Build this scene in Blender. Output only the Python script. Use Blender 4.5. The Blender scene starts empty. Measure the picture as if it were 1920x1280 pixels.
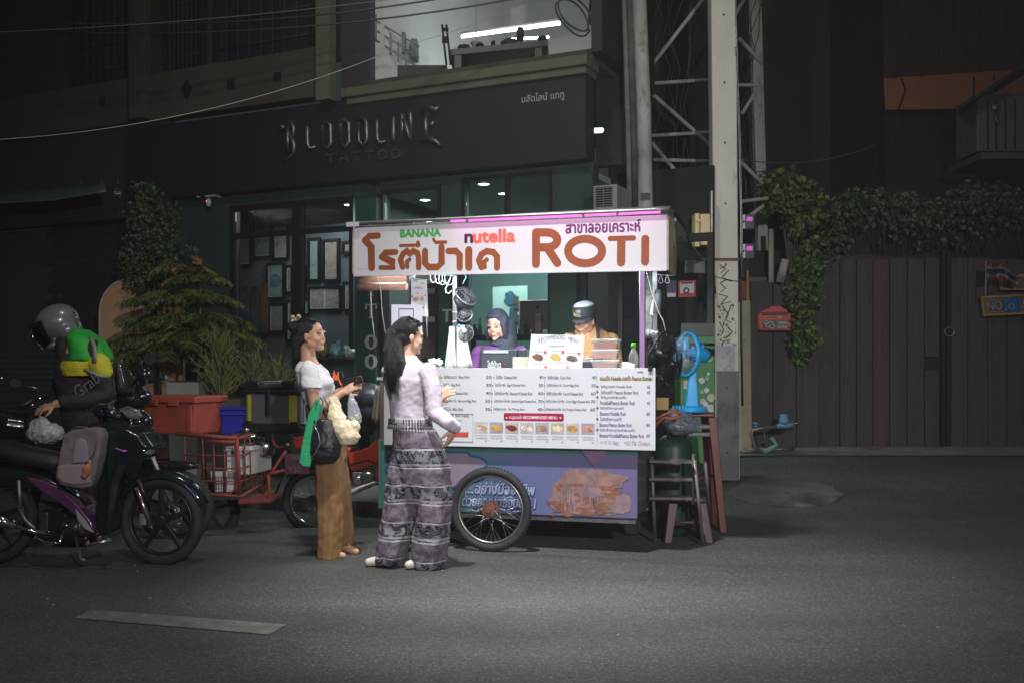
import bpy, bmesh, math, random
from mathutils import Vector, Matrix, Euler
rnd = random.Random(7)
SC = bpy.context.scene
COL = SC.collection
PI = math.pi
# ------------------------------------------------------------------ camera (eye 1.26 m above the road)
F, CX, HZ, EYE = 1867.0, 960.0, 690.0, 1.26
cam_d = bpy.data.cameras.new('camera'); cam = bpy.data.objects.new('camera', cam_d); COL.objects.link(cam)
cam.location = (0, 0, EYE); cam.rotation_euler = (PI/2, 0, 0)
cam_d.sensor_width = 36; cam_d.lens = 36*F/1920; cam_d.shift_y = (HZ-640)/1920
cam_d.clip_end = 200; SC.camera = cam
# ------------------------------------------------------------------ night sky glow
w = bpy.data.worlds.new('World'); SC.world = w; w.use_nodes = True
bgn = w.node_tree.nodes['Background']; bgn.inputs[0].default_value = (0.72, 0.86, 1.0, 1); bgn.inputs[1].default_value = 0.028
# ------------------------------------------------------------------ street light
def lamp(name, kind, loc, energy, col=(1,1,1), size=.1, target=None, **k):
    d = bpy.data.lights.new(name, kind); d.energy = energy; d.color = col
    o = bpy.data.objects.new(name, d); COL.objects.link(o); o.location = loc
    if kind == 'AREA':
        d.size = size
        if 'size_y' in k: d.shape = 'RECTANGLE'; d.size_y = k['size_y']
    else: d.shadow_soft_size = size
    if kind == 'SPOT': d.spot_size = k.get('cone', 1.4); d.spot_blend = 1.0
    if target is not None: o.rotation_euler = (Vector(target)-Vector(loc)).to_track_quat('-Z', 'Y').to_euler()
    return o
lamp('street_light', 'SPOT', (-.75, 4.9, 5.4), 1750, (.95, .98, 1.0), .09, (.35, 6.05, 0), cone=math.radians(52))
lamp('street_light_opposite', 'SPOT', (2.3, -3.2, 3.7), 2300, (.98, .98, 1.0), .14, (.6, 8.2, 1.2), cone=math.radians(60))
lamp('street_light_far', 'SPOT', (-1.0, 4.3, 6.6), 380, (.98, .96, .86), .12, (.4, 8.6, 1.6), cone=math.radians(140))
lamp('shop_neon_opposite', 'AREA', (-2.6, -3.2, 2.4), 34, (.86, .36, 1.0), .25, (0, 7, 1.2), size_y=2.4)
SC.view_settings.view_transform = 'Standard'; SC.view_settings.look = 'None'
SC.view_settings.exposure = 0; SC.view_settings.gamma = 1; SC.view_settings.use_curve_mapping = False
SC.cycles.use_denoising = True; SC.cycles.max_bounces = 6; SC.cycles.diffuse_bounces = 3; SC.cycles.glossy_bounces = 3
SC.cycles.transparent_max_bounces = 16; SC.cycles.sample_clamp_indirect = 3
# ------------------------------------------------------------------ helpers
def W(px, py, Y): return Vector(((px-CX)*Y/F, Y, EYE-(py-HZ)*Y/F))
def col4(c): return (c[0], c[1], c[2], 1)
MATS = {}
def mat(name, c, rough=.6, metal=0, var=.18, scale=6, bump=0, bscale=60, emit=None, estr=0, coat=0, trans=0, alpha=1, stretch=None, dirt=None, spec=.5, sss=0):
    if name in MATS: return MATS[name]
    m = bpy.data.materials.new(name); m.use_nodes = True; nt = m.node_tree; N = nt.nodes; L = nt.links
    b = N['Principled BSDF']; b.inputs['Roughness'].default_value = rough; b.inputs['Metallic'].default_value = metal
    b.inputs['Coat Weight'].default_value = coat; b.inputs['Specular IOR Level'].default_value = spec
    tc = N.new('ShaderNodeTexCoord'); src = tc.outputs['Object']
    if stretch:
        mp = N.new('ShaderNodeMapping'); mp.inputs['Scale'].default_value = stretch; L.new(src, mp.inputs[0]); src = mp.outputs[0]
    n = N.new('ShaderNodeTexNoise'); n.inputs['Scale'].default_value = scale; n.inputs['Detail'].default_value = 6; n.inputs['Roughness'].default_value = .62
    L.new(src, n.inputs['Vector'])
    r = N.new('ShaderNodeValToRGB'); r.color_ramp.elements[0].position = .3; r.color_ramp.elements[1].position = .7
    r.color_ramp.elements[0].color = col4([x*(1-var) for x in c]); r.color_ramp.elements[1].color = col4([min(1, x*(1+var*.7)) for x in c])
    L.new(n.outputs['Fac'], r.inputs[0]); out = r.outputs[0]
    if dirt:
        n2 = N.new('ShaderNodeTexNoise'); n2.inputs['Scale'].default_value = dirt[1]; n2.inputs['Detail'].default_value = 8; n2.inputs['Roughness'].default_value = .7
        L.new(src, n2.inputs['Vector'])
        r2 = N.new('ShaderNodeValToRGB'); r2.color_ramp.elements[0].position = dirt[2]; r2.color_ramp.elements[1].position = dirt[2]+.12
        L.new(n2.outputs['Fac'], r2.inputs[0]); mx = N.new('ShaderNodeMix'); mx.data_type = 'RGBA'
        L.new(r2.outputs[0], mx.inputs[0]); L.new(out, mx.inputs[6]); mx.inputs[7].default_value = col4(dirt[0]); out = mx.outputs[2]
    L.new(out, b.inputs['Base Color'])
    if bump:
        n3 = N.new('ShaderNodeTexNoise'); n3.inputs['Scale'].default_value = bscale; n3.inputs['Detail'].default_value = 5
        L.new(src, n3.inputs['Vector'])
        bp = N.new('ShaderNodeBump'); bp.inputs['Strength'].default_value = bump; bp.inputs['Distance'].default_value = .01
        L.new(n3.outputs['Fac'], bp.inputs['Height']); L.new(bp.outputs[0], b.inputs['Normal'])
    if emit: b.inputs['Emission Color'].default_value = col4(emit); b.inputs['Emission Strength'].default_value = estr
    if trans: b.inputs['Transmission Weight'].default_value = trans
    if alpha < 1: b.inputs['Alpha'].default_value = alpha
    if sss: b.inputs['Subsurface Weight'].default_value = sss; b.inputs['Subsurface Radius'].default_value = (.02, .008, .004)
    MATS[name] = m; return m
def glassmat(name, tint=(.8,.9,.88), k=1.5, rough=.0):
    m = bpy.data.materials.new(name); m.use_nodes = True; nt = m.node_tree; N = nt.nodes; L = nt.links
    N.remove(N['Principled BSDF']); o = N['Material Output']
    t = N.new('ShaderNodeBsdfTransparent'); t.inputs[0].default_value = col4(tint)
    g = N.new('ShaderNodeBsdfGlossy'); g.inputs['Roughness'].default_value = rough
    f = N.new('ShaderNodeFresnel'); f.inputs[0].default_value = k
    n = N.new('ShaderNodeTexNoise'); n.inputs['Scale'].default_value = 3; tc = N.new('ShaderNodeTexCoord'); L.new(tc.outputs['Object'], n.inputs['Vector'])
    bp = N.new('ShaderNodeBump'); bp.inputs['Strength'].default_value = .05; L.new(n.outputs[0], bp.inputs['Height']); L.new(bp.outputs[0], g.inputs['Normal'])
    x = N.new('ShaderNodeMixShader'); L.new(f.outputs[0], x.inputs[0]); L.new(t.outputs[0], x.inputs[1]); L.new(g.outputs[0], x.inputs[2]); L.new(x.outputs[0], o.inputs[0])
    MATS[name] = m; return m
def link(name, me, m=None, parent=None, smooth=False, label=None):
    o = bpy.data.objects.new(name, me); COL.objects.link(o)
    if m is not None:
        for x in (m if isinstance(m, (list, tuple)) else [m]): me.materials.append(x)
    if smooth is True: me.polygons.foreach_set('use_smooth', [True]*len(me.polygons))
    if parent is not None:
        o.parent = parent
        mw = Matrix.Translation(parent.location) @ parent.rotation_euler.to_matrix().to_4x4()
        if parent.get('_part'): mw = Matrix(parent['_mw_l']) if False else PMW[parent.name]
        PMW[o.name] = mw
        me.transform(mw.inverted()); o['_part'] = 1
    if label: o['label'] = label
    return o
PMW = {}
def tag(o, label=None, cat=None, group=None, kind=None):
    if label: o['label'] = label
    if cat: o['category'] = cat
    if group: o['group'] = group
    if kind: o['kind'] = kind
    return o
def thing(name, label, cat, loc=(0,0,0), rz=0, group=None):
    o = bpy.data.objects.new(name, None); COL.objects.link(o); o.location = loc; o.rotation_euler = (0, 0, rz); o.empty_display_size = .1
    return tag(o, label, cat, group)
class MB:
    def __init__(s): s.v = []; s.f = []; s.mi = []; s.cur = 0; s.sm = []; s.smooth = False
    def add(s, vs, fs):
        b = len(s.v); s.v += [Vector(p) for p in vs]; s.f += [[i+b for i in f] for f in fs]; s.mi += [s.cur]*len(fs); s.sm += [s.smooth]*len(fs); return s
    def box(s, a, b):
        x0, y0, z0 = a; x1, y1, z1 = b
        return s.hexa([(x0,y0,z0),(x1,y0,z0),(x1,y1,z0),(x0,y1,z0),(x0,y0,z1),(x1,y0,z1),(x1,y1,z1),(x0,y1,z1)])
    def hexa(s, p): return s.add(p, [(0,3,2,1),(4,5,6,7),(0,1,5,4),(1,2,6,5),(2,3,7,6),(3,0,4,7)])
    def quad(s, a, b, c, d): return s.add([a,b,c,d], [(0,1,2,3)])
    def cyl(s, p0, p1, r0, r1=None, n=12, cap=True):
        p0 = Vector(p0); p1 = Vector(p1); r1 = r0 if r1 is None else r1
        d = (p1-p0); q = d.to_track_quat('Z', 'Y') if d.length > 1e-9 else Euler((0,0,0)).to_quaternion()
        vs = []
        for p, r in ((p0, r0), (p1, r1)):
            for i in range(n):
                a = 2*PI*i/n; vs.append(p+q@Vector((math.cos(a)*r, math.sin(a)*r, 0)))
        fs = [(i, (i+1)%n, n+(i+1)%n, n+i) for i in range(n)]
        sm = s.smooth; s.smooth = True; s.add(vs, fs); s.smooth = False
        if cap:
            b = len(s.v)-2*n; s.f += [[b+i for i in range(n)][::-1], [b+n+i for i in range(n)]]; s.mi += [s.cur]*2; s.sm += [False]*2
        s.smooth = sm; return s
    def tube(s, pts, r, n=8, closed=False, cap=True):
        pts = [Vector(p) for p in pts]; m = len(pts); rr = r if isinstance(r, (list, tuple)) else [r]*m
        vs = []; up = None
        for i, p in enumerate(pts):
            a = pts[(i-1)%m] if (i or closed) else p; b = pts[(i+1)%m] if (i < m-1 or closed) else p
            t = (b-a).normalized() if (b-a).length > 1e-9 else Vector((0,0,1))
            if up is None: up = t.orthogonal().normalized()
            else:
                up = (up-t*up.dot(t)); up = up.normalized() if up.length > 1e-6 else t.orthogonal().normalized()
            bi = t.cross(up)
            for k in range(n):
                an = 2*PI*k/n; vs.append(p+(up*math.cos(an)+bi*math.sin(an))*rr[i])
        fs = []
        for i in range(m if closed else m-1):
            j = (i+1) % m
            for k in range(n): fs.append((i*n+k, i*n+(k+1)%n, j*n+(k+1)%n, j*n+k))
        sm = s.smooth; s.smooth = True; s.add(vs, fs); s.smooth = sm
        if not closed and cap:
            b = len(s.v)-m*n; s.f += [[b+i for i in range(n)][::-1], [b+(m-1)*n+i for i in range(n)]]; s.mi += [s.cur]*2; s.sm += [False]*2
        return s
    def ell(s, c, r, R=None, nu=16, nv=10):
        c = Vector(c); R = R or Matrix.Identity(3); vs = [c+R@Vector((0,0,r[2]))]
        for j in range(1, nv):
            t = PI*j/nv
            for i in range(nu):
                a = 2*PI*i/nu; vs.append(c+R@Vector((r[0]*math.sin(t)*math.cos(a), r[1]*math.sin(t)*math.sin(a), r[2]*math.cos(t))))
        vs.append(c-R@Vector((0,0,r[2]))); fs = [(0, 1+i, 1+(i+1)%nu) for i in range(nu)]
        for j in range(nv-2):
            for i in range(nu): fs.append((1+j*nu+i, 1+(j+1)*nu+i, 1+(j+1)*nu+(i+1)%nu, 1+j*nu+(i+1)%nu))
        b = 1+(nv-2)*nu; fs += [(b+i, len(vs)-1, b+(i+1)%nu) for i in range(nu)]
        sm = s.smooth; s.smooth = True; s.add(vs, fs); s.smooth = sm; return s
    def loft(s, rings, cap=True):
        n = len(rings[0]); vs = [p for r in rings for p in r]; fs = []
        for j in range(len(rings)-1):
            for i in range(n): fs.append((j*n+i, j*n+(i+1)%n, (j+1)*n+(i+1)%n, (j+1)*n+i))
        sm = s.smooth; s.smooth = True; s.add(vs, fs); s.smooth = sm
        if cap:
            b = len(s.v)-len(vs); s.f += [[b+i for i in range(n)][::-1], [b+len(vs)-n+i for i in range(n)]]; s.mi += [s.cur]*2; s.sm += [False]*2
        return s
    def lathe(s, c, axis, prof, n=24):
        """prof: (distance along axis, radius)"""
        c = Vector(c); q = Vector(axis).to_track_quat('Z', 'Y'); rings = []
        for h, r in prof: rings.append([c+q@Vector((math.cos(2*PI*i/n)*r, math.sin(2*PI*i/n)*r, h)) for i in range(n)])
        return s.loft(rings, cap=True)
    def torus(s, c, axis, R, r, n=32, m=8, sx=1):
        c = Vector(c); q = Vector(axis).to_track_quat('Z', 'Y')
        vs = [c+q@Vector((math.cos(2*PI*i/n)*(R+r*math.cos(2*PI*j/m)), math.sin(2*PI*i/n)*(R+r*math.cos(2*PI*j/m)), sx*r*math.sin(2*PI*j/m))) for i in range(n) for j in range(m)]
        sm = s.smooth; s.smooth = True
        s.add(vs, [(i*m+j, ((i+1)%n)*m+j, ((i+1)%n)*m+(j+1)%m, i*m+(j+1)%m) for i in range(n) for j in range(m)]); s.smooth = sm; return s
    def prism(s, poly, d):
        """poly: world points in order, d: extrusion vector"""
        n = len(poly); d = Vector(d); p = [Vector(q) for q in poly]
        return s.add(p+[q+d for q in p], [list(range(n))[::-1], list(range(n, 2*n))]+[(i, (i+1)%n, n+(i+1)%n, n+i) for i in range(n)])
    def build(s, name, m, parent=None, bevel=0, seg=2, label=None, sub=0, solid=0):
        me = bpy.data.meshes.new(name); me.from_pydata([tuple(p) for p in s.v], [], s.f); me.update()
        o = link(name, me, m, parent, label=label)
        if any(s.mi): me.polygons.foreach_set('material_index', s.mi)
        if any(s.sm): me.polygons.foreach_set('use_smooth', s.sm)
        if solid: q = o.modifiers.new('s', 'SOLIDIFY'); q.thickness = solid
        if bevel:
            bm = bmesh.new(); bm.from_mesh(me); bmesh.ops.recalc_face_normals(bm, faces=bm.faces); bm.to_mesh(me); bm.free()
            q = o.modifiers.new('b', 'BEVEL'); q.width = bevel; q.segments = seg; q.limit_method = 'ANGLE'; q.angle_limit = .6
            if seg > 1: me.polygons.foreach_set('use_smooth', [True]*len(me.polygons)); wn = o.modifiers.new('w', 'WEIGHTED_NORMAL'); wn.keep_sharp = True
        if sub: q = o.modifiers.new('u', 'SUBSURF'); q.levels = q.render_levels = sub
        return o
class Plane:
    """upright plane: passes image column px0 at depth Y0, turned by a degrees (right end nearer)"""
    def __init__(s, px0, Y0, a):
        s.a = math.radians(a); s.O = Vector(((px0-CX)*Y0/F, Y0, 0)); s.u = Vector((math.cos(s.a), -math.sin(s.a), 0)); s.n = Vector((math.sin(s.a), math.cos(s.a), 0))
    def s(s, px, d=0):
        t = (px-CX)/F; O = s.O+s.n*d
        return (t*O.y-O.x)/(s.u.x-t*s.u.y)
    def P(s, x, z, d=0): return s.O+s.u*x+s.n*d+Vector((0, 0, z))
    def px(s, px, py, d=0):
        x = s.s(px, d); p = s.P(x, 0, d); p.z = EYE-(py-HZ)*p.y/F; return p
    def z(s, px, py, d=0): return s.px(px, py, d).z
    def box(s, m, x0, x1, z0, z1, d0, d1):
        return m.hexa([s.P(x0,z0,d0), s.P(x1,z0,d0), s.P(x1,z0,d1), s.P(x0,z0,d1), s.P(x0,z1,d0), s.P(x1,z1,d0), s.P(x1,z1,d1), s.P(x0,z1,d1)])
    def pbox(s, m, px0, py0, px1, py1, d0, d1):
        x0, x1 = s.s(px0, d0), s.s(px1, d0); z1 = s.z((px0+px1)/2, py0, d0); z0 = s.z((px0+px1)/2, py1, d0); return s.box(m, x0, x1, z0, z1, d0, d1)
    def rot(s): return -s.a
def copy_tree(o, parent=None):
    c = o.copy(); COL.objects.link(c)
    if parent is not None: c.parent = parent
    for ch in list(o.children): copy_tree(ch, c)
    return c
_tmp_fonts = {}
def text_mesh(txt, size, bold=0, depth=0, align='CENTER', spacing=1):
    cu = bpy.data.curves.new('t', 'FONT'); cu.body = txt; cu.size = 1; cu.offset = bold; cu.align_x = align; cu.space_character = spacing; cu.resolution_u = 3
    o = bpy.data.objects.new('t', cu); COL.objects.link(o); dg = bpy.context.evaluated_depsgraph_get()
    me = bpy.data.meshes.new_from_object(o.evaluated_get(dg)); vs = [v.co.copy() for v in me.vertices]; fs = [list(p.vertices) for p in me.polygons]
    COL.objects.unlink(o); bpy.data.objects.remove(o); bpy.data.meshes.remove(me); bpy.data.curves.remove(cu)
    return [v*size for v in vs], fs
def text_on(mb, fr, txt, x, z, d, h=None, w=None, bold=.0, align='LEFT', idx=0, slant=0):
    """flat lettering on a surface frame fr(x, z, d) -> world; h: x-height box of the whole text, w: its width"""
    vs, fs = text_mesh(txt, 1, bold, align='LEFT')
    if not vs: return
    x0 = min(v.x for v in vs); x1 = max(v.x for v in vs); y0 = min(v.y for v in vs); y1 = max(v.y for v in vs)
    sy = h/(y1-y0); sx = w/(x1-x0) if w else sy
    ox = {'LEFT': 0, 'CENTER': -.5, 'RIGHT': -1}[align]*(x1-x0)*sx
    mb.cur = idx
    mb.add([fr(x+ox+(v.x-x0)*sx+slant*(v.y-y0)*sy, z+(v.y-y0)*sy, d) for v in vs], fs); mb.cur = 0
def fat_text(mb, fr, txt, x, z, d, h, w, k=.0015, align='LEFT', slant=0):
    for i, (a, b) in enumerate(((0,0),(1,0),(-1,0),(0,1),(0,-1),(.7,.7),(-.7,.7),(.7,-.7),(-.7,-.7))): text_on(mb, fr, txt, x+a*k, z+b*k, d-i*2e-5, h=h, w=w, align=align, slant=slant)
def stroke2d(mb, fr, pts, r, d, closed=False, idx=0, depth=0, n=6):
    """flat round-capped stroke, built as one outline per segment plus discs"""
    mb.cur = idx; P2 = [Vector((a, b)) for a, b in pts]
    if closed: P2.append(P2[0])
    L_ = []; R_ = []
    for i, p in enumerate(P2):
        a = P2[i-1] if i else (P2[-2] if closed else p); b = P2[i+1] if i < len(P2)-1 else (P2[1] if closed else p)
        t = (b-a).normalized(); nn = Vector((-t.y, t.x))
        t1 = (p-a); t2 = (b-p); k = 1.0
        if t1.length > 1e-6 and t2.length > 1e-6: k = 1/max(.5, math.sqrt(max(.01, (1+t1.normalized().dot(t2.normalized()))/2)))
        rr = r[i] if isinstance(r, list) else r
        L_.append(p+nn*rr*k); R_.append(p-nn*rr*k)
    for i in range(len(P2)-1):
        q = [L_[i], L_[i+1], R_[i+1], R_[i]]
        if depth: mb.prism([fr(a.x, a.y, d) for a in q], fr(0,0,depth)-fr(0,0,0))
        else: mb.add([fr(a.x, a.y, d) for a in q], [(0,1,2,3)])
    if not closed:
        for e, i in ((P2[0], 0), (P2[-1], -1)):
            rr = r[i] if isinstance(r, list) else r
            ring = [fr(e.x+rr*math.cos(2*PI*k/14), e.y+rr*math.sin(2*PI*k/14), d-.0003) for k in range(14)]
            if depth: mb.prism(ring, fr(0,0,depth)-fr(0,0,0))
            else: mb.add(ring, [list(range(14))])
    mb.cur = 0
def arc(cx, cz, rx, rz, a0, a1, n=12): return [(cx+rx*math.cos(math.radians(a0+(a1-a0)*i/n)), cz+rz*math.sin(math.radians(a0+(a1-a0)*i/n))) for i in range(n+1)]
def remesh(mb, name, m, parent, voxel=.006, smooth=4, disp=0, dscale=.06, label=None, f=.5):
    """grow many overlapping volumes into one continuous skin"""
    me = bpy.data.meshes.new('tmp'); me.from_pydata([tuple(p) for p in mb.v], [], mb.f); me.update()
    bm = bmesh.new(); bm.from_mesh(me); bmesh.ops.recalc_face_normals(bm, faces=bm.faces); bm.to_mesh(me); bm.free()
    o = bpy.data.objects.new('tmp', me); COL.objects.link(o)
    r = o.modifiers.new('r', 'REMESH'); r.mode = 'VOXEL'; r.voxel_size = voxel; r.use_smooth_shade = True
    s = o.modifiers.new('s', 'SMOOTH'); s.factor = f; s.iterations = smooth
    if disp:
        tx = bpy.data.textures.new('cl', 'CLOUDS'); tx.noise_scale = dscale; tx.noise_depth = 1
        d = o.modifiers.new('d', 'DISPLACE'); d.texture = tx; d.strength = disp; d.texture_coords = 'GLOBAL'
    dg = bpy.context.evaluated_depsgraph_get(); out = bpy.data.meshes.new_from_object(o.evaluated_get(dg)); out.name = name
    COL.objects.unlink(o); bpy.data.objects.remove(o); bpy.data.meshes.remove(me); out.materials.clear()
    return link(name, out, m, parent, smooth=True, label=label)
# ================================================================== MATERIALS
def asphalt(name, c, s=1):
    m = mat(name, c, rough=.8, var=.22, scale=.9); nt = m.node_tree; N = nt.nodes; L = nt.links; b = N['Principled BSDF']
    tc = N.new('ShaderNodeTexCoord'); v = N.new('ShaderNodeTexVoronoi'); v.inputs['Scale'].default_value = 75*s; L.new(tc.outputs['Object'], v.inputs['Vector'])
    n = N.new('ShaderNodeTexNoise'); n.inputs['Scale'].default_value = 38*s; n.inputs['Detail'].default_value = 9; n.inputs['Roughness'].default_value = .8; L.new(tc.outputs['Object'], n.inputs['Vector'])
    base = b.inputs['Base Color'].links[0].from_socket
    hs = N.new('ShaderNodeSeparateColor'); L.new(v.outputs['Color'], hs.inputs[0])
    r = N.new('ShaderNodeValToRGB'); e = r.color_ramp.elements; e[0].position = .08; e[0].color = (.35,.35,.35,1); e[1].position = .97; e[1].color = (2.6,2.6,2.5,1)
    e2 = r.color_ramp.elements.new(.5); e2.color = (.9,.9,.9,1); e3 = r.color_ramp.elements.new(.88); e3.color = (1.3,1.3,1.3,1); L.new(hs.outputs[0], r.inputs[0])
    mx = N.new('ShaderNodeMix'); mx.data_type = 'RGBA'; mx.blend_type = 'MULTIPLY'; mx.inputs[0].default_value = .6; L.new(base, mx.inputs[6]); L.new(r.outputs[0], mx.inputs[7])
    r3 = N.new('ShaderNodeValToRGB'); r3.color_ramp.elements[0].position = .3; r3.color_ramp.elements[0].color = (.45,.45,.45,1); r3.color_ramp.elements[1].position = .62; r3.color_ramp.elements[1].color = (1.35,1.35,1.35,1); L.new(n.outputs[0], r3.inputs[0])
    m2 = N.new('ShaderNodeMix'); m2.data_type = 'RGBA'; m2.blend_type = 'MULTIPLY'; m2.inputs[0].default_value = 1; L.new(mx.outputs[2], m2.inputs[6]); L.new(r3.outputs[0], m2.inputs[7])
    # worn wheel tracks and tar patches
    n4 = N.new('ShaderNodeTexNoise'); n4.inputs['Scale'].default_value = .55; n4.inputs['Detail'].default_value = 5; mp = N.new('ShaderNodeMapping'); mp.inputs['Scale'].default_value = (.35, 1.6, 1); L.new(tc.outputs['Object'], mp.inputs[0]); L.new(mp.outputs[0], n4.inputs['Vector'])
    r4 = N.new('ShaderNodeValToRGB'); r4.color_ramp.elements[0].position = .36; r4.color_ramp.elements[0].color = (.62,.62,.62,1); r4.color_ramp.elements[1].position = .62; r4.color_ramp.elements[1].color = (1.12,1.12,1.12,1); L.new(n4.outputs[0], r4.inputs[0])
    m3 = N.new('ShaderNodeMix'); m3.data_type = 'RGBA'; m3.blend_type = 'MULTIPLY'; m3.inputs[0].default_value = 1; L.new(m2.outputs[2], m3.inputs[6]); L.new(r4.outputs[0], m3.inputs[7]); L.new(m3.outputs[2], b.inputs['Base Color'])
    bp = N.new('ShaderNodeBump'); bp.inputs['Strength'].default_value = .6; bp.inputs['Distance'].default_value = .012; L.new(n.outputs[0], bp.inputs['Height']); L.new(bp.outputs[0], b.inputs['Normal'])
    return m
ASPH = asphalt('asphalt', (.074, .0735, .069), 1.6)
CONC = mat('concrete', (.20, .19, .165), .85, var=.3, scale=2.2, bump=.5, bscale=45, dirt=((.06,.055,.05), 1.4, .55))
CONC_D = mat('dark_concrete', (.13, .125, .11), .9, var=.35, scale=1.6, bump=.6, bscale=40, dirt=((.04,.04,.035), 2.1, .52))
GREEN_W = mat('dark_green_render', (.014, .036, .033), .75, var=.25, scale=2, bump=.3)
GREEN_P = mat('green_painted_board', (.016, .062, .038), .5, var=.15, scale=4, bump=.1)
BLACKP = mat('black_paint', (.008, .0085, .009), .45, var=.2, scale=5)
FASCIA = mat('charcoal_fascia', (.006, .007, .007), .6, var=.3, scale=1.2, bump=.15, bscale=12)
OCHRE = mat('old_olive_plaster', (.05, .047, .027), .9, var=.3, scale=1.5, bump=.5, bscale=30, dirt=((.03,.03,.022), 1.3, .55))
CORN = mat('olive_cornice', (.09, .096, .06), .8, var=.2, scale=3, bump=.3)
TILE = mat('black_tile', (.020, .021, .022), .3, var=.3, scale=8)
GROUT = mat('grout', (.035, .035, .035), .9)
SHUT = mat('grey_shutter', (.045, .052, .055), .55, var=.2, scale=3)
STEEL = mat('stainless', (.62, .62, .63), .22, metal=1, var=.1, scale=9)
CHROME = mat('chrome', (.75, .75, .76), .1, metal=1, var=.05)
IRON = mat('dull_metal', (.30, .30, .29), .5, metal=.8, var=.3, scale=12, dirt=((.12,.07,.04), 6, .6))
GALV = mat('old_white_post', (.36, .35, .30), .7, var=.3, scale=3, bump=.3, dirt=((.10,.09,.075), 3.5, .56), stretch=(1,1,.35))
WOODG = mat('gate_wood', (.052, .044, .038), .75, var=.35, scale=3, bump=.6, bscale=18, stretch=(8,8,.5), dirt=((.04,.033,.03), 3, .6))
WOODR = mat('reddish_gate_wood', (.075, .040, .036), .75, var=.35, scale=3, bump=.6, bscale=18, stretch=(8,8,.5), dirt=((.05,.03,.028), 3, .55))
WHITEP = mat('white_plaster', (.62, .63, .60), .8, var=.08, scale=1.2, bump=.15)
ROOMW = mat('blue_grey_wall', (.17, .20, .22), .8, var=.12, scale=1.5)
GLASS = glassmat('shop_glass', (.82, .86, .86), 1.45)
BLK = mat('black_plastic', (.012, .012, .013), .4, var=.2, scale=10)
RUB = mat('tyre_rubber', (.022, .022, .022), .75, var=.25, scale=14, bump=.4, bscale=50)
PAPER = mat('white_paper', (.68, .68, .67), .7, var=.03)
INK = mat('dark_print', (.03, .03, .035), .6, var=.1)
SKIN = mat('skin', (.50, .275, .175), .5, var=.1, scale=14, bump=.06, bscale=160, sss=.12)
SKIN2 = mat('pale_skin', (.60, .36, .25), .48, var=.08, scale=14, bump=.05, bscale=160, sss=.12)
HAIR = mat('black_hair', (.012, .010, .010), .38, var=.4, scale=30, bump=.9, bscale=40, stretch=(9,9,1.2))
LEAFY = [mat('leaf_%s' % n, c, .55, var=.25, scale=9) for n, c in (('green', (.045,.085,.018)), ('yellow_green', (.10,.135,.02)), ('deep', (.02,.045,.014)), ('dry', (.14,.11,.04)))]
TUBE = mat('white_tube_light', (1,1,1), emit=(.80,.93,1), estr=9)
# ================================================================== GROUND
FP = Plane(690, 10.0, 25)                      # the shophouse front
def gz(x, y):
    # the lane climbs gently to the gate on the right
    k = max(0, min(1, (y-8.1)/2.9)); k = k*k*(3-2*k)*.38
    q = max(0, min(1, (x-1.0)/1.4)); return k*q
mb = MB(); nx, ny = 60, 70; xs = [-14+28*i/nx for i in range(nx+1)]; ys = [-6+20*j/ny for j in range(ny+1)]
vs = [(x, y, gz(x, y)) for y in ys for x in xs]
mb.smooth = True; mb.add(vs, [(j*(nx+1)+i, j*(nx+1)+i+1, (j+1)*(nx+1)+i+1, (j+1)*(nx+1)+i) for j in range(ny) for i in range(nx)])
tag(mb.build('road', ASPH), 'dark grey asphalt street in front of the shops', kind='structure')
mb = MB(); c = [W(140,1159,5.02), W(170,1143,5.2), W(538,1171,4.9), W(505,1190,4.72)]
# worn centre-line dash, true size on the road
def onroad(px, py): Y = F*EYE/(py-HZ); return Vector(((px-CX)*Y/F, Y, .004))
mb.add([onroad(140,1159), onroad(505,1190), onroad(538,1171), onroad(170,1143)], [(0,1,2,3)])
tag(mb.build('road_marking', mat('worn_road_paint', (.14,.135,.115), .8, var=.35, scale=9, dirt=((.09,.09,.085), 16, .52))), 'faded white dashes of the centre line', kind='structure')
mb = MB(); a0, a1 = -9.5, 2.6
FP.box(mb, a0, a1, -.05, .12, -1.25, 2.2)
tag(mb.build('pavement', CONC_D, bevel=.012), 'dark concrete pavement in front of the shophouses', kind='structure')
# ramp apron before the gate
mb = MB(); ap = []
for x in [1.9+i*.5 for i in range(17)]: ap += [(x, 10.42, gz(x,10.42)+.012), (x, 10.95, gz(x,10.95)+.02), (x, 12.5, gz(x,11)+.02)]
mb.add(ap, [f for i in range(16) for f in ((3*i, 3*i+3, 3*i+4, 3*i+1), (3*i+1, 3*i+4, 3*i+5, 3*i+2))])
tag(mb.build('driveway_apron', CONC), 'worn concrete strip along the foot of the wooden gate', kind='structure')
mb = MB(); rr = random.Random(3)
pts = [(2.50+.52*math.cos(t)+rr.uniform(-.06,.06), 9.15+.42*math.sin(t)+rr.uniform(-.04,.04)) for t in [i*2*PI/26 for i in range(26)]]
mb.prism([(x, y, gz(x,y)-.01) for x, y in pts], (0,0,.035))
tag(mb.build('concrete_patch', CONC_D, bevel=.01), 'broken concrete patch beside the utility pole', kind='structure')
# litter and stones
mb = MB()
for i in range(60):
    x = rr.uniform(-4, 4.5); y = rr.uniform(3.4, 10.2); s = rr.uniform(.003, .010); mb.ell((x, y, gz(x,y)+s*.4), (s, s*rr.uniform(.7,1.6), s*.6), nu=6, nv=4)
tag(mb.build('road_grit', CONC), 'small loose stones scattered on the asphalt', 'grit', kind='stuff')
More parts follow.
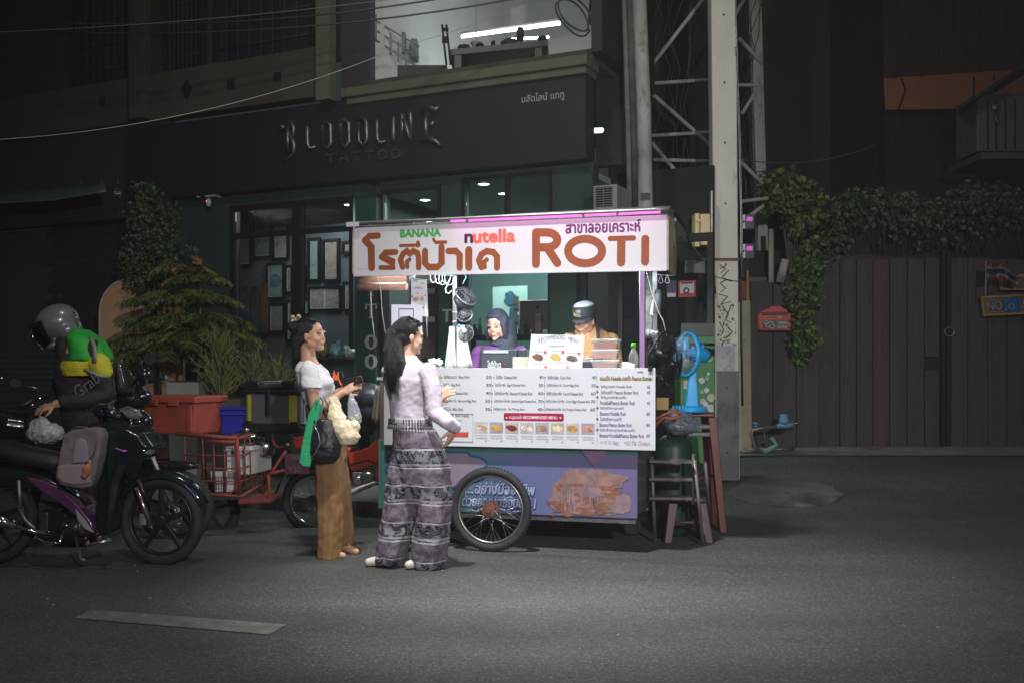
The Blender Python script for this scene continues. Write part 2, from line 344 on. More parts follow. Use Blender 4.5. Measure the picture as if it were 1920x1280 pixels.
# ================================================================== TATTOO SHOP
shop = thing('tattoo_shop', 'dark green shophouse with tattoo studio sign and lit windows behind the cart', 'shop building', FP.P(0,0), FP.rot())
S = FP.s
sL, sR = S(330), S(1112)
def fpart(name, boxes, m, parent=shop, bevel=0, label=None, seg=1):
    mb = MB()
    for b in boxes: FP.box(mb, *b)
    return mb.build(name, m, parent, bevel=bevel, label=label, seg=seg)
zc = 3.96; zf = 3.06
s440, s665, s716, s822, s873, s1030, s1085 = S(440), S(664), S(716), S(822), S(873), S(1030), S(1085)
fpart('fascia', [(S(250), sR-.02, zf+.06, zc-.02, -.14, .1)], FASCIA, bevel=.01)
cor = fpart('cornice', [(S(662), sR+.02, zc-.02, zc+.07, -.22, .1), (S(668), sR, zc-.085, zc-.022, -.18, .09)], CORN, bevel=.006)
W1 = (S(720), s822, 2.60, 3.0); W2 = (s873, s1030, 2.68, 3.045)
# wall pieces round the openings
wl = [(S(330), s440-.05, .12, zf+.058, 0, .15), (s440-.05, s716-.17, 2.98, zf+.058, 0, .15), (s440-.05, s665, .12, 1.03, 0, .15),
      (s716-.02, sR, W2[3]+.03, zf+.058, 0, .15), (s716, W1[0]-.03, 2.5, W2[3]+.028, 0, .15), (W1[1]+.03, W2[0]-.03, 2.5, W2[3]+.028, 0, .15), (W2[1]+.03, sR, 2.5, W2[3]+.028, 0, .15),
      (W1[0]-.028, W1[1]+.028, 2.5, W1[2]-.03, 0, .149), (W2[0]-.028, W2[1]+.028, 2.5, W2[2]-.03, 0, .149), (W1[0]-.028, W1[1]+.028, W1[3]+.03, W2[3]+.028, .002, .149),
      (S(590), s665, 1.03, 1.33, .001, .149)]
fpart('front_wall', wl, GREEN_W)
def frame(x0, x1, z0, z1, name='window', t=.03, mull=(), bars=(), d0=-.02, d1=.06, parent=shop):
    b = [(x0-t, x0, z0-t, z1+t, d0, d1), (x1, x1+t, z0-t, z1+t, d0, d1), (x0, x1, z1, z1+t, d0, d1), (x0, x1, z0-t, z0, d0, d1)]
    for k in mull: b.append((k-t/2, k+t/2, z0, z1, d0+.004, d1-.004))
    for k in bars: b.append((x0, x1, k-t/2, k+t/2, d0+.008, d1-.008))
    f = fpart(name, b, BLACKP, parent); mb = MB(); FP.box(mb, x0, x1, z0, z1, .018, .022); mb.build('pane', GLASS, f); return f
frame(s440, S(549), 1.06, 2.95, t=.05, bars=(2.68,), d1=.08)
frame(S(549)+.1, s665-.05, 1.36, 2.95, t=.05, bars=(2.68,), d1=.08)
frame(*W1, name='window', t=.03); frame(*W2, name='window', t=.03, mull=((W2[0]+W2[1])/2,))
# sliding door and show window behind the counter
gcol = fpart('green_pillar', [(S(676), S(716), .12, 2.95, -.10, .0)], GREEN_P, bevel=.006, label='green panel with vertical white letters')
fr = lambda x, z, d: FP.P(x, z, d)
xc = S(696, -.1); LETW = mat('grey_white_lettering', (.46,.47,.44), .6, var=.1)
for ch, py in (('A', 500), ('T', 541), ('T', 583), ('O', 641), ('O', 677)):
    # slab-serif letters with a waist
    mb = MB(); z0 = FP.z(694, py, -.1); h = .15; ww = .062
    if ch == 'O':
        op = arc(0, 0, ww*.82, h*.42, 0, 360, 20); stroke2d(mb, lambda x, z, d: FP.P(xc+x, z0+z, d), op[:-1], [.021 if abs(a[0]) > ww*.5 else .012 for a in op[:-1]]+[.021], -.104, closed=True)
        for sx in (-1, 1): mb.add([FP.P(xc+sx*ww*1.0, z0+.014, -.1045), FP.P(xc+sx*ww*1.32, z0, -.1045), FP.P(xc+sx*ww*1.0, z0-.014, -.1045)], [(0,1,2)])
    elif ch == 'T':
        FP.box(mb, xc-.014, xc+.014, z0-h*.42, z0+h*.36, -.105, -.1); FP.box(mb, xc-.058, xc+.058, z0+h*.36, z0+h*.46, -.105, -.1)
        FP.box(mb, xc-.03, xc+.03, z0-h*.48, z0-h*.42, -.105, -.1)
        for sx in (-1, 1): FP.box(mb, xc+sx*.058-.008, xc+sx*.058+.008, z0+h*.12, z0+h*.455, -.105, -.1)
    else:
        stroke2d(mb, lambda x, z, d: FP.P(xc+x, z0+z, d), [(-.045,-.07),(0,.07),(.045,-.07)], .014, -.104); FP.box(mb, xc-.03, xc+.03, z0-.025, z0-.01, -.105, -.1)
    mb.build('letter', LETW, gcol)
g2 = fpart('green_pillar', [(S(826), S(847), .12, 2.5, -.04, .0)], GREEN_P, bevel=.004)
mb = MB(); xc = S(838, -.04); z0 = FP.z(838, 592, -.04); FP.box(mb, xc-.05, xc+.05, z0+.045, z0+.062, -.045, -.04); FP.box(mb, xc-.014, xc+.014, z0-.06, z0+.045, -.045, -.04); mb.build('letter', LETW, g2)
fpart('door_frame', [(S(717), S(724), .12, 2.5, -.05, .06), (S(820), S(826), .12, 2.5, -.05, .06), (S(847), S(868), .12, 2.5, -.03, .06), (s1030, S(1036), .12, 2.5, -.04, .08), (S(724), S(820), 2.42, 2.5, -.03, .05), (S(868), s1030, 2.16, 2.5, -.03, .05), (S(868), s1030, .12, 1.2, -.02, .05)], BLACKP)
fpart('green_pillar', [(S(1036), s1085, .12, 2.5, -.06, .1)], GREEN_P, bevel=.005)
f = fpart('window', [(S(868), S(876), 1.2, 2.16, -.01, .04)], BLACKP); mb = MB(); FP.box(mb, S(876), s1030, 1.2, 2.16, .012, .016); mb.build('pane', GLASS, f)
# big metal letters on the fascia
MET = mat('chiselled_dark_metal', (.17, .17, .16), .42, metal=.9, var=.35, scale=7, bump=.3, bscale=10)
LX = {'B': [[(-.08,.86),(.10,1.0),(.36,.94),(.46,.76),(.38,.56),(.20,.50),(.44,.46),(.52,.26),(.42,.06),(.1,-.06),(-.12,-.14)], [(.18,.94),(.16,.5),(.14,.06)], [(-.3,.78),(-.02,.86)]],
      'L': [[(.14,.96),(.2,.8),(.18,.2),(.28,.04),(.56,.12)]], 'O': [[(.12,.16),(.1,.82),(.28,.98),(.48,.82),(.48,.18),(.3,0),(.12,.16)]],
      'D': [[(.02,.94),(.28,1.0),(.5,.8),(.48,.2),(.28,.0),(.12,.18),(.14,.86)]], 'I': [[(.2,.98),(.26,.84),(.24,.12),(.18,.02)]],
      'N': [[(.06,.02),(.12,.9),(.04,1.0)], [(.12,.92),(.46,.06)], [(.5,.0),(.48,.9),(.56,1.02)]],
      'E': [[(.24,.94),(.2,.5),(.22,.1)], [(-.02,.88),(.3,1.08),(.7,.94),(.9,1.04)], [(.24,.52),(.52,.5),(.66,.6)], [(-.06,.02),(.3,.12),(.66,.0),(.96,-.16)]]}
word = 'BLOODLINE'; pxs = [536, 571, 602, 636, 669, 701, 729, 751, 792]
zt = lambda px, py: FP.z(px, py, -.16)
for i, ch in enumerate(word):
    mb = MB(); px = pxs[i]; X0 = S(px, -.16); k = .235 if ch not in 'BE' else .21; yb = {0: 293}.get(i, 283-2.6*(i-1)); ztop = zt(px, (227 if i == 0 else 231-3.2*(i-1)) if ch != 'E' else 206); zb = zt(px, yb if ch != 'E' else 268); h = ztop-zb
    for st in LX[ch]:
        pts = [FP.P(X0+a*k*1.05, zb+b*h, -.165-.012*math.sin(j*1.3)) for j, (a, b) in enumerate(st)]
        n = len(pts); mb.tube(pts, [.034*(1-.45*abs(2*j/(n-1)-1)**2) if n > 2 else .032 for j in range(n)], n=4)
    mb.build('metal_letter', MET, shop)
for i, (ch, px) in enumerate(zip('TATTOO', (620, 645, 668, 693, 718, 742))):
    mb = MB(); X0 = S(px, -.15); zb = zt(px, 306-1.9*i); h = .085; g = lambda x, z, d: FP.P(X0+x, zb+z, d)
    sts = {'T': [[(-.05,h),(.05,h)], [(0,h),(0,0)]], 'A': [[(-.045,0),(-.02,h),(.02,h),(.045,0)], [(-.03,h*.4),(.03,h*.4)]], 'O': [[(-.045,h*.15),(-.045,h*.85),(0,h),(.045,h*.85),(.045,h*.15),(0,0),(-.045,h*.15)]]}[ch]
    for st in sts: stroke2d(mb, g, st, .011, -.165, depth=.03)
    mb.build('metal_letter', MET, shop)
mb = MB(); text_on(mb, lambda x, z, d: FP.P(S(978,-.145)+x, zt(978,197)+z, d), 'บลัดไลน์ แททู', 0, 0, -.145, h=.095, w=.42, bold=.01)
mb.build('thai_lettering', mat('grey_sign_print', (.34,.34,.33), .6), shop)
# interior
gy = lambda px, d: S(px, d)
IN = 1.5
fpart('interior_wall', [(S(430,IN), S(676,IN), .12, 3.1, IN, IN+.08)], ROOMW, label='blue grey wall covered with framed art')
fpart('interior_wall', [(S(735,2.6), S(1075,2.6), .12, 3.1, 2.6, 2.7)], mat('teal_room_wall', (.13,.22,.21), .7, var=.2, scale=1), label='teal back wall')
fpart('ceiling', [(S(425,.16), S(1085,.16), 3.1, 3.16, .16, 2.7)], mat('shop_ceiling', (.34,.36,.35), .8, var=.08))
fpart('interior_floor', [(S(425,.16), S(1085,.16), .12, .125, .16, 2.7)], mat('shop_floor', (.10,.10,.10), .3))
fpart('partition', [(S(676,.2), S(680,.2), .12, 3.1, .2, 2.6)], mat('dark_partition', (.03,.035,.035), .7))
fpart('window_bench', [(S(590,.2), S(672,.2), 1.28, 1.33, .16, .6)], BLACKP)
DLM = mat('downlight_glow', (1,1,1), emit=(.75,1,.93), estr=14)
for px, py in ((655, 384), (797, 375), (907, 345), (945, 363)):
    # find the point on the ceiling plane z=3.095 along that sight line
    Y = (3.092-EYE)*F/(HZ-py); p = W(px, py, Y)
    t = thing('ceiling_downlight', {655: 'round recessed ceiling light behind the left shop window', 797: 'round recessed ceiling light behind the small window over the canopy left', 907: 'upper left one of two round ceiling lights in the wide small window', 945: 'lower right one of two round ceiling lights in the wide small window'}[px], 'ceiling light', (p.x, p.y, 3.092), group='round ceiling lights in the shop')
    mb = MB(); mb.cyl(p, p+Vector((0,0,-.004)), .055, n=20); mb.build('lens', DLM, t)
    mb = MB(); mb.torus(p, (0,0,1), .062, .008, n=20, m=6); mb.build('trim_ring', WHITEP, t)
lamp('shop_room_lamp', 'AREA', tuple(FP.P(S(560,.8), 3.0, .8)), 13, (.95,.97,1), 1.0)
lamp('shop_room_lamp', 'AREA', tuple(FP.P(S(930,1.2), 3.0, 1.2)), 75, (.72,1,.93), 1.2)
# framed art
ARTC = [(.42,.40,.36), (.34,.40,.38), (.50,.47,.43), (.30,.42,.40), (.40,.33,.30)]
def artmat(i):
    n = 'art_print_%d' % i
    m = mat(n, ARTC[i % 5], .6, var=.3, scale=7, dirt=((.05,.05,.06), 9+i, .54)); return m
frames = [(441,398,472,500,'tall print with a pale border, top left in the shop window'), (475,402,509,484,'ornate monochrome print, second from the left in the top row'), (511,420,541,487,'pale green print, third from the left in the top row'),
 (499,493,533,561,'mandala ring print in a thick black frame, middle of the window'), (534,497,549,551,'narrow print just left of the window mullion'), (559,498,574,553,'narrow print just right of the window mullion'),
 (503,568,534,623,'small portrait print with a bright reflection, above the bushes'), (556,442,571,492,'red toned print right of the mullion, upper row'), (576,446,600,530,'dark tall figure print right of the mullion'), (604,448,636,530,'very dark tall print, second right of the mullion'),
 (578,537,639,583,'wide frame holding two prints side by side'), (643,528,670,583,'print of grey drips at the right edge of the window'), (536,562,549,640,'tall thin dark print behind the bun of the brown-trousered woman'), (564,560,581,592,'small print above the bun of the brown-trousered woman'), (641,452,661,478,'tiny dark frame near the right edge of the window')]
FRM = mat('black_frame_wood', (.010,.010,.010), .35)
for i, (x0, y0, x1, y1, lb) in enumerate(frames):
    d = IN-.03; a, b = S(x0, d), S(x1, d); zb, ztp = FP.z((x0+x1)/2, y1, d), FP.z((x0+x1)/2, y0, d)
    t = thing('picture_frame', 'framed '+lb, 'picture', FP.P((a+b)/2, zb, d), FP.rot(), 'framed prints on the shop wall')
    k = .026; mb = MB()
    for q in ((a, a+k, zb, ztp), (b-k, b, zb, ztp), (a+k, b-k, zb, zb+k), (a+k, b-k, ztp-k, ztp)): FP.box(mb, *q, d-.012, d+.025)
    mb.build('frame', FRM, t); mb = MB(); FP.box(mb, a+k, b-k, zb+k, ztp-k, d+.006, d+.02); mb.build('mat_board', PAPER if i not in (8, 9, 14) else FRM, t)
    mb = MB(); e = .016
    if i == 10: FP.box(mb, a+k+e, (a+b)/2-.01, zb+k+e, ztp-k-e, d+.002, d+.006); FP.box(mb, (a+b)/2+.01, b-k-e, zb+k+e, ztp-k-e, d+.002, d+.006)
    else: FP.box(mb, a+k+e, b-k-e, zb+k+e, ztp-k-e, d+.002, d+.006)
    pr = mb.build('print', artmat(i), t)
    if i == 3:
        mb = MB(); c = FP.P((a+b)/2, (zb+ztp)/2, d+.001)
        for R in (.03, .055, .075): mb.torus(c, FP.n, R, .004, n=20, m=4)
        mb.build('ring_drawing', mat('blue_ink', (.04,.10,.14), .6), t)
DK = [((.02,.14,.16),(.45,.08,.05)), ((.10,.09,.03),(.03,.20,.20)), ((.20,.10,.02),(.05,.16,.16))]
for i, (x0, y0, x1, y1, lb) in enumerate([(451,535,466,634,'teal and red painted skateboard deck, leftmost on the wall'), (470,537,485,634,'dark skateboard deck with a yellow drawn figure, middle of three'), (489,530,502,626,'orange and teal skateboard deck, right of three')]):
    d = IN-.06; a, b = S(x0, d), S(x1, d); zb, zt_ = FP.z(x0, y1, d), FP.z(x0, y0, d); r = (b-a)/2; mb = MB()
    pl = [(math.cos(q)*r, math.sin(q)*r) for q in [i_*PI/8 for i_ in range(9)]]
    poly = [FP.P((a+b)/2+x, zt_-r+z, d) for x, z in pl]+[FP.P((a+b)/2-x, zb+r-z, d) for x, z in pl]
    mb.prism(poly, FP.n*.012); o = mb.build('skateboard_deck', mat('deck_paint_%d' % i, DK[i][0], .4, var=.5, scale=5, dirt=(DK[i][1], 7, .5)), bevel=.002)
    tag(o, lb, 'skateboard deck', 'skateboard decks on the shop wall')
# things on the window bench
def sack(name, label, px0, py0, px1, py1, Y, m, seed, cat='bag', ry=.09):
    r = random.Random(seed); mb = MB(); c = (W(px0,py0,Y)+W(px1,py1,Y))/2; hx = abs(W(px1,0,Y).x-W(px0,0,Y).x)/2; hz = abs(W(0,py1,Y).z-W(0,py0,Y).z)/2
    mb.ell(c-Vector((0,0,hz*.25)), (hx, ry, hz*.75), nu=20, nv=12)
    for k in range(4): mb.ell(c+Vector((r.uniform(-.5,.5)*hx, 0, r.uniform(0,.5)*hz)), (hx*.35, ry*.5, hz*.5), nu=10, nv=8)
    o = remesh(mb, name, m, None, .008, 2, disp=.03, dscale=.035); return tag(o, label, cat)
sack('shopping_bag', 'yellow and black bag on the window bench', 596,644,620,673, 10.1, mat('yellow_bag', (.30,.28,.02), .5, var=.5, scale=9, dirt=((.02,.02,.02), 8, .5)), 1)
sack('plastic_bag', 'teal plastic bag on the window bench', 618,636,641,672, 10.1, mat('teal_bag', (.16,.38,.36), .35, var=.3, scale=9), 2)
sack('plastic_bag', 'clear bag with green tub on the window bench, right of the teal one', 641,646,668,673, 10.05, mat('misty_bag', (.30,.36,.33), .3, var=.4, scale=12, dirt=((.05,.30,.10), 6, .6)), 3)
sack('plastic_bag', 'dull red bag slumped behind the clear one on the bench', 652,634,670,660, 10.2, mat('red_bag', (.22,.04,.03), .5, var=.3, scale=9), 4)
# tall cabinet seen between the left posts
d = .7; a, b = S(783, d), S(832, d); t = thing('display_cabinet', 'cream framed glass cabinet with shoes on its shelves', 'cabinet', FP.P(a, .12, d), FP.rot())
CRM = mat('cream_wood', (.42,.36,.27), .6, var=.1, bump=.1); mb = MB()
for q in ((a, a+.035, .125, 2.2), (b-.035, b, .125, 2.2), (a+.035, b-.035, 2.15, 2.2)): FP.box(mb, *q, d, d+.35)
mb.build('carcass', CRM, t)
for py in (541, 594, 683): mb = MB(); zz = FP.z(800, py, d); FP.box(mb, a+.036, b-.036, zz-.055, zz, d+.004, d+.33); mb.build('shelf', CRM, t)
mb = MB(); FP.box(mb, a+.036, b-.036, .125, 2.145, d+.335, d+.35); mb.build('back_panel', mat('cabinet_dark', (.03,.045,.045), .6, var=.4, scale=8), t)
for i, (px, py) in enumerate(((795, 680), (815, 681), (812, 592))):
    p = FP.px(px, py, d+.12); mb = MB(); mb.ell(p+Vector((0,0,.045)), (.035,.11,.03)); mb.ell(p+Vector((0,.07,.075)), (.034,.05,.05)); 
    tag(remesh(mb, 'shoe', mat('teal_shoe', (.07,.20,.20), .4, var=.4, scale=20), None, .007, 3), ['teal shoe on the lowest cabinet shelf, left', 'teal shoe on the lowest cabinet shelf, right', 'teal shoe on the middle cabinet shelf'][i], 'shoe', 'shoes in the cabinet')
# work room seen over the sellers
d = 1.9; t = thing('wall_poster', 'white poster with a blue space-suit-like blot on the back wall', 'poster', FP.px(958, 600, d), FP.rot())
mb = MB(); FP.pbox(mb, 924, 537, 989, 632, d, d+.01); mb.build('sheet', mat('poster_white', (.50,.62,.60), .6, var=.1), t)
mb = MB()
for px, py, rx, rz in ((957,560,.075,.085), (962,590,.05,.09), (975,600,.06,.06), (950,605,.05,.05), (982,620,.05,.09)): c = FP.px(px, py, d-.003); mb.add([c+FP.u*rx*math.cos(q*PI/8)*(1+.2*math.sin(q*2.3))+Vector((0,0,rz*math.sin(q*PI/8)))-FP.n*px*1e-5 for q in range(16)], [list(range(16))])
mb.build('blot', mat('poster_blue', (.03,.12,.20), .5, var=.7, scale=9, dirt=((.35,.5,.52), 12, .55)), t)
mb = MB()
for px0, py0, px1, py1 in ((962,556,972,571), (963,573,972,580), (962,585,969,604)): FP.pbox(mb, px0, py0, px1, py1, d-.03, d-.02)
mb.build('clipped_note', mat('brown_note', (.10,.06,.045), .6), t)
d = .55; t = thing('work_desk', 'dark studio desk behind the shop window', 'desk', FP.P(S(900,d), .12, d), FP.rot())
zd = FP.z(950, 627, d); fpx = MB(); FP.box(fpx, S(878,d), S(1032,d), zd-.05, zd, d, d+.55); fpx.build('desktop', BLACKP, t)
for px in (880, 1028):
    for dd in (d+.03, d+.48): mb = MB(); FP.box(mb, S(px,d), S(px,d)+.04, .125, zd-.051, dd, dd+.04); mb.build('leg', BLACKP, t)
d = .6; t = thing('desktop_computer', 'pinkish aluminium computer seen from behind on the studio desk', 'computer', FP.P(S(1005,d), zd, d), FP.rot())
mb = MB(); FP.pbox(mb, 974, 563, 1031, 618, d, d+.03); mb.build('screen_back', mat('pink_aluminium', (.50,.33,.30), .35, metal=.5, var=.06), t, bevel=.006)
mb = MB(); FP.box(mb, S(995,d), S(1012,d), zd+.001, FP.z(1005,617,d), d+.031, d+.04); FP.box(mb, S(993,d), S(1014,d), zd+.001, zd+.008, d-.07, d+.06); mb.build('stand', mat('pink_aluminium', (.5,.33,.3)), t)
mb = MB(); c = FP.px(1008, 577, d-.002)
apl = [(math.cos(q)*.014*(1-.18*(abs(math.sin(q)) < .5)*(math.cos(q) > 0)), math.sin(q)*.015-.0015*math.cos(4*q)) for q in [i*PI/10 for i in range(20)]]
mb.add([c+FP.u*x+Vector((0,0,z)) for x, z in apl], [list(range(20))]); mb.add([c+FP.u*x+Vector((0,0,z)) for x, z in ((.001,.016),(.009,.024),(.008,.015))], [(0,1,2)]); mb.build('logo', INK, t)
mb = MB(); p = FP.px(1008, 622, .45); FP.box(mb, S(1003,.45), S(1014,.45), zd+.004, FP.z(1008,590,.45), .45, .5); tag(mb.build('phone_box', mat('tan_card', (.55,.38,.28), .6), bevel=.003), 'tan carton upright before the pink computer', 'carton')
# small clutter on the desk
for i, (px, py0, py1, r, c_, lb) in enumerate(((900,597,625,.02,(.15,.28,.27),'pale spray bottle at the left of the studio desk'), (965,604,625,.025,(.28,.10,.05),'reddish jar on the studio desk'), (975,608,625,.022,(.4,.4,.38),'white tub on the studio desk'), (988,600,626,.035,(.015,.015,.015),'black tattoo machine stand left of the tan carton'), (890,608,625,.03,(.03,.04,.04),'dark pot at the left edge of the studio desk'))):
    p = FP.px(px, py1, .62); z1 = FP.z(px, py0, .62); mb = MB(); h = z1-zd; mb.lathe((p.x,p.y,zd+.001), (0,0,1), [(0,r),(h*.6,r),(h*.75,r*.45),(h*.9,r*.45),(h*.92,r*.6),(h,r*.55)], n=12); tag(mb.build('studio_jar', mat('jar_%d' % i, c_, .3), bevel=0), lb, 'jar')
# black wire-mesh gate to the right of the shop
ME = thing('mesh_gate', 'black expanded metal gate between shop and utility pole', 'gate', FP.P(s1085, .12), FP.rot())
x0, x1 = s1085+.03, S(1338); z0, z1 = .16, 2.42
mb = MB()
for a, b, c, e in ((x0, x0+.05, z0, z1), (x1-.05, x1, z0, z1), (S(1160), S(1160)+.04, z0, z1), (S(1200), S(1200)+.07, z0, z1), (x0+.05, x1-.05, z1-.07, z1), (x0+.05, x1-.05, z0, z0+.06)): FP.box(mb, a, b, c, e, -.02, .03)
mb.build('frame', BLACKP, ME)
mb = MB(); st = .052; n = int((x1-x0)/st)+1
for i in range(n):
    for j in range(int((z1-z0)/st/.62)):
        a = x0+.05+i*st+(j % 2)*st/2; zz = z0+.06+j*st*.62*.5*2*.5
        if a+st > x1-.04 or zz+.035 > z1-.07: continue
        for sgn in (-1, 1):
            mb.add([FP.P(a+st/2, zz+.0, .004), FP.P(a+st/2+sgn*st/2, zz+.0165, .004), FP.P(a+st/2+sgn*st/2, zz+.0205, -.004), FP.P(a+st/2, zz+.004, -.004)], [(0,1,2,3)])
tag(mb.build('mesh_wire', mat('mesh_grey', (.10,.12,.115), .5), ME), kind='stuff')
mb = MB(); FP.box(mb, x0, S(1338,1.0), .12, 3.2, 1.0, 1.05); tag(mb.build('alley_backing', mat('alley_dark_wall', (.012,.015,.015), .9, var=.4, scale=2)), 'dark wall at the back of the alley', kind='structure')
t = thing('notice_sign', 'red and white square notice hanging on the mesh gate', 'notice', FP.px(1288,556,-.04), FP.rot()); mb = MB(); FP.pbox(mb, 1272,526,1304,557,-.05,-.04); mb.build('board', mat('red_sign', (.30,.02,.02), .5), t)
mb = MB(); FP.pbox(mb, 1275,529,1301,550,-.054,-.051); mb.build('white_field', mat('sign_offwhite', (.36,.36,.36), .5), t)
mb = MB(); FP.pbox(mb, 1277,529.5,1299,532,-.057,-.055); c = FP.px(1287,545,-.056); mb.torus(c, FP.n, .022, .006, n=12, m=4); mb.build('print', INK, t)
t = thing('notice_card', 'dark purple card with a white foot on the mesh gate', 'card', FP.px(1258,557,-.04), FP.rot()); mb = MB(); FP.pbox(mb, 1250,526,1268,549,-.05,-.04); mb.build('card', mat('purple_card', (.05,.04,.09), .5), t); mb = MB(); FP.pbox(mb, 1251,549.5,1267,557,-.05,-.04); mb.build('label', mat('sign_offwhite', (.36,.36,.36)), t)
# air-conditioner outdoor unit
def plane_thing(name, label, cat, px, py, d=0, P=None, group=None): return thing(name, label, cat, (P or FP).px(px, py, d), (P or FP).rot(), group)
t = plane_thing('air_conditioner_unit', 'small grey outdoor air conditioner on brackets over the canopy right end', 'air conditioner', 1134, 392, -.35)
mb = MB(); FP.pbox(mb, 1112,347,1157,393,-.35,-.05); mb.build('casing', mat('old_beige_metal', (.22,.21,.185), .6, var=.2), t, bevel=.008)
mb = MB()
for i in range(8): py = 352+i*4.6; FP.pbox(mb, 1116, py, 1148, py+1.2, -.362, -.352)
for px in (1116, 1131, 1147): FP.pbox(mb, px, 350, px+1.2, 388, -.368, -.363)
mb.build('grille', mat('grille_grey', (.16,.16,.15), .5), t)
mb = MB(); FP.pbox(mb, 1117,351,1148,388,-.3515,-.3505); mb.build('fan_opening', BLK, t)
mb = MB(); FP.pbox(mb, 1114,393.5,1118,400,-.33,0); FP.pbox(mb, 1150,393.5,1154,400,-.33,0); mb.build('bracket', IRON, t)
# small light tube under the alley roof
t = plane_thing('alley_tube_light', 'short bright tube light high in the alley by the signboard', 'tube light', 1105, 245, .25); mb = MB(); a = FP.px(1080,246,.25); b = FP.px(1131,244,.25); mb.cyl(a, b, .012); mb.build('tube', mat('alley_tube', (1,1,1), emit=(.6,1,.95), estr=7), t)
mb = MB(); mb.hexa([p+q for q in (Vector((0,.03,0)), Vector((0,.06,0))) for p in (a-Vector((0,0,.02)), b-Vector((0,0,.02)), b+Vector((0,0,.03)), a+Vector((0,0,.03)))]); mb.build('batten', WHITEP, t)
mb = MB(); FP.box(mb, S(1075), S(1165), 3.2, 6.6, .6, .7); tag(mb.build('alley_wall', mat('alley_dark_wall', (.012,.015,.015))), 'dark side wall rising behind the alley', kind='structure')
lamp('alley_tube_glow', 'POINT', tuple(FP.px(1108,250,.2)), .5, (.6,1,.95), .06)
# ------------------------------------------------------------------ upper storey
up = thing('upper_room', 'lit upper-floor room with tube light open above the tattoo sign', 'room', FP.P(S(700), zc), FP.rot())
uL, uR = S(692), S(1112); D = 3.4
fpart('floor_slab', [(uL, uR, zc+.072, zc+.12, .0, D)], OCHRE, up)
fpart('back_wall', [(S(692)-.3, S(1165,D), zc+.12, 6.45, D, D+.08)], WHITEP, up)
fpart('ceiling', [(uL-.1, uR+.02, 6.0, 6.08, .1, D)], WHITEP, up)
fpart('side_wall', [(uL-.12, uL-.02, zc+.12, 6.0, .3, D)], WHITEP, up, label='left side wall')
fpart('side_wall', [(uR+.02, uR+.12, zc+.12, 6.5, -.1, 1.5)], FASCIA, up, label='dark right wing wall')
fpart('ceiling_beam', [(S(760,1.8), S(790,1.8), 5.85, 5.99, .2, D-.01), (S(700,1.2)-.2, uR, 5.8, 5.98, 1.15, 1.3)], WHITEP, up)
mb = MB(); a = W(866,69,11.0); b = W(1050,44,10.5)
t = thing('tube_light', 'long bright fluorescent tube across the upper room', 'tube light', a); mb.cyl(a, b, .018); mb.build('tube', TUBE, t)
mb = MB(); mb.cyl(a+Vector((0,.03,.03)), b+Vector((0,.03,.03)), .03, n=6); mb.build('batten', WHITEP, t)
a = W(960,74,11.6); b = W(1029,70,11.4); t = thing('tube_light', 'shorter fluorescent tube behind the table in the upper room', 'tube light', a); mb = MB(); mb.cyl(a, b, .014); mb.build('tube', TUBE, t)
lamp('upper_room_glow', 'AREA', tuple(FP.P(S(930,1.9), 4.35, 1.9)), 6, (.8,.95,1), 1.4).rotation_euler = (PI, 0, 0)
lamp('upper_room_glow', 'POINT', tuple((W(866,69,11.0)+W(1050,44,10.5))/2-Vector((0,0,.12))), 8, (.8,.95,1), .3)
# table on the terrace with clutter
t = thing('terrace_table', 'dark wooden table silhouetted in the upper room', 'table', W(935,150,9.9)); Yt = 9.9
def wb(mb, px0, py0, px1, py1, Y, th): 
    a = W(px0,py1,Y); b = W(px1,py0,Y); return mb.box((a.x, Y, a.z), (b.x, Y+th, b.z))
mb = MB(); mb.hexa([W(843,104,Yt), W(1028,86,Yt), W(1028,86,Yt)+Vector((0,.7,0)), W(843,104,Yt)+Vector((0,.7,0)), W(843,93,Yt), W(1028,75,Yt), W(1028,75,Yt)+Vector((0,.7,0)), W(843,93,Yt)+Vector((0,.7,0))]); mb.build('tabletop', BLACKP, t)
for px, y0, y1, dy in ((852,104,150,0), (866,103,150,.6), (1003,90,140,0), (1016,90,136,.6)): mb = MB(); wb(mb, px, y0, px+13, y1, Yt+dy, .06); mb.build('leg', BLACKP, t)
for A in (((872,110),(908,150)), ((965,145),(1000,104))): mb = MB(); mb.tube([W(*A[0],Yt+.1), W(*A[1],Yt+.1)], .025, n=4); mb.build('brace', BLACKP, t)
CL = mat('clutter_dark', (.035,.035,.035), .7, var=.5, scale=12)
for i, (px, py, rx, rz, lb) in enumerate(((955,84,17,10,'dark cloth heap on the terrace table'), (975,66,8,14,'dark round bundle standing on the terrace table'), (1016,76,10,7,'dark box at the right end of the terrace table'), (925,85,5,6,'small dark pot on the terrace table'), (900,88,9,5,'low dark tray on the terrace table'), (870,92,14,6,'dark low pile at the left end of the terrace table'))):
    c = W(px, py, Yt+.3); k = Yt/F; mb = MB(); mb.ell(c, (rx*k, .12, rz*k)); mb.ell(c+Vector((rx*k*.5, 0, rz*k*.4)), (rx*k*.5, .08, rz*k*.6)); tag(remesh(mb, 'bundle', CL, None, .012, 1, disp=.02, dscale=.05), lb, 'bundle')
c = W(893,88,Yt+.3); mb = MB(); mb.lathe(c-Vector((0,0,.03)), (0,0,1), [(0,.03),(.02,.035),(.06,.06),(.07,.065)], n=14); mb.cyl(c+Vector((0,0,.04)), c+Vector((0,0,.9)), .004, n=5); tag(mb.build('hanging_bowl', mat('pale_bowl', (.3,.3,.28), .5)), 'pale bowl hanging on a cord over the terrace table', 'bowl')
mb = MB(); mb.box(tuple(W(745,150,9.95)), tuple(W(838,122,9.95)+Vector((0,.5,0)))); tag(mb.build('storage_crate', CL, bevel=.01), 'dark crate at the left of the terrace table', 'crate')
mb = MB()
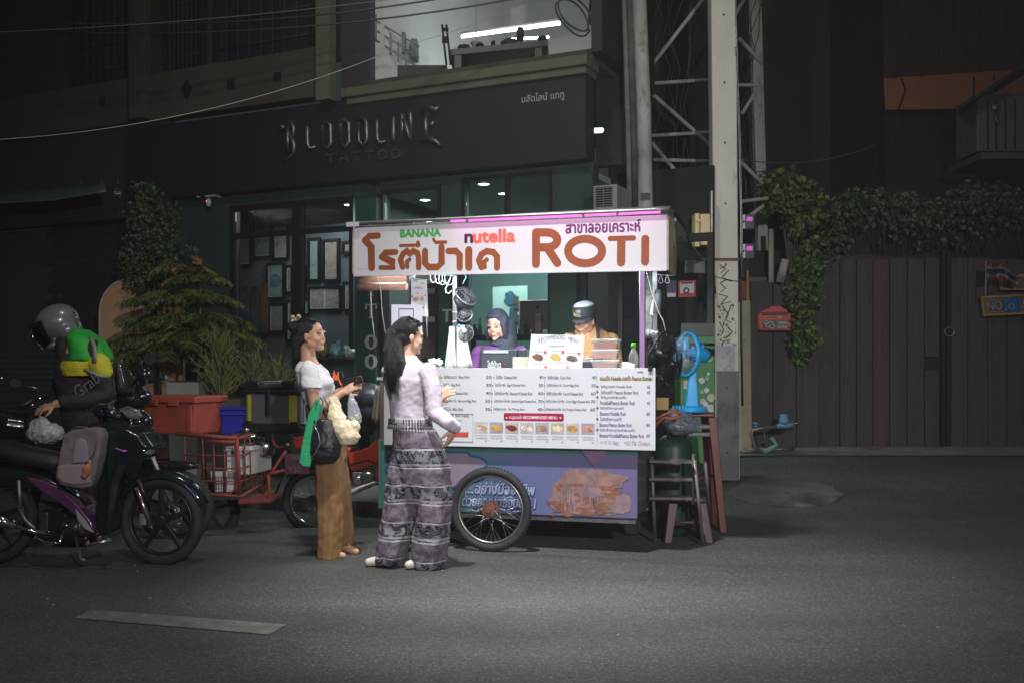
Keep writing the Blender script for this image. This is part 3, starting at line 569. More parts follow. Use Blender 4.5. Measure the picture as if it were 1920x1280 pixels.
for px in (829, 837): mb.tube([W(px,47,9.8), W(px+8,122,9.8)], .015, n=4)
for py in (56, 72, 78): mb.tube([W(829,py,9.8), W(841,py,9.8)], .02, n=4)
tag(mb.build('metal_stand', BLACKP), 'thin dark upright stand left of the terrace table', 'stand')
t = thing('wall_air_conditioner', 'white indoor air conditioner on the back wall of the upper room', 'air conditioner', W(985,118,12.4)); mb = MB(); mb.hexa([W(948,130,12.3), W(1036,124,12.0), W(1036,124,12.25), W(948,130,12.55), W(946,113,12.3), W(1040,104,12.0), W(1040,104,12.25), W(946,113,12.55)]); mb.build('case', mat('offwhite_plastic', (.5,.52,.5), .4), t, bevel=.02)
mb = MB()
for k in range(3): mb.tube([W(953,124-4*k,12.28), W(1033,117-4*k,11.98)], .01, n=4)
mb.build('louvre', mat('grille_grey', (.16,.16,.15)), t)
# cage rack and green board at the left of the room
mb = MB()
for i in range(5): mb.tube([W(705+14*i, 28+17*i, 10.3), W(705+14*i, 75+14*i, 10.3)], .012, n=4)
for k in range(3): mb.tube([W(706,40+18*k,10.3), W(786,88+20*k,10.3)], .012, n=4)
tag(mb.build('cage_rack', mat('rack_grey', (.25,.26,.25), .5)), 'grey wire rack at the left of the upper room', 'rack')
mb = MB()
for px, py, h, c in ((748,60,40,0), (770,72,36,0), (726,50,36,0)): wb(mb, px, py, px+12, py+h, 10.6, .2)
tag(mb.build('paint_cans', mat('rack_goods', (.10,.17,.15), .6, var=.5, scale=6), bevel=.01), 'teal and yellow goods stacked on the wire rack', 'goods')
mb = MB()  # left dark curtain/wing
mb.hexa([W(640,200,10.0), W(694,185,9.95), W(694,185,10.6), W(640,200,10.6), W(640,-60,10.0), W(694,-60,9.95), W(694,-60,10.6), W(640,-60,10.6)])
mb.build('dark_wing_wall', FASCIA, up)
mb = MB(); FP.box(mb, uL+.0, uR+.0, zc+.12, zc+.2, .05, .12); mb.build('threshold', OCHRE, up)
# coil of cable hanging at the opening
mb = MB(); pts = []
for i in range(60):
    t_ = i/59*4.2*PI; pts.append(W(1075+30*math.cos(t_)*(1-.12*math.sin(i*.31)), 38+ -i*.35+32*math.sin(t_+.6), 9.0))
mb.tube(pts, .009, n=5); mb.tube([W(1108,-10,9.0), W(1104,40,9.0), W(1118,60,9.0), W(1112,100,9.0)], .012, n=5)
tag(mb.build('cable_coil', BLK), 'looped black cable hanging at the right of the lit upper room', 'cable')
# ------------------------------------------------------------------ old neighbour facade (upper left)
nb = thing('neighbour_building', 'dark old concrete shophouse with olive parapet left of the tattoo sign', 'building', FP.P(S(200), .12), FP.rot())
fpart('parapet', [(S(-60), S(616), 4.0, 4.5, -.18, .0)], OCHRE, nb)
fpart('upper_wall', [(S(-60), S(640), 4.5, 8.0, .25, .35)], mat('dark_upper_wall', (.03,.03,.028), .9, var=.4, scale=1.2), nb)
fpart('pillar', [(S(592,-.3), S(618,-.3), 3.92, 8, -.3, -.19)], CORN, nb); fpart('pillar', [(S(241,-.3), S(268,-.3), 4.0, 8, -.3, -.19)], OCHRE, nb)
fpart('lower_band', [(S(-60), S(330), 2.95, 3.99, -.12, .1), ], mat('dark_band', (.02,.021,.02), .8, var=.3, scale=1.5), nb)
fpart('lower_wall', [(S(-60), S(330), .12, 2.95, .12, .3)], GROUT, nb)
fpart('wall_pier', [(S(330), S(352), .12, 3.0, -.02, .0)], GREEN_W, nb)
for px0, px1 in ((110, 232), (285, 360), (380, 580)):
    f = fpart('window', [(S(px0), S(px0)+.04, 4.62, 6.4, .17, .24), (S(px1)-.04, S(px1), 4.62, 6.4, .17, .24), (S(px0), S(px1), 4.56, 4.62, .17, .24)], BLACKP, nb); n = 9; mb = MB()
    for k in range(1, n): x = S(px0)+(S(px1)-S(px0))*k/n; mb.tube([FP.P(x,4.62,.2), FP.P(x,6.4,.2)], .008, n=4)
    for k in range(4): mb.tube([FP.P(S(px0),4.8+.3*k,.2), FP.P(S(px1),4.8+.3*k,.2)], .008, n=4)
    mb.build('bars', mat('rusty_bars', (.03,.028,.024), .8), f); mb = MB(); FP.box(mb, S(px0)+.041, S(px1)-.041, 4.63, 6.4, .225, .235); mb.build('pane', mat('dark_glass', (.01,.012,.014), .1), f)
for px, py in ((350, 168), (433, 158), (520, 145), (192, 190)):
    c = FP.px(px, py, -.183); mb = MB(); k = .085 if px == 350 else .05
    if px == 350: mb.prism([c+FP.u*k, c+Vector((0,0,k*1.3)), c-FP.u*k, c-Vector((0,0,k*1.3))], -FP.n*.004)
    else: mb.prism([c+FP.u*k+Vector((0,0,k)), c-FP.u*k+Vector((0,0,k)), c-FP.u*k-Vector((0,0,k)), c+FP.u*k-Vector((0,0,k))], -FP.n*.004)
    mb.build('vent_hole', BLACKP, nb)
# black glazed tiles of the left shop, laid in running bond, and its roller shutter
x = S(-40); tw, th = .235, .083; zt0, zt1 = 1.42, 2.93; me_t = None; j = 0; count = 0
tile_me = None
zz = zt0
tb = MB(); FP.box(tb, 0, tw-.008, 0, th-.007, -.012, 0)
while zz < zt1:
    off = (j % 2)*tw/2; xx = S(-40)-off
    while xx < S(236):
        if xx > S(60) and count < 298:
            if tile_me is None:
                mb = MB(); mb.box((0,0,0), (tw-.008,.02,th-.007)); tile = mb.build('tile', TILE); tile_me = tile.data
            else: tile = bpy.data.objects.new('tile', tile_me); COL.objects.link(tile)
            tile.parent = nb
            tile.location = (xx-S(200), .105, zz-.12)
            count += 1
        xx += tw
    zz += th; j += 1
sh = thing('roller_shutter', 'grey ribbed roller shutter low behind the helmeted rider', 'shutter', FP.P(S(60), .12, .08), FP.rot())
k = 0; zz = .13
while zz < 1.40:
    mb = MB(); FP.box(mb, S(-60), S(196), zz, zz+.066, .06, .10); FP.box(mb, S(-60), S(196), zz+.02, zz+.046, .05, .06); mb.build('slat', SHUT, sh, bevel=.004, seg=1); zz += .07
# awning with curved edge and two dangling wire lanterns
t = thing('awning', 'curved dark green awning at the upper left over the shutter', 'awning', FP.P(S(80), 2.7, -.5), FP.rot()); mb = MB(); A = []
for i in range(13):
    px = -30+i*19; py0 = 379-.13*px*.9 if px < 130 else 362-(px-130)*.25; top = FP.px(px, 362-18*math.sin(min(1,i/12)*PI/2)-4, .05); bot = FP.px(px, 383-14*(i/12)-10*max(0,(i-7)/5), -.6); A += [top, bot]
mb.smooth = True; mb.add(A, [(2*i, 2*i+1, 2*i+3, 2*i+2) for i in range(12)]); mb.build('canvas', mat('awning_green', (.05,.085,.08), .6, var=.2), t, solid=.01)
mb = MB(); mb.tube([A[2*i+1] for i in range(13)], .012, n=6); mb.build('edge_tube', mat('awning_tube', (.25,.25,.24), .35, metal=.6), t)
for i, px in enumerate((152, 189, 221)):
    t = thing('wire_lantern', ['thin glass lantern with a red glint under the awning end', 'round wire lantern under the awning end', 'rightmost of three dangling lanterns by the awning'][i], 'lantern', FP.px(px, 352, -.3), FP.rot(), 'lanterns hanging by the awning'); c = FP.px(px, 362, -.3); mb = MB(); r = .035 if i else .02
    for a in range(5): q = Vector((math.cos(a*PI/5), math.sin(a*PI/5), 0)); mb.tube([c+q*r*math.cos(u)+Vector((0,0,.055*math.sin(u))) for u in [v*PI/6 for v in range(12)]], .002, n=4, closed=True)
    mb.cyl(c+Vector((0,0,.055)), c+Vector((0,0,.2)), .002, n=4); mb.build('wire_cage', mat('lantern_wire', (.35,.34,.32), .3, metal=.9), t); mb = MB(); mb.lathe(c-Vector((0,0,.03)), (0,0,1), [(0,.008),(.02,.014),(.05,.006)], n=8); mb.build('glass_drop', mat('lantern_drop', (.5,.25,.22), .1, metal=.4), t)
# security cameras on the green pier
for i, (px, py) in enumerate(((372, 362), (391, 378))):
    t = thing('security_camera', ['small dome camera with a red light on the green pier', 'larger white pan camera right of the small dome camera'][i], 'camera', FP.px(px, py, -.05), FP.rot()); c = FP.px(px, py, -.1); mb = MB()
    mb.lathe(c, (0,0,-1), [(-.03,.02),(0,.03),(.03,.03),(.05,.022),(.06,.005)], n=14); mb.build('dome', mat('camera_shell', (.34,.34,.36), .3), t); mb = MB(); mb.cyl(c+Vector((0,0,.02)), FP.px(px, py-8, 0), .01); 
    if i: FP.pbox(mb, 384, 366, 402, 369, -.12, -.02)
    mb.build('bracket', mat('camera_shell', (.34,.34,.36)), t); mb = MB(); mb.ell(c-FP.n*.03, (.006,.006,.006), nu=8, nv=6); mb.build('indicator', mat('red_glow', (.5,.02,.02), emit=(1,.1,.08), estr=3 if i == 0 else .3), t)
# overhead wires
def wire(name, pts, r, m, label): mb = MB(); mb.tube(pts, r, n=5); return tag(mb.build(name, m), label, 'cable')
def sagw(px0, py0, Y0, px1, py1, Y1, sag, n=24):
    a = W(px0,py0,Y0); b = W(px1,py1,Y1); return [a.lerp(b, i/n)-Vector((0,0,4*sag*(i/n)*(1-i/n))) for i in range(n+1)]
WIREC = mat('pale_wire', (.42,.40,.33), .5)
wire('overhead_wire', sagw(-60,265,7.6, 760,85,8.6, .17), .0028, WIREC, 'pale wire sagging from the left edge up to the lit upper room')
wire('overhead_wire', sagw(757,86,8.6, 1000,0,9.4, .03), .0025, WIREC, 'thin wire rising past the tube light')
wire('overhead_wire', sagw(-40,62,8.2, 900,-24,8.6, .06), .0035, mat('dim_wire', (.12,.12,.10), .6), 'thin dim wire high at the upper left')
wire('overhead_wire', sagw(100,60,8.4, 1010,-10,8.6, .12), .008, BLK, 'black cable crossing the lit upper room, lower one')
wire('overhead_wire', sagw(80,42,8.4, 860,-8,8.6, .10), .008, BLK, 'black cable crossing the lit upper room, upper one')
# ================================================================== RIGHT SIDE
def leafquads(mb, c, n, spread, size, r, droop=.3, mats=1, flat=False):
    for _ in range(n):
        while True:
            q = Vector((r.uniform(-1,1), r.uniform(-1,1), r.uniform(-1,1)))
            if q.length < 1: break
        p = Vector(c)+Vector((q.x*spread[0], q.y*spread[1], q.z*spread[2])); s = size*r.uniform(.55,1.35)
        d = Vector((r.uniform(-1,1), r.uniform(-1,.4), r.uniform(-1,.5)-droop)).normalized(); u = d.cross(Vector((r.uniform(-.4,.4), 1, r.uniform(-.4,.6)))).normalized()*s*.38; k = d.cross(u).normalized()*s*.12
        mb.cur = r.randrange(mats); mb.add([p, p+d*s*.45+u+k, p+d*s, p+d*s*.45-u+k], [(0,1,2),(0,2,3)])
    mb.cur = 0
# utility pole, leaning slightly
PC = mat('pole_concrete', (.62,.61,.52), .85, var=.16, scale=2.5, bump=.35, bscale=30, dirt=((.20,.19,.16), 6, .62), stretch=(1,1,.5))
pole = thing('utility_pole', 'square pale concrete utility pole with black scrawls and a pasted paper', 'pole', (W(1364,690,9.6).x, 9.6, .2))
Yp = 9.6
def pb(mb, px0, py0, px1, py1, Y, th, lean=0): # box given by image extents at depth Y
    a = W(px0,py1,Y); b = W(px1,py0,Y); e = Vector((0,th,0)); l = Vector((lean,0,0)); q = [a, Vector((b.x,Y,a.z)), b-l, Vector((a.x,Y,b.z))-l]
    return mb.hexa([q[0], q[1], q[1]+e, q[0]+e, q[3], q[2], q[2]+e, q[3]+e])
mb = MB(); a = W(1342,900,Yp); b = W(1388,900,Yp); t0 = W(1331,-260,Yp); t1 = W(1379,-260,Yp); e = Vector((0,.19,0)); mb.hexa([a, b, b+e, a+e, t0, t1, t1+e, t0+e]); mb.build('shaft', PC, pole, bevel=.018)
mb = MB(); rr = random.Random(5)
for py in (28, 155, 268, 382, 496, 610, 727, 848): c = W(1357+py*.008, py, Yp-.0015); mb.cyl(c+Vector((0,-.001,0)), c, .011, n=10)
mb.build('bolt_hole', BLK, pole)
mb = MB()
def scr(pts, r=.004): stroke2d(mb, lambda x, z, d: Vector((x, d, z)), [(W(px,py,Yp).x, W(px,py,Yp).z) for px, py in pts], r, Yp-.003)
for g in [[(1350,497),(1360,505),(1352,512)],[(1350,504),(1361,498)],[(1366,507),(1354,520),(1364,524),(1350,531),(1360,541),(1352,547)],[(1372,528),(1358,523)],[(1348,552),(1364,556),(1352,570),(1370,566)],[(1355,575),(1366,590)],[(1371,572),(1360,600),(1370,604)],[(1349,604),(1357,618),(1351,630)],[(1364,612),(1373,622),(1361,634)],[(1354,640),(1368,637)],[(1340,519),(1360,524),(1384,528)]]: scr(g, .0045)
mb.build('scrawl', INK, pole)
mb = MB()
for _ in range(70):
    c = W(rr.uniform(1346,1380), rr.uniform(570,650), Yp-.002); s = rr.uniform(.003,.012); mb.add([c+Vector((s*math.cos(q)*rr.uniform(.5,1.2), 0, s*1.3*math.sin(q))) for q in (0,1,2,3,4,5)], [list(range(6))])
tag(mb.build('paint_flakes', mat('dark_stain', (.12,.12,.11), .9), pole), kind='stuff')
mb = MB(); pb(mb, 1344,648,1378,694,Yp-.004,.003); mb.build('pasted_paper', mat('pasted_paper', (.42,.42,.44), .8, var=.2, scale=14, dirt=((.16,.16,.17), 22, .55)), pole)
mb = MB(); pb(mb, 1343.5,695,1386,900,Yp-.002,.0015); mb.build('grey_base', mat('pole_base_grey', (.17,.17,.175), .85, var=.3, scale=3, bump=.3, dirt=((.07,.07,.07), 4, .5), stretch=(1,1,.4)), pole)  # darker grey skin over the lower part of the shaft
mb = MB(); pb(mb, 1333,484,1386,489,Yp-.012,.21); mb.build('strap', mat('red_brown_strap', (.13,.045,.03), .6), pole)
mb = MB(); mb.tube([W(1341,516,Yp-.003), W(1343,560,Yp-.003)], .006, n=4); mb.build('yellow_mark', mat('yellow_paint', (.6,.42,.04)), pole)
# junction box
t = thing('junction_box', 'cream plastic junction box strapped to the left of the utility pole', 'junction box', W(1318,464,9.35)); mb = MB(); Yb = 9.35
CR = mat('cream_plastic', (.62,.48,.22), .45, var=.06); pb(mb, 1313,401,1332,460,Yb,.16); mb.build('body', CR, t, bevel=.008); mb = MB(); pb(mb, 1303,400,1312,463,Yb-.01,.17); mb.build('lid', CR, t, bevel=.006)
for py in (414, 449): mb = MB(); pb(mb, 1305,py-3,1316,py+2,Yb-.025,.014); pb(mb, 1313.5,py-4,1316,py+8,Yb-.02,.012); mb.build('clasp', CR, t, bevel=.002)
mb = MB(); pb(mb, 1333,358,1336,466,Yb+.05,.1); mb.build('rail', IRON, t)
# pipes and cables by the pole
wire('pole_conduit', [W(px,py,9.7) for px,py in ((1378,-20),(1380,120),(1381,300),(1384,420),(1389,520),(1390,640),(1392,760))], .012, BLK, 'black conduit running down the right edge of the pole')
t = thing('cable_drop', 'thin pale cable with clips right of the utility pole', 'cable', W(1388,500,9.6)); mb = MB(); pc = [W(px,py,9.6) for px,py in ((1378,-20),(1379,60),(1381,140),(1386,260),(1387,330),(1389,420),(1389,470),(1391,520))]; mb.tube(pc, .004, n=5); mb.tube([p+Vector((.012,0,.0)) for p in pc], .003, n=5); mb.build('wire', mat('silver_wire', (.5,.5,.52), .3, metal=.8), t)
for py in (60, 90, 93.5, 97, 100.5, 104, 130, 195, 262, 318, 388, 437): mb = MB(); c = W(1379+max(0,py-100)*.03, py, 9.59); mb.ell(c, (.012 if 88 < py < 106 else .007, .006, .004), nu=8, nv=5); mb.build('clip', STEEL, t)
for i, py in enumerate((416, 471)):
    t = thing('electric_meter', ['upper one of two small meters with violet glow right of the pole', 'lower one of two small meters with pink glow right of the pole'][i], 'electric meter', W(1404,py+14,9.65), group='electric meters by the pole'); mb = MB(); pb(mb, 1394,py-14,1415,py+14,9.65,.1); mb.build('case', mat('meter_case', (.10,.10,.11), .15, var=.1), t, bevel=.01)
    mb = MB(); pb(mb, 1393,py-13,1397,py-2,9.63,.015); pb(mb, 1393,py+2,1397,py+13,9.63,.015); mb.build('latch', mat('meter_white', (.5,.5,.5), .4), t)
    mb = MB(); pb(mb, 1400,py-9,1411,py-1,9.643,.004); mb.build('display', mat('meter_display', (.3,.05,.25), .4, emit=(.85,.12,.75), estr=.45), t)
# tower of angle iron behind the pole (billboard frame)
tw_ = thing('steel_tower', 'tall rusty lattice of steel posts and braces behind the utility pole', 'lattice tower', W(1320,840,10.4)); Yt = 10.4
def bar(name, pts, w_, m=GALV, Y=Yt, parent=tw_, dep=.05):
    mb = MB(); p = [W(a,b,Y+(c[0] if (c:=k) else 0)) for a,b,*k in pts]
    mb.tube(p, w_/2, n=4); return mb.build(name, m, parent)
mb = MB(); mb.tube([W(1197,-40,9.0), W(1207,200,9.0), W(1211,395,9.0), W(1214,560,9.0)], .065, n=14); tag(mb.build('steel_post', mat('peeling_white_post', (.34,.33,.31), .7, var=.35, scale=4, dirt=((.08,.075,.065), 5, .56), stretch=(1,1,.5))), 'round peeling white steel post left of the lattice', 'post')
mb = MB(); pb(mb, 1202,362,1219,374,8.92,.03); tag(mb.build('post_sticker', mat('dark_sticker', (.03,.03,.03), dirt=((.3,.3,.3), 30, .6))), 'dark sticker wrapped on the peeling white post', 'sticker')
mb = MB(); pb(mb, 1424,-40,1443,560,11.3,.12,lean=.10); mb.build('post', GALV, tw_); 
for px, c in ((1188, .045), (1176, .03)): mb = MB(); mb.tube([W(px-6,-40,9.3), W(px+4,300,9.3), W(px+6,420,9.3)], c, n=6); mb.build('thin_post', mat('dirty_pipe', (.14,.13,.12), .8, var=.4, dirt=((.3,.3,.28), 5, .6)), tw_)
for a, b in (((1222,157),(1335,150)), ((1222,255),(1340,248)), ((1225,380),(1345,370)), ((1225,300),(1340,303)), ((1385,160),(1425,160)), ((1390,378),(1440,372))): bar('horizontal_brace', [a, b], .045)
for a, b in (((1217,130),(1322,-5)), ((1218,172),(1338,278)), ((1222,268),(1312,376)), ((1336,100),(1430,-60)), ((1385,72),(1428,118)), ((1425,160),(1390,215)), ((1385,300),(1430,345)), ((1432,385),(1392,415))): bar('diagonal_brace', [a, b], .05)
rv = random.Random(9)
mb = MB()
for i in range(26):
    px = rv.uniform(1190,1420); pts = [Vector(W(px,-30,10.55))]
    for k in range(14): px += rv.uniform(-12,12); pts.append(W(px, -30+k*32, 10.55+rv.uniform(-.1,.1)))
    mb.tube(pts, .006, n=3)
tag(mb.build('dry_vines', mat('dead_vine', (.06,.052,.045), .9)), 'tangle of thin dead vines hanging in the steel lattice', 'vines', kind='stuff')
# slack hoses and cables between canopy and pole
wire('slack_cable', [W(*q) for q in ((1262,395,7.2),(1285,430,7.8),(1296,462,8.4),(1316,486,9.2),(1336,486,9.5))], .014, BLK, 'thick black cable drooping from the canopy corner to the pole')
wire('slack_cable', [W(*q) for q in ((1262,405,7.3),(1272,440,7.9),(1290,470,8.6),(1318,480,9.4))], .009, mat('grey_cable', (.2,.2,.19), .6), 'thin grey cable beside the thick black one at the canopy corner')
mb = MB()
for i in range(9): mb.tube([W(1334+rv.uniform(-3,3),503,9.3), W(1316+i*3,525+rv.uniform(-8,8),9.25), W(1318+i*3,560+rv.uniform(-10,25),9.25), W(1334,505,9.3)], .006, n=4)
tag(mb.build('cable_bundle', BLK), 'bundle of looped black cables hanging left of the pole', 'cables')
# low concrete post, fence boards with mailbox
mb = MB(); a = W(1388,848,10.5); b = W(1411,848,10.5); e = Vector((0,.16,0)); t0 = W(1386,566,10.5); t1 = W(1408,562,10.5); mb.hexa([a,b,b+e,a+e,t0,t1,t1+e,t0+e]); tag(mb.build('concrete_post', mat('mossy_post', (.36,.33,.22), .9, var=.2, scale=3, bump=.4, dirt=((.12,.11,.08), 4, .55)), bevel=.02), 'short mossy concrete post right of the utility pole', 'post')
mb = MB(); pb(mb, 1387,527,1401,566,10.75,.02); tag(mb.build('red_panel', mat('red_panel', (.26,.035,.02), .7)), 'small red panel behind the short concrete post', 'panel')
mb = MB(); pb(mb, 1400.5,508,1403.5,566,10.7,.02); tag(mb.build('yellow_rod', mat('yellow_rod', (.38,.20,.02), .6)), 'thin yellow rod beside the red panel', 'rod')
fb = thing('board_fence', 'short run of dark wooden boards carrying the red mailbox', 'fence', W(1450,846,10.9))
for i, (x0, x1) in enumerate(((1409,1448.5),(1450,1492.5),(1494,1534))): mb = MB(); pb(mb, x0,527+i,x1,846,10.9+.004*i,.03); mb.build('board', WOODG, fb, bevel=.004)
mb = MB(); pb(mb, 1400,520,1540,860,10.98,.02); mb.build('backing', BLACKP, fb)
mb = MB(); mb.tube([W(1462,530,10.8), W(1472,487,10.8)], .05, n=4); mb.tube([W(1446,530,10.9),W(1446,430,10.9)], .03, n=5); tag(mb.build('broken_slat', GALV), 'grey broken slat leaning above the board fence', 'slat')
# mailbox
Ym = 10.78; mbx = thing('mailbox', 'red plastic mailbox with a pitched top and white scrawl on the board fence', 'mailbox', W(1454,620,Ym)); RED = mat('mailbox_red', (.50,.055,.035), .45, var=.12, scale=10)
mb = MB(); pol = [(1427,620),(1481,620),(1484,616),(1484,588),(1481,585),(1462,576),(1450,576),(1425,586),(1423,590),(1424,616)]; mb.prism([W(a,b,Ym) for a,b in pol], (0,.11,0)); mb.build('body', RED, mbx, bevel=.012)
mb = MB(); mb.prism([W(a,b,Ym-.025) for a,b in ((1424,586),(1484,586),(1463,574),(1449,574))], (0,.14,0)); mb.build('roof', RED, mbx, bevel=.006)
mb = MB(); pb(mb, 1429,587.5,1477,590,Ym-.028,.003); mb.build('slot', BLK, mbx)
mb = MB(); pb(mb, 1430,600,1477,617,Ym-.002,.0015); mb.build('sticker', mat('olive_sticker', (.12,.11,.08)), mbx)
mb = MB(); f3 = lambda x, z, d: Vector((x, d, z))
def mbp(px, py): p = W(px, py, Ym-.004); return (p.x, p.z)
for c, rx, rz in (((1437,605),4,3.2),((1440,610),4.5,4),((1446,606),3,3),((1447,612),5,4)): stroke2d(mb, f3, [mbp(c[0]+rx*math.cos(q), c[1]+rz*math.sin(q)) for q in [i*PI/5 for i in range(10)]], .0035, Ym-.005, closed=True)
text_on(mb, lambda x, z, d: W(1458,608,Ym-.005)+Vector((x,0,z)), 'WHEN', 0, 0, 0, h=.032, w=.105, bold=.01); text_on(mb, lambda x, z, d: W(1458,616,Ym-.005)+Vector((x,0,z)), 'SITKE', 0, 0, 0, h=.032, w=.105, bold=.01)
text_on(mb, lambda x, z, d: W(1458,596,Ym-.005)+Vector((x,0,z)), '124', 0, 0, 0, h=.022, w=.05, bold=.01)
mb.build('scrawl', mat('white_scrawl', (.5,.5,.48)), mbx)
# water meter with pipes
Yw = 10.5; wm = thing('water_meter', 'blue water meter on grey and green pipes at the foot of the board fence', 'water meter', W(1468,845,Yw)); BLU = mat('meter_blue', (.10,.27,.44), .4); PG = mat('green_pipe', (.12,.30,.24), .5); PGr = mat('old_brass_pipe', (.20,.19,.15), .45, metal=.6, var=.3)
mb = MB(); c = W(1470,790,Yw); mb.lathe(c, (0,0,1), [(-.03,.03),(-.01,.055),(.025,.055),(.03,.045),(.075,.045),(.08,.04)], n=18); mb.build('meter_body', BLU, wm)
mb = MB(); mb.tube([W(1456,800,Yw), W(1462,797,Yw), W(1478,797,Yw), W(1488,794,Yw)], [.022,.032,.032,.02], n=10); mb.build('flange', BLU, wm)
mb = MB(); mb.tube([W(1502,792,Yw), W(1486,794,Yw)], .014, n=8); mb.tube([W(1457,799,Yw), W(1425,802,Yw), W(1411,806,Yw), W(1409,815,Yw), W(1416,838,Yw), W(1424,846,Yw)], .02, n=8); mb.tube([W(1432,806,Yw),W(1436,838,Yw)], .008, n=6); mb.tube([W(1440,842,Yw+.05),W(1490,841,Yw+.05)], .018, n=8); mb.build('pipe', PGr, wm)
mb = MB(); mb.tube([W(1447,819,Yw-.04), W(1456,834,Yw-.04), W(1433,847,Yw-.1)], .026, n=10); mb.build('green_pipe', PG, wm)
mb = MB(); c = W(1417,796,Yw); mb.cyl(c-Vector((0,0,.03)), c, .012); mb.lathe(c, (0,0,1), [(0,.02),(.01,.03),(.025,.03),(.03,.02)], n=14); mb.build('tap', BLU, wm)
# sliding plank gate
Yg = 11.0; gate = thing('plank_gate', 'wide gate of tall dark wooden planks on the right', 'gate', W(1720,838,Yg))
edges = [1534,1575,1606,1637,1668,1701,1734,1765]; edges2 = [1783,1815,1852,1888,1921,1955,1990,2025,2060,2095]
for L_ in (edges, edges2):
    for i in range(len(L_)-1):
        x0, x1 = L_[i]+.9, L_[i+1]-.9; off = .006*((i*37) % 5); m_ = WOODR if L_[i] in (1637,) else WOODG
        if L_[i] == 1734:
            mb = MB(); pb(mb, x0,484,x1-3,669,Yg-.01-off,.03); mb.build('plank', m_, gate, bevel=.004); mb = MB(); pb(mb, x0,693,x1-3,838,Yg-.01-off,.03); mb.build('plank', m_, gate, bevel=.004); continue
        mb = MB(); pb(mb, x0, 484+((i*13) % 4), x1, 838, Yg-.01-off, .03); mb.build('plank', m_, gate, bevel=.004)
mb = MB(); pb(mb, 1530,478,2100,839,Yg+.03,.02); mb.build('backing', BLACKP, gate)
mb = MB(); pb(mb, 1766,470,1772,838,Yg-.03,.05); pb(mb, 1776,470,1782,838,Yg-.02,.04); mb.build('stile', BLACKP, gate)
mb = MB(); c = W(1780,622,Yg-.06); mb.torus(c, (0,1,0), .05, .006, n=20, m=5); mb.build('pull_ring', IRON, gate)
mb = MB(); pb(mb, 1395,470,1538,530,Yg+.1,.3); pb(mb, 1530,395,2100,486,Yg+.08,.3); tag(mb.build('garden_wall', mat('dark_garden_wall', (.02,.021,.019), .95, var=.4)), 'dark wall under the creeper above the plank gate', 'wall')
# NO PARKING board
Ys = 10.85; sg = thing('parking_sign', 'tilted brown NO P sign in a yellow frame, blue sticker across its lettering', 'sign', W(1890,592,Ys)); YEL = mat('dull_yellow_frame', (.34,.19,.03), .6)
A = [W(1839,556,Ys), W(1843,593,Ys), W(1975,586,Ys), W(1971,549,Ys)]
def lerp4(u, v, off=0): p = A[0].lerp(A[3], u).lerp(A[1].lerp(A[2], u), v); return p-Vector((0,off,0))
mb = MB(); mb.prism([lerp4(0,0),lerp4(1,0),lerp4(1,1),lerp4(0,1)], (0,.015,0)); mb.build('board', mat('brown_sign', (.10,.065,.055), .6, var=.2), sg)
mb = MB()
for q in ((0,0,1,.1),(0,.9,1,1),(0,.1,.025,.9),(.975,.1,1,.9)): mb.prism([lerp4(q[0],q[1],.008),lerp4(q[2],q[1],.008),lerp4(q[2],q[3],.008),lerp4(q[0],q[3],.008)], (0,.008,0))
mb.build('yellow_frame', YEL, sg)
mb = MB(); GR = mat('sign_grey_print', (.24,.22,.21))
for q in ((.05,.19,.95,.22),(.05,.80,.95,.83),(.05,.22,.058,.80),(.942,.22,.95,.80)): mb.prism([lerp4(q[0],q[1],.003),lerp4(q[2],q[1],.003),lerp4(q[2],q[3],.003),lerp4(q[0],q[3],.003)], (0,.002,0))
text_on(mb, lambda x, z, d: lerp4(x, 1-z, .004), 'NO PARKING', .075, .28, 0, h=.45, w=.83, bold=.012); mb.build('sign_lettering', GR, sg)
mb = MB(); mb.prism([W(1882,560,Ys-.02),W(1913,558,Ys-.02),W(1914,584,Ys-.02),W(1883,586,Ys-.02)], (0,.006,0)); o = mb.build('blue_sticker', mat('blue_sticker', (.02,.10,.28), .3, var=.5, scale=12, dirt=((.2,.25,.35), 9, .62)), sg)
mb = MB(); c = W(1897,575,Ys-.026); mb.torus(c, (0,1,0), .03, .006, n=16, m=4); mb.tube([W(1884,581,Ys-.023),W(1888,581,Ys-.023)], .008, n=4); mb.build('sticker_print', mat('sticker_pale', (.25,.3,.42)), sg)
t = thing('sign_frame', 'yellow frame of a second board half hidden by the flag on the gate', 'frame', W(1900,540,Ys)); mb = MB(); pb(mb, 1876,514,1990,519,Ys-.01,.02); pb(mb, 1876,540,1990,544,Ys-.01,.02); pb(mb, 1875,519.5,1881,539.5,Ys-.01,.02); mb.build('rail', YEL, t); mb = MB(); pb(mb, 1881.5,519.5,1990,539.5,Ys,.01); mb.build('board', mat('brown_sign', (.1,.065,.055)), t)
fl = thing('striped_flag', 'small drooping flag with red, white and blue stripes on a thin pole', 'flag', W(1848,556,10.6)); mb = MB(); mb.cyl(W(1848,556,10.6), W(1849,490,10.6), .007); mb.build('flagpole', mat('pale_pole', (.3,.3,.3)), fl)
mb = MB(); n = 12; cols = [(0,.17,0),(.17,.34,1),(.34,.66,2),(.66,.83,1),(.83,1,0)]
for i in range(n):
    for v0, v1, ci in cols:
        def fpnt(u, v): return W(1849+60*u, 492+32*v*(1-.25*u)+20*u*u+2.5*math.sin(u*9), 10.6-.05*math.sin(u*11+v))
        mb.cur = ci; mb.add([fpnt(i/n,v0),fpnt((i+1)/n,v0),fpnt((i+1)/n,v1),fpnt(i/n,v1)], [(0,1,2,3)])
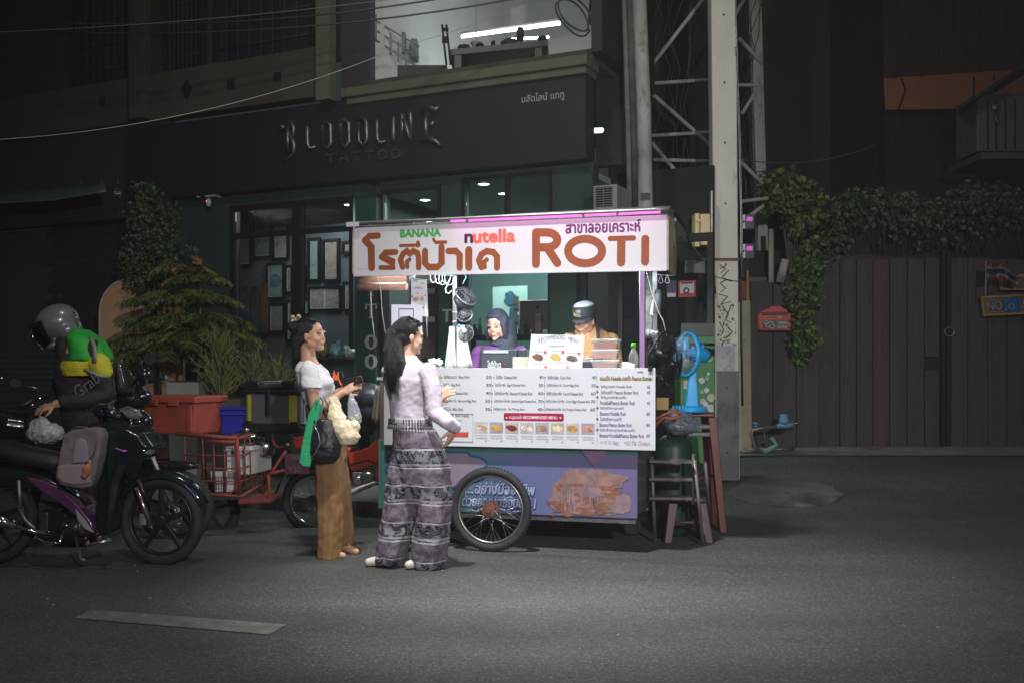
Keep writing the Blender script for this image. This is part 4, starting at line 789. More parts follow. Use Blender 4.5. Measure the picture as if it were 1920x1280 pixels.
mb.build('cloth', [mat('flag_red', (.15,.014,.014)), mat('flag_white', (.16,.155,.155)), mat('flag_blue', (.012,.018,.05))], fl, solid=.002)
# creeper along the gate top and down the post between fence and gate
hedge = thing('creeper_hedge', 'leafy creeper spilling over the wall above the plank gate', 'hedge', W(1740,480,11.0)); r = random.Random(11)
mb = MB()
for _ in range(210):
    px = r.uniform(1545,1990); y0 = 372+60*max(0,(1600-px)/60)*.6+ (10*math.sin(px*.03)+6*math.sin(px*.11))-max(0,(px-1720)*.05); py = y0+abs(r.gauss(0,1))*34
    leafquads(mb, W(px,py,10.9), 18, (.16,.22,.10), .065, r, mats=4)
tag(mb.build('leaves', LEAFY[:1]+[LEAFY[2]]+[LEAFY[2], LEAFY[2]], hedge), kind='stuff')
mb = MB()
for _ in range(50): px = r.uniform(1550,1950); mb.tube([W(px,480,11), W(px+r.uniform(-20,20),430,10.95), W(px+r.uniform(-40,40),385+r.uniform(-10,20),10.85)], .006, n=4)
tag(mb.build('stem', mat('vine_stem', (.05,.045,.03), .9), hedge), kind='stuff')
ivy = thing('climbing_creeper', 'column of ivy growing up beside the red mailbox', 'creeper', W(1480,840,10.9)); mb = MB()
for _ in range(85):
    v = r.random()**.9; py = 335+330*v; wd = 34*(1-v)**1.5+9; cxp = 1496+22*math.sin(v*3)*(1-v)+10*v
    leafquads(mb, W(cxp+r.uniform(-wd,wd),py,10.72+r.uniform(0,.15)), 26, (.10,.12,.10), .07, r, mats=4)
for _ in range(30): leafquads(mb, W(1430+r.uniform(0,60),325+r.uniform(0,60),10.7), 18, (.12,.12,.10), .075, r, mats=4)
tag(mb.build('leaves', LEAFY[:1]+[LEAFY[2]]+[LEAFY[2], LEAFY[1]], ivy), kind='stuff')
mb = MB()
for _ in range(14): px = r.uniform(1478,1500); mb.tube([W(px,660,10.85), W(px+r.uniform(-8,8),520,10.8), W(px+r.uniform(-20,20),400,10.8)], .008, n=4)
tag(mb.build('stem', mat('vine_stem', (.05,.045,.03)), ivy), kind='stuff')
# orange-walled house beyond
ob = thing('orange_house', 'house with dark red timber upper wall and an orange band beyond the gate', 'house', W(1800,210,13.5)); Yo = 13.5
mb = MB(); mb.hexa([W(1660,206,Yo), W(2100,200,Yo), W(2100,200,Yo+.2), W(1660,206,Yo+.2), W(1657,147,Yo), W(2100,118,Yo), W(2100,118,Yo+.2), W(1657,147,Yo+.2)]); mb.build('orange_band', mat('orange_plaster', (.42,.155,.075), .9, var=.15, scale=2, dirt=((.15,.06,.035), 1.6, .62)), ob)
for i in range(17):
    px = 1657+i*26; mb = MB(); pb(mb, px, -60, px+24.5, 146-i*1.8, Yo-.02+.01*(i%2), .05); mb.build('timber_board', mat('dark_red_timber', (.055,.026,.018), .8, var=.4, scale=3, stretch=(6,6,.6)), ob)
mb = MB(); pb(mb, 1660,206,2100,480,Yo+.3,.1); mb.build('lower_wall', mat('dark_lower_wall', (.022,.021,.021), .9, var=.5, scale=1.5), ob)
mb = MB(); mb.tube([W(1690,147,Yo-.03),W(1698,170,Yo-.03),W(1684,206,Yo-.03),W(1655,290,Yo-.03)], .01, n=4); mb.tube([W(1826,146,Yo-.03),W(1824,200,Yo-.03)], .01, n=4); mb.tube([W(1864,140,Yo-.03),W(1863,150,Yo-.03)], .01, n=4); mb.build('stain_pipe', BLK, ob)
pr = thing('dark_roof_edge', 'dark slanting roof with a pale box beneath it at the right edge', 'roof', W(1880,300,12)); mb = MB(); mb.hexa([W(1798,205,12),W(2060,40,12),W(2060,52,12.8),W(1798,217,12.8),W(1798,199,12),W(2060,28,12),W(2060,34,12.8),W(1798,205,12.8)]); mb.build('roof_sheet', mat('dark_roof', (.035,.035,.036), .7), pr)
mb = MB(); pb(mb, 1832,176,2000,284,12.3,.6); mb.build('wall_box', mat('pale_grey_box', (.13,.14,.14), .6, var=.2, scale=3, dirt=((.04,.04,.04), 3, .6)), pr, bevel=.02)
for px in (1852, 1868, 1885, 1903): mb = MB(); pb(mb, px, 186, px+1.5, 280, 12.28, .02); mb.build('rib', BLK, pr)
mb = MB(); pb(mb, 1840,286,2000,298,12.1,.9); mb.build('sill', mat('pale_sill', (.09,.09,.088)), pr); mb = MB(); c = W(1866,202,12.26); mb.ell(c, (.05,.03,.05)); mb.tube([c, W(1868,225,12.2), W(1872,232,12.2)], .012, n=5); mb.build('wall_lamp', IRON, pr)
mb = MB(); mb.box((2.2, 14.2, -1), (14, 14.4, 9)); tag(mb.build('backdrop_wall', mat('night_wall', (.014,.015,.016), .95, var=.4, scale=.6)), 'backdrop wall coloured near-black for the night darkness beyond the lane', kind='structure')  # night darkness put into the backdrop's near-black colour
mb = MB(); mb.box((1.2, 12.2, -1), (3.9, 12.4, 9)); tag(mb.build('backdrop_wall', mat('night_wall', (.014,.015,.016))), 'backdrop wall coloured near-black for the darkness behind the steel lattice', kind='structure')
wire('overhead_wire', sagw(1390,300,10.5, 1650,268,12.5, .12), .006, mat('dim_wire', (.12,.12,.10)), 'dim wire sagging right of the steel lattice')
# ------------------------------------------------------------------ plants on the left
def pxbox(mb, px0, py0, px1, py1, Y, th): return pb(mb, px0, py0, px1, py1, Y, th)
arch = thing('arched_panel', 'tall ochre panel with a rounded top leaning behind the potted pines', 'panel', W(260,800,10.6)); Ya = 10.6
poly = [W(187,860,Ya)]+[W(187+.0*i+ (58*(1-math.cos(i*PI/16))), 585-62*math.sin(i*PI/16)+ 0, Ya) for i in range(9)]+[W(262,517,Ya),W(290,530,Ya),W(330,545,Ya),W(345,590,Ya),W(345,860,Ya)]
mb = MB(); mb.prism(poly, (0,.05,0)); mb.build('panel', mat('ochre_board', (.36,.225,.115), .75, var=.1, scale=2, bump=.15), arch, bevel=.006)
mb = MB(); mb.tube([p-Vector((0,.004,0)) for p in poly[:14]], .012, n=5); mb.tube([W(205,860,Ya-.005),W(205,590,Ya-.005),W(222,545,Ya-.005)], .004, n=4); mb.build('edge_trim', mat('pale_trim', (.42,.33,.22)), arch)
def pot(name, label, px0, py0, px1, py1, Y, m):
    a = W(px0,py0,Y); b = W(px1,py1,Y); cx, w2 = (a.x+b.x)/2, (b.x-a.x)/2; t = thing(name, label, 'planter', (cx, Y+w2, .12)); mb = MB(); zt_ = a.z; z0 = .121; c = Vector((cx, Y+w2, 0))
    def sq(k, z): return [c+Vector((sx*w2*k, sy*w2*k, z)) for sx, sy in ((-1,-1),(1,-1),(1,1),(-1,1))]
    mb.hexa(sq(.78,z0)+sq(1,zt_)); mb.build('tub', m, t, bevel=.012); mb = MB(); mb.hexa(sq(.86,zt_+.001)+sq(.86,zt_+.012)); mb.build('soil', mat('soil', (.03,.022,.015), .95, bump=1, bscale=40), t); return t, Vector((cx, Y+w2, zt_))
pot('planter', 'square pale grey planter holding thin-trunked pines', 310,716,373,750,9.55, mat('grey_planter', (.23,.235,.22), .8, var=.15, bump=.2))
pot('planter', 'dark round-shouldered planter under the pencil bush', 378,748,450,790,9.3, mat('dark_planter', (.06,.055,.05), .8))
def pine(label, px, pyb, pyt, Y, r, spread, tiers=(0.0,.3,.62,.85), n=9):
    t = thing('potted_pine', label, 'tree', W(px,pyb,Y)); mb = MB(); b = W(px,pyb,Y); tp = W(px+r.uniform(-8,8),pyt,Y); mb.tube([b, b.lerp(tp,.5)+Vector((.015,0,0)), tp], [.013,.011,.005], n=7); mb.build('trunk', mat('slender_trunk', (.17,.15,.11), .8, var=.3, scale=20), t)
    mb = MB()
    for ti, v in enumerate(tiers):
        c = tp.lerp(b, v*.75)
        for k in range(n):
            a = 2*PI*k/n+ti; L_ = spread*(.45+.55*v+r.uniform(-.1,.1)); d = Vector((math.cos(a), math.sin(a)*.8, 0)); pts = []
            for s_ in range(9): u = s_/8; pts.append(c+d*L_*u+Vector((0,0,L_*(.28*u-.42*u*u))))
            mb.cur = 3; mb.tube(pts, [.006*(1-.7*i/8) for i in range(9)], n=4)
            for s_ in range(2, 34):
                u = s_/33; p = c+d*L_*u+Vector((0,0,L_*(.28*u-.42*u*u))); side = Vector((-d.y, d.x, 0))
                for sg_ in (-1, 1):
                    ln = .16*L_/.6*(1-.55*u)*r.uniform(.7,1.2)+.03; e = p+side*sg_*ln+d*ln*.5-Vector((0,0,ln*r.uniform(.2,.8)))
                    mb.cur = r.choice([0,1,0,2]); w_ = Vector((0,0,.012))+d*.008; mb.add([p-w_, e, p+w_], [(0,1,2)])
                    for q in (.35,.6,.85): pp = p.lerp(e,q); mb.add([pp, pp+Vector((r.uniform(-.02,.02), r.uniform(-.02,.02), -.035)), pp+d*.012], [(0,1,2)])
    mb.cur = 0; mb.build('fronds', [mat('frond_light', (.13,.15,.03), .6, var=.3), mat('frond_mid', (.07,.10,.02), .6, var=.3), LEAFY[2], LEAFY[3]], t)
r = random.Random(21)
pine('thin-trunked pine with spreading fronds, leftmost of the potted trees', 301, 716, 560, 9.9, r, .72)
pine('thin-trunked pine with drooping fronds in the middle of the grey planter', 345, 716, 500, 9.8, r, .70)
pine('tallest thin-trunked pine at the right rim of the grey planter', 371, 716, 520, 9.7, r, .66, tiers=(0.,.25,.5,.7))
# leafy dark vine tree behind them
t = thing('leafy_tree', 'dark narrow leafy tree rising against the green pier', 'tree', W(290,800,10.3)); mb = MB(); mb.tube([W(300,760,10.4),W(292,600,10.4),W(286,450,10.4),W(284,380,10.4)], [.03,.025,.02,.01], n=7); mb.build('trunk', mat('vine_stem', (.05,.045,.03)), t); mb = MB()
for _ in range(85):
    py = r.uniform(350,540); w_ = 46-abs(py-450)*.12; leafquads(mb, W(288+r.gauss(0,.5)*w_, py, 10.35+r.uniform(-.15,.15)), 22, (.09,.1,.09), .05, r, mats=4)
mb.build('crown', [LEAFY[2],LEAFY[2],LEAFY[2],LEAFY[0]], t)
mb = MB()
for px, py in ((368,481),(332,505)):
    leafquads(mb, W(px,py,9.6), 9, (.035,.04,.06), .07, r)
tag(mb.build('withered_fronds', mat('withered_leaf', (.22,.10,.04), .8)), 'two withered orange-brown tufts at the top of the pines', 'leaves')
# pencil bushes
def pencil(label, px0, pyt, px1, pyb, Y, r, n=150):
    b = W((px0+px1)/2,pyb,Y); t = thing('pencil_bush', label, 'bush', b); mb = MB(); hw = (W(px1,0,Y).x-W(px0,0,Y).x)/2; hh = W(0,pyt,Y).z-b.z
    main = MB()
    for k in range(7): a = r.uniform(0,2*PI); main.tube([b+Vector((math.cos(a)*.03,math.sin(a)*.03,-.08)), b+Vector((math.cos(a)*hw*.25,math.sin(a)*.08,hh*.35))], [.011,.007], n=5)
    main.build('stem', mat('bush_stem', (.10,.10,.04), .8), t)
    for _ in range(n):
        a = r.uniform(0,2*PI); v = r.random(); rad = hw*(.25+.75*math.sqrt(r.random()))*(1-abs(v-.45)*.9); p = b+Vector((math.cos(a)*rad*.5, math.sin(a)*rad*.5, hh*v*.75)); 
        d = Vector((math.cos(a)*rad*.9/hw, math.sin(a)*.7*rad/hw, r.uniform(.35,1.1))).normalized()
        for g in range(3):
            L_ = r.uniform(.04,.09); q = p+d*L_; mb.cur = r.choice([0,1,1]); mb.tube([p, q], [.0036,.003], n=4, cap=False)
            for _k in range(3): e = q+(d+Vector((r.uniform(-.8,.8), r.uniform(-.8,.8), r.uniform(-.3,.7)))).normalized()*r.uniform(.03,.07); mb.tube([q, e], [.0028,.0018], n=3, cap=False)
            d = (d+Vector((r.uniform(-.6,.6), r.uniform(-.6,.6), r.uniform(-.1,.5)))).normalized(); p = q
    mb.cur = 0; mb.build('twigs', [LEAFY[1], mat('pencil_twig', (.19,.20,.045), .6, var=.2)], t)
pencil('large yellow-green pencil bush behind the black top box', 382, 618, 446, 748, 9.35, r, 120)
pencil('smaller pencil bush left of the brown-trousered woman', 460, 672, 492, 735, 9.5, r, 34)
pencil('thin low pencil bush right beside the smaller one', 506, 690, 538, 735, 9.5, r, 26)
# ================================================================== ROTI CART
CP = Plane(920, 6.95, 15)
C = CP.s
cart = thing('food_cart', 'white roti pushcart with lit canopy sign and printed menu front', 'food cart', CP.P(0,0), CP.rot())
def cpart(name, boxes, m, bevel=0, seg=1, label=None, parent=cart):
    mb = MB()
    for b in boxes: CP.box(mb, *b)
    return mb.build(name, m, parent, bevel=bevel, seg=seg, label=label)
def cz(px, py, d=0): return CP.z(px, py, d)
bL, bR = -.86, 1.02; DEP = .88
# lower box and worktop
cpart('cart_body', [(bL, bR, .26, 1.17, .06, DEP)], mat('cart_inner_steel', (.30,.30,.31), .35, metal=.8, var=.15), bevel=.006)
wt = cpart('worktop', [(bL-.02, bR+.02, 1.171, 1.20, .05, DEP+.02)], STEEL, bevel=.004)
# front poster on the body
PAN_T = 'poster'
def poster_mat(name, fn):
    m = bpy.data.materials.new(name); m.use_nodes = True; fn(m.node_tree.nodes, m.node_tree.links, m.node_tree.nodes['Principled BSDF']); MATS[name] = m; return m
def pf(N, L, b):
    tc = N.new('ShaderNodeTexCoord'); sp = N.new('ShaderNodeSeparateXYZ'); L.new(tc.outputs['Object'], sp.inputs[0])
    r = N.new('ShaderNodeValToRGB'); e = r.color_ramp.elements; e[0].position = .2; e[0].color = (.075,.21,.17,1); e[1].position = .55; e[1].color = (.11,.135,.27,1); q = e.new(.95); q.color = (.14,.12,.23,1)
    mr = N.new('ShaderNodeMapRange'); mr.inputs[1].default_value = bL; mr.inputs[2].default_value = bR; L.new(sp.outputs[0], mr.inputs[0])
    n = N.new('ShaderNodeTexNoise'); n.inputs['Scale'].default_value = 2.2; L.new(tc.outputs['Object'], n.inputs['Vector'])
    a = N.new('ShaderNodeMath'); a.operation = 'MULTIPLY_ADD'; a.inputs[1].default_value = .25; L.new(n.outputs[0], a.inputs[0]); L.new(mr.outputs[0], a.inputs[2]); 
    s2 = N.new('ShaderNodeMath'); s2.operation = 'SUBTRACT'; s2.inputs[1].default_value = .12; L.new(a.outputs[0], s2.inputs[0]); L.new(s2.outputs[0], r.inputs[0])
    L.new(r.outputs[0], b.inputs['Base Color']); b.inputs['Roughness'].default_value = .38
PM = poster_mat('blue_violet_poster', pf)
pan = cpart('front_poster', [(bL, bR, .245, .745, .04, .058)], PM, bevel=.003)
cf = lambda x, z, d: CP.P(x, z, d)
cpart('green_band', [(bL+.02, bR-.005, .675, .74, .0385, .0399)], mat('green_band', (.04,.15,.095), .4), parent=cart)
# white cloud with a blue outline
mb = MB(); cl = []
for i in range(96):
    a = i/96*2*PI; R = 1+.16*abs(math.sin(a*4+.3)); cl.append((max(bL+.01,-.42+.34*R*math.cos(a)), min(.668,.56+.13*R*math.sin(a))))
mb.add([CP.P(x, z, .0375) for x, z in cl], [list(range(96))]); mb.build('cloud_print', mat('cloud_print', (.24,.19,.25), .4, var=.15, scale=3), cart)
mb = MB(); stroke2d(mb, cf, cl, .008, .0365, closed=True); mb.build('cloud_outline', mat('blue_outline', (.02,.09,.26), .4), cart)
P3 = lambda px, py: (C(px, .036), cz(px, py, .036))
for nm, m_, k_, d_ in (('slogan_outline', mat('blue_outline', (.02,.09,.26)), .0085, .0350), ('slogan', mat('slogan_pale', (.33,.33,.42), .4), .0022, .0342)):
    mb = MB(); fat_text(mb, cf, '....อย่างมืออาชีพ', *P3(872, 923), d_, h=.085, w=.50, k=k_, slant=.15); fat_text(mb, cf, 'ด้วยยอดขายอันดับ 1', *P3(866, 947), d_, h=.085, w=.53, k=k_, slant=.15); mb.build(nm, m_, cart)
# printed roti stack: irregular layers
r = random.Random(4); mb = MB(); cc = [mat('roti_%d' % i, c, .45, var=.35, scale=16) for i, c in enumerate(((.27,.16,.14),(.24,.10,.055),(.18,.08,.05),(.26,.18,.19)))]
def patch(px, py, rx, rz, ci, d, n=18, jag=.18, rot=0):
    x, z = C(px, .036), cz(px, py, .036); k = 6.75/F; mb.cur = ci; pts = []
    for i in range(n):
        a = i/n*2*PI; q = 1+r.uniform(-jag, jag); u = math.copysign(abs(math.cos(a))**.7, math.cos(a))*rx*k*q; v = math.copysign(abs(math.sin(a))**.7, math.sin(a))*rz*k*q; pts.append(CP.P(x+u, z+v-rot*u, d))
    mb.add(pts, [list(range(n))])
patch(1108, 962-22, 80, 24, 3, .0374, n=30, jag=.06); patch(1094, 928, 62, 34, 0, .0368, n=26, jag=.07); patch(1102, 888, 46, 9, 0, .0366, jag=.05); patch(1118, 902, 60, 14, 0, .0367)
for i in range(70):
    py = r.uniform(905, 966); px = r.uniform(1036, 1152)-(8 if py > 930 else 0); patch(px, py, r.uniform(3,12), r.uniform(1.2,4), r.choice([1,1,2,0]), .036-i*1e-5, n=9, jag=.3, rot=r.uniform(-.2,.2))
for px, py, rx, rz in ((1080,908,16,3),(1050,908,4,3),(1130,913,18,4),(1155,922,12,4),(1062,940,10,8),(1052,952,12,7),(1108,937,10,5),(1128,945,9,5)): patch(px, py, rx, rz, 1, .0352, n=12, jag=.22)
for _ in range(14): px = r.uniform(1048,1150); patch(px, r.uniform(915,955), 1.8, r.uniform(8,20), 3, .0348, n=10, jag=.2)
patch(1104, 922, 24, 10, 3, .0346, jag=.15); patch(1110, 893, 5, 16, 3, .0345, jag=.1)
mb.cur = 0; mb.build('roti_print', cc, cart)
mb = MB(); mb.add([CP.P(*P3(a,b), .0343) for a, b in ((1086,838),(1142,838),(1128,858),(1112,872),(1104,868))], [(0,1,2,3,4)]); mb.build('jug_print', mat('jug_print', (.20,.12,.20), .4), cart)
mb = MB(); stroke2d(mb, cf, [P3(1085,839), P3(1113,874)], .0035, .0338); mb.build('jug_edge', mat('jug_edge', (.07,.05,.10)), cart)
# menu board
mL, mR = C(722), C(1229.5); mT, mBt = 1.262, .714
menu = thing('menu_board', 'wide white printed menu sheet clipped along the cart front', 'menu', CP.P(mL, mBt, -.02), CP.rot())
MW = mat('menu_white', (.62,.63,.65), .33, var=.02, scale=2, coat=.25)
mb = MB(); CP.box(mb, mL, mR, mBt, mT, -.022, -.014); mb.build('sheet', MW, menu, bevel=.001)
MD = -.0235
MM = lambda px, py: (C(px, MD), cz(px, py, MD))
def inks(name, items, m, bold=.014, parent=menu, d=MD):
    mb = MB()
    for tx, px, py, hpx, x2 in items:
        k = 6.85/F; x, z = MM(px, py); text_on(mb, cf, tx, x, z, d, h=hpx*k, w=(C(x2, MD)-x) if x2 else None, bold=bold)
    return mb.build(name, m, parent)
MI = mat('menu_ink', (.085,.088,.10), .5); MR = mat('menu_maroon', (.20,.02,.10), .5); MV = mat('menu_violet', (.12,.06,.24), .5)
rows = [(709,724,740,755,769)]
c1 = [('โรตีธรรมดา  Plain Roti',832,880,'20',911,921),('โรตีไข่  Egg Roti',831,863,'30',911,921),('โรตีกล้วย  Banana Roti',832,877,'40',911,920),('โรตีกล้วย+ไข่  Banana+Egg Roti',830,893,'50',910,919),('โรตีไมโล  Milo Roti',829,868,'35',910,919)]
c2 = [('โรตีชีส  Cheese Roti',930,969,'40',1011,1019),('โรตีไข่+ชีส  Egg+Cheese Roti',928,985,'50',1010,1018),('โรตีกล้วย+ชีส  Banana+Cheese Roti',927,998,'60',1009,1018),('โรตีกล้วย+ไข่+ชีส  Banana+Egg+Cheese Roti',926,1005,'70',1009,1017),('โรตีฝอยทอง  Foi Thong Roti',925,983,'40',1008,1016)]
c3 = [('โรตีข้าวโพด  Corn Roti',1026,1070,'40',1110,1118),('โรตีข้าวโพด+ไข่  Corn+Egg Roti',1025,1085,'50',1109,1117),('โรตีข้าวโพด+ชีส  Corn+Cheese Roti',1024,1093,'60',1108,1117),('โรตีข้าวโพด+ไข่+ชีส  Corn+Egg+Cheese Roti',1023,1106,'70',1108,1116),('โรตีฝอยทอง+ชีส  Foi Thong+Cheese Roti',1022,1099,'60',1107,1116)]
it = []
for cI, col_ in enumerate((c1, c2, c3)):
    for j, (tx, a, b, pr_, pa, pb_) in enumerate(col_): py = 709+15*j+cI*.6; it.append((tx, a, py, 7, b)); it.append((pr_, pa, py, 6, pb_))
c4 = [('โรตีนูเทลล่า Nutella Roti',1126,1184,728,'45'),('โรตีเนยถั่ว Peanut Butter Roti',1126,1197,738,'45'),('โรตีนูเทลล่า&เนยถั่ว',1126,1174,748,''),('Nutella&Peanut Butter Roti',1125,1190,758,'45')]
for tx, a, b, py, p_ in c4: it.append((tx, a, py, 7.2, b)); (it.append((p_, 1213, py, 6, 1219)) if p_ else None)
it += [('Extra Topping',854,782,6.5,879), ('ท็อปปิ้ง',838,782,8,850), ('Chocolate',849,789,3.2,866), ('Condensed, Jam',852,811,3.2,879)]
inks('menu_print', it, MI, .014)
c5 = [('โรตีกล้วย+นูเทลล่า',1125,1170,768,''),('Banana+Nutella Roti',1125,1173,778,'60'),('โรตีกล้วย+เนยถั่ว',1125,1166,788,''),('Banana+Peanut Butter Roti',1124,1184,799,'60'),('โรตีกล้วย+นูเทลล่า&เนยถั่ว',1124,1191,809,''),('Banana+Nutella&Peanut Butter Roti',1124,1207,819,'60')]
it = []
for tx, a, b, py, p_ in c5: it.append((tx, a, py, 7, b)); (it.append((p_, 1212, py, 6, 1219)) if p_ else None)
inks('menu_print', it, MV, .014)
it = []; mb = MB()
for col_, cI in ((c1, 0), (c2, 1), (c3, 2)):
    for j, q in enumerate(col_): x, z = MM(q[1]-4, 707+15*j); mb.add([CP.P(x+.005*math.cos(u), z+.005*math.sin(u), MD) for u in [i*PI/4 for i in range(8)]], [list(range(8))])
for py in (725, 735, 745, 765, 786, 806): x, z = MM(1120, py-1); mb.add([CP.P(x+.008*math.cos(u), z+.008*math.sin(u), MD) for u in [i*PI/5 for i in range(10)]], [list(range(10))])
mb.build('bullet_dots', MR, menu)
mb = MB()
for px, y0, y1 in ((921.5,704,773),(1021,704,773),(1119.5,700,832),(826.5,700,772)): a, b = MM(px, y1), MM(px-.8, y0); CP.box(mb, a[0]-.001, a[0]+.001, a[1], b[1], MD, MD+.001)
for px0, py0, px1, py1 in ((826,775,887,775.8),(826,827,887,827.8),(886.4,776,887,827)): a, b = MM(px0, py1), MM(px1, py0); CP.box(mb, a[0], max(b[0], a[0]+.002), a[1], max(b[1], a[1]+.002), MD, MD+.001)
mb.build('rule_lines', mat('rule_grey', (.22,.22,.24)), menu)
inks('menu_heading', [('ขนมปัง Nutella เนยถั่ว Peanut Butter', 1125, 713, 10, 1222)], mat('heading_brown', (.10,.055,.015)), .022)
mb = MB(); a, b = MM(1124, 713.5), MM(1223, 706); CP.box(mb, a[0], b[0], a[1]+.008, b[1]-.012, MD+.0008, MD+.0013); a, b = MM(806, 712), MM(826, 704); CP.box(mb, a[0], b[0], a[1], b[1], MD+.0006, MD+.0013); mb.build('heading_underlay', mat('heading_yellow', (.55,.42,.08), .5), menu)
inks('menu_heading', [('utter', 812, 712, 6.5, 825)], mat('heading_brown', (.1,.055,.015)), .02)
inks('menu_footer', [('+10 ไข่ Egg', 1125, 833, 9, 1160), ('+20 ชีส Cheese', 1170, 833.5, 9, 1219)], mat('footer_plum', (.25,.09,.17)), .03)
inks('menu_footer', [('+10 ไข่ Egg', 1125, 833, 9, 1160), ('+20 ชีส Cheese', 1170, 833.5, 9, 1219)], mat('footer_pink', (.75,.62,.70)), -.002, d=MD-.0008)
mb = MB(); a, b = MM(944.5, 788), MM(1057, 774.5); pts = []
for sx, sz, a0 in ((1,1,0),(-1,1,90),(-1,-1,180),(1,-1,270)):
    cx_, cz_ = (b[0]-.012 if sx > 0 else a[0]+.012), (b[1]-.012 if sz > 0 else a[1]+.012); pts += arc(cx_, cz_, .012, .012, a0, a0+90, 5)
mb.add([CP.P(x, z, MD+.0005) for x, z in pts], [list(range(len(pts)))]); mb.build('ribbon', mat('ribbon_red', (.36,.012,.05), .4), menu)
inks('ribbon_print', [('•', 948, 784, 3, 951.5), ('เมนูแนะนำ RECOMMENDED MENU', 955, 786, 8.5, 1045), ('•', 1049, 784, 3, 1052.5)], mat('ribbon_white', (.8,.75,.78)), .014, d=MD-.0005)
mb = MB(); a, b = MM(838, 818), MM(878, 810.5); CP.box(mb, a[0], b[0], a[1], b[1], MD-.0005, MD+.001); mb.build('red_strip', mat('red_strip', (.55,.05,.02)), menu)
RC = [((.42,.27,.17),(.75,.68,.62)),((.62,.42,.06),(.35,.16,.04)),((.22,.025,.035),(.08,.03,.02)),((.75,.66,.58),(.42,.06,.03)),((.42,.27,.14),(.05,.03,.02)),((.72,.60,.42),(.34,.13,.05)),((.58,.32,.10),(.35,.12,.03)),((.62,.30,.20),(.38,.07,.05))]
for i in range(8):
    px = 889.5+28.6*i; mb = MB(); a, b = MM(px, 810.5+.4*i), MM(px+25, 790.5+.4*i); CP.box(mb, a[0], b[0], a[1], b[1], MD, MD+.001); mb.build('roti_photo', mat('photo_ground_%d' % (i%3), ((.5,.46,.44),(.36,.33,.42),(.42,.38,.3))[i%3], .4, var=.4, scale=9), menu)
    mb = MB(); x, z = MM(px+12.5, 801+.4*i); rq = random.Random(i); n = 16
    mb.add([CP.P(x+.041*math.cos(q)*rq.uniform(.85,1.1), z+.022*math.sin(q)*rq.uniform(.85,1.1)-.12*.04*math.cos(q), MD-.0006) for q in [k*2*PI/n for k in range(n)]], [list(range(n))]); mb.build('roti_photo', mat('roti_food_%d' % i, RC[i][0], .45, var=.5, scale=30, dirt=(RC[i][1], 42, .5)), menu)
names8 = ['โรตีกล้วยนูเทลล่า','โรตีกล้วยไข่ชีส','โรตีไมโลไข่','โรตีฝอยทอง','โรตีโอวัลติน','โรตีไข่ชีส','โรตีข้าวโพดไข่','โรตีกล้วยไข่นม']; en8 = ['Banana+Nutella Roti','Banana+Cheese Roti','Milo+Banana Roti','Foi Thong+Cheese','Banana+Chocolate','Egg+Cheese Roti','Corn+Egg+Cheese','Banana+Egg Roti']; pr8 = ['60','60','45','60','55','50','70','50']
it = []
for i in range(8): px = 890+28.6*i; it += [('• '+names8[i], px-1, 817+.5*i, 3.4, px+23), (en8[i], px+2, 821.5+.5*i, 3.0, px+24), (pr8[i], px+19, 827+.5*i, 3, px+23.5)]
inks('caption_print', it, mat('caption_grey', (.16,.16,.18)), 0)
mb = MB(); x, z = MM(1219.5, 692); CP.box(mb, x-.014, x+.014, z-.012, z+.022, -.034, -.004); o = thing('binder_clip', 'black binder clip at the top right corner of the menu sheet', 'clip', CP.P(x, z, -.03)); mb.build('jaw', BLK, o); mb = MB(); mb.tube([CP.P(x-.006,z-.012,-.034),CP.P(x-.009,z-.04,-.036),CP.P(x,z-.048,-.036),CP.P(x+.009,z-.04,-.036),CP.P(x+.006,z-.012,-.034)], .0018, n=5); mb.build('wire_loop', STEEL, o)
mb = MB(); mb.tube([CP.P(*MM(1195,697),-.025), CP.P(*MM(1200,695.5),-.026), CP.P(*MM(1206,697),-.025)], .002, n=4); mb.build('punched_slot', INK, menu)
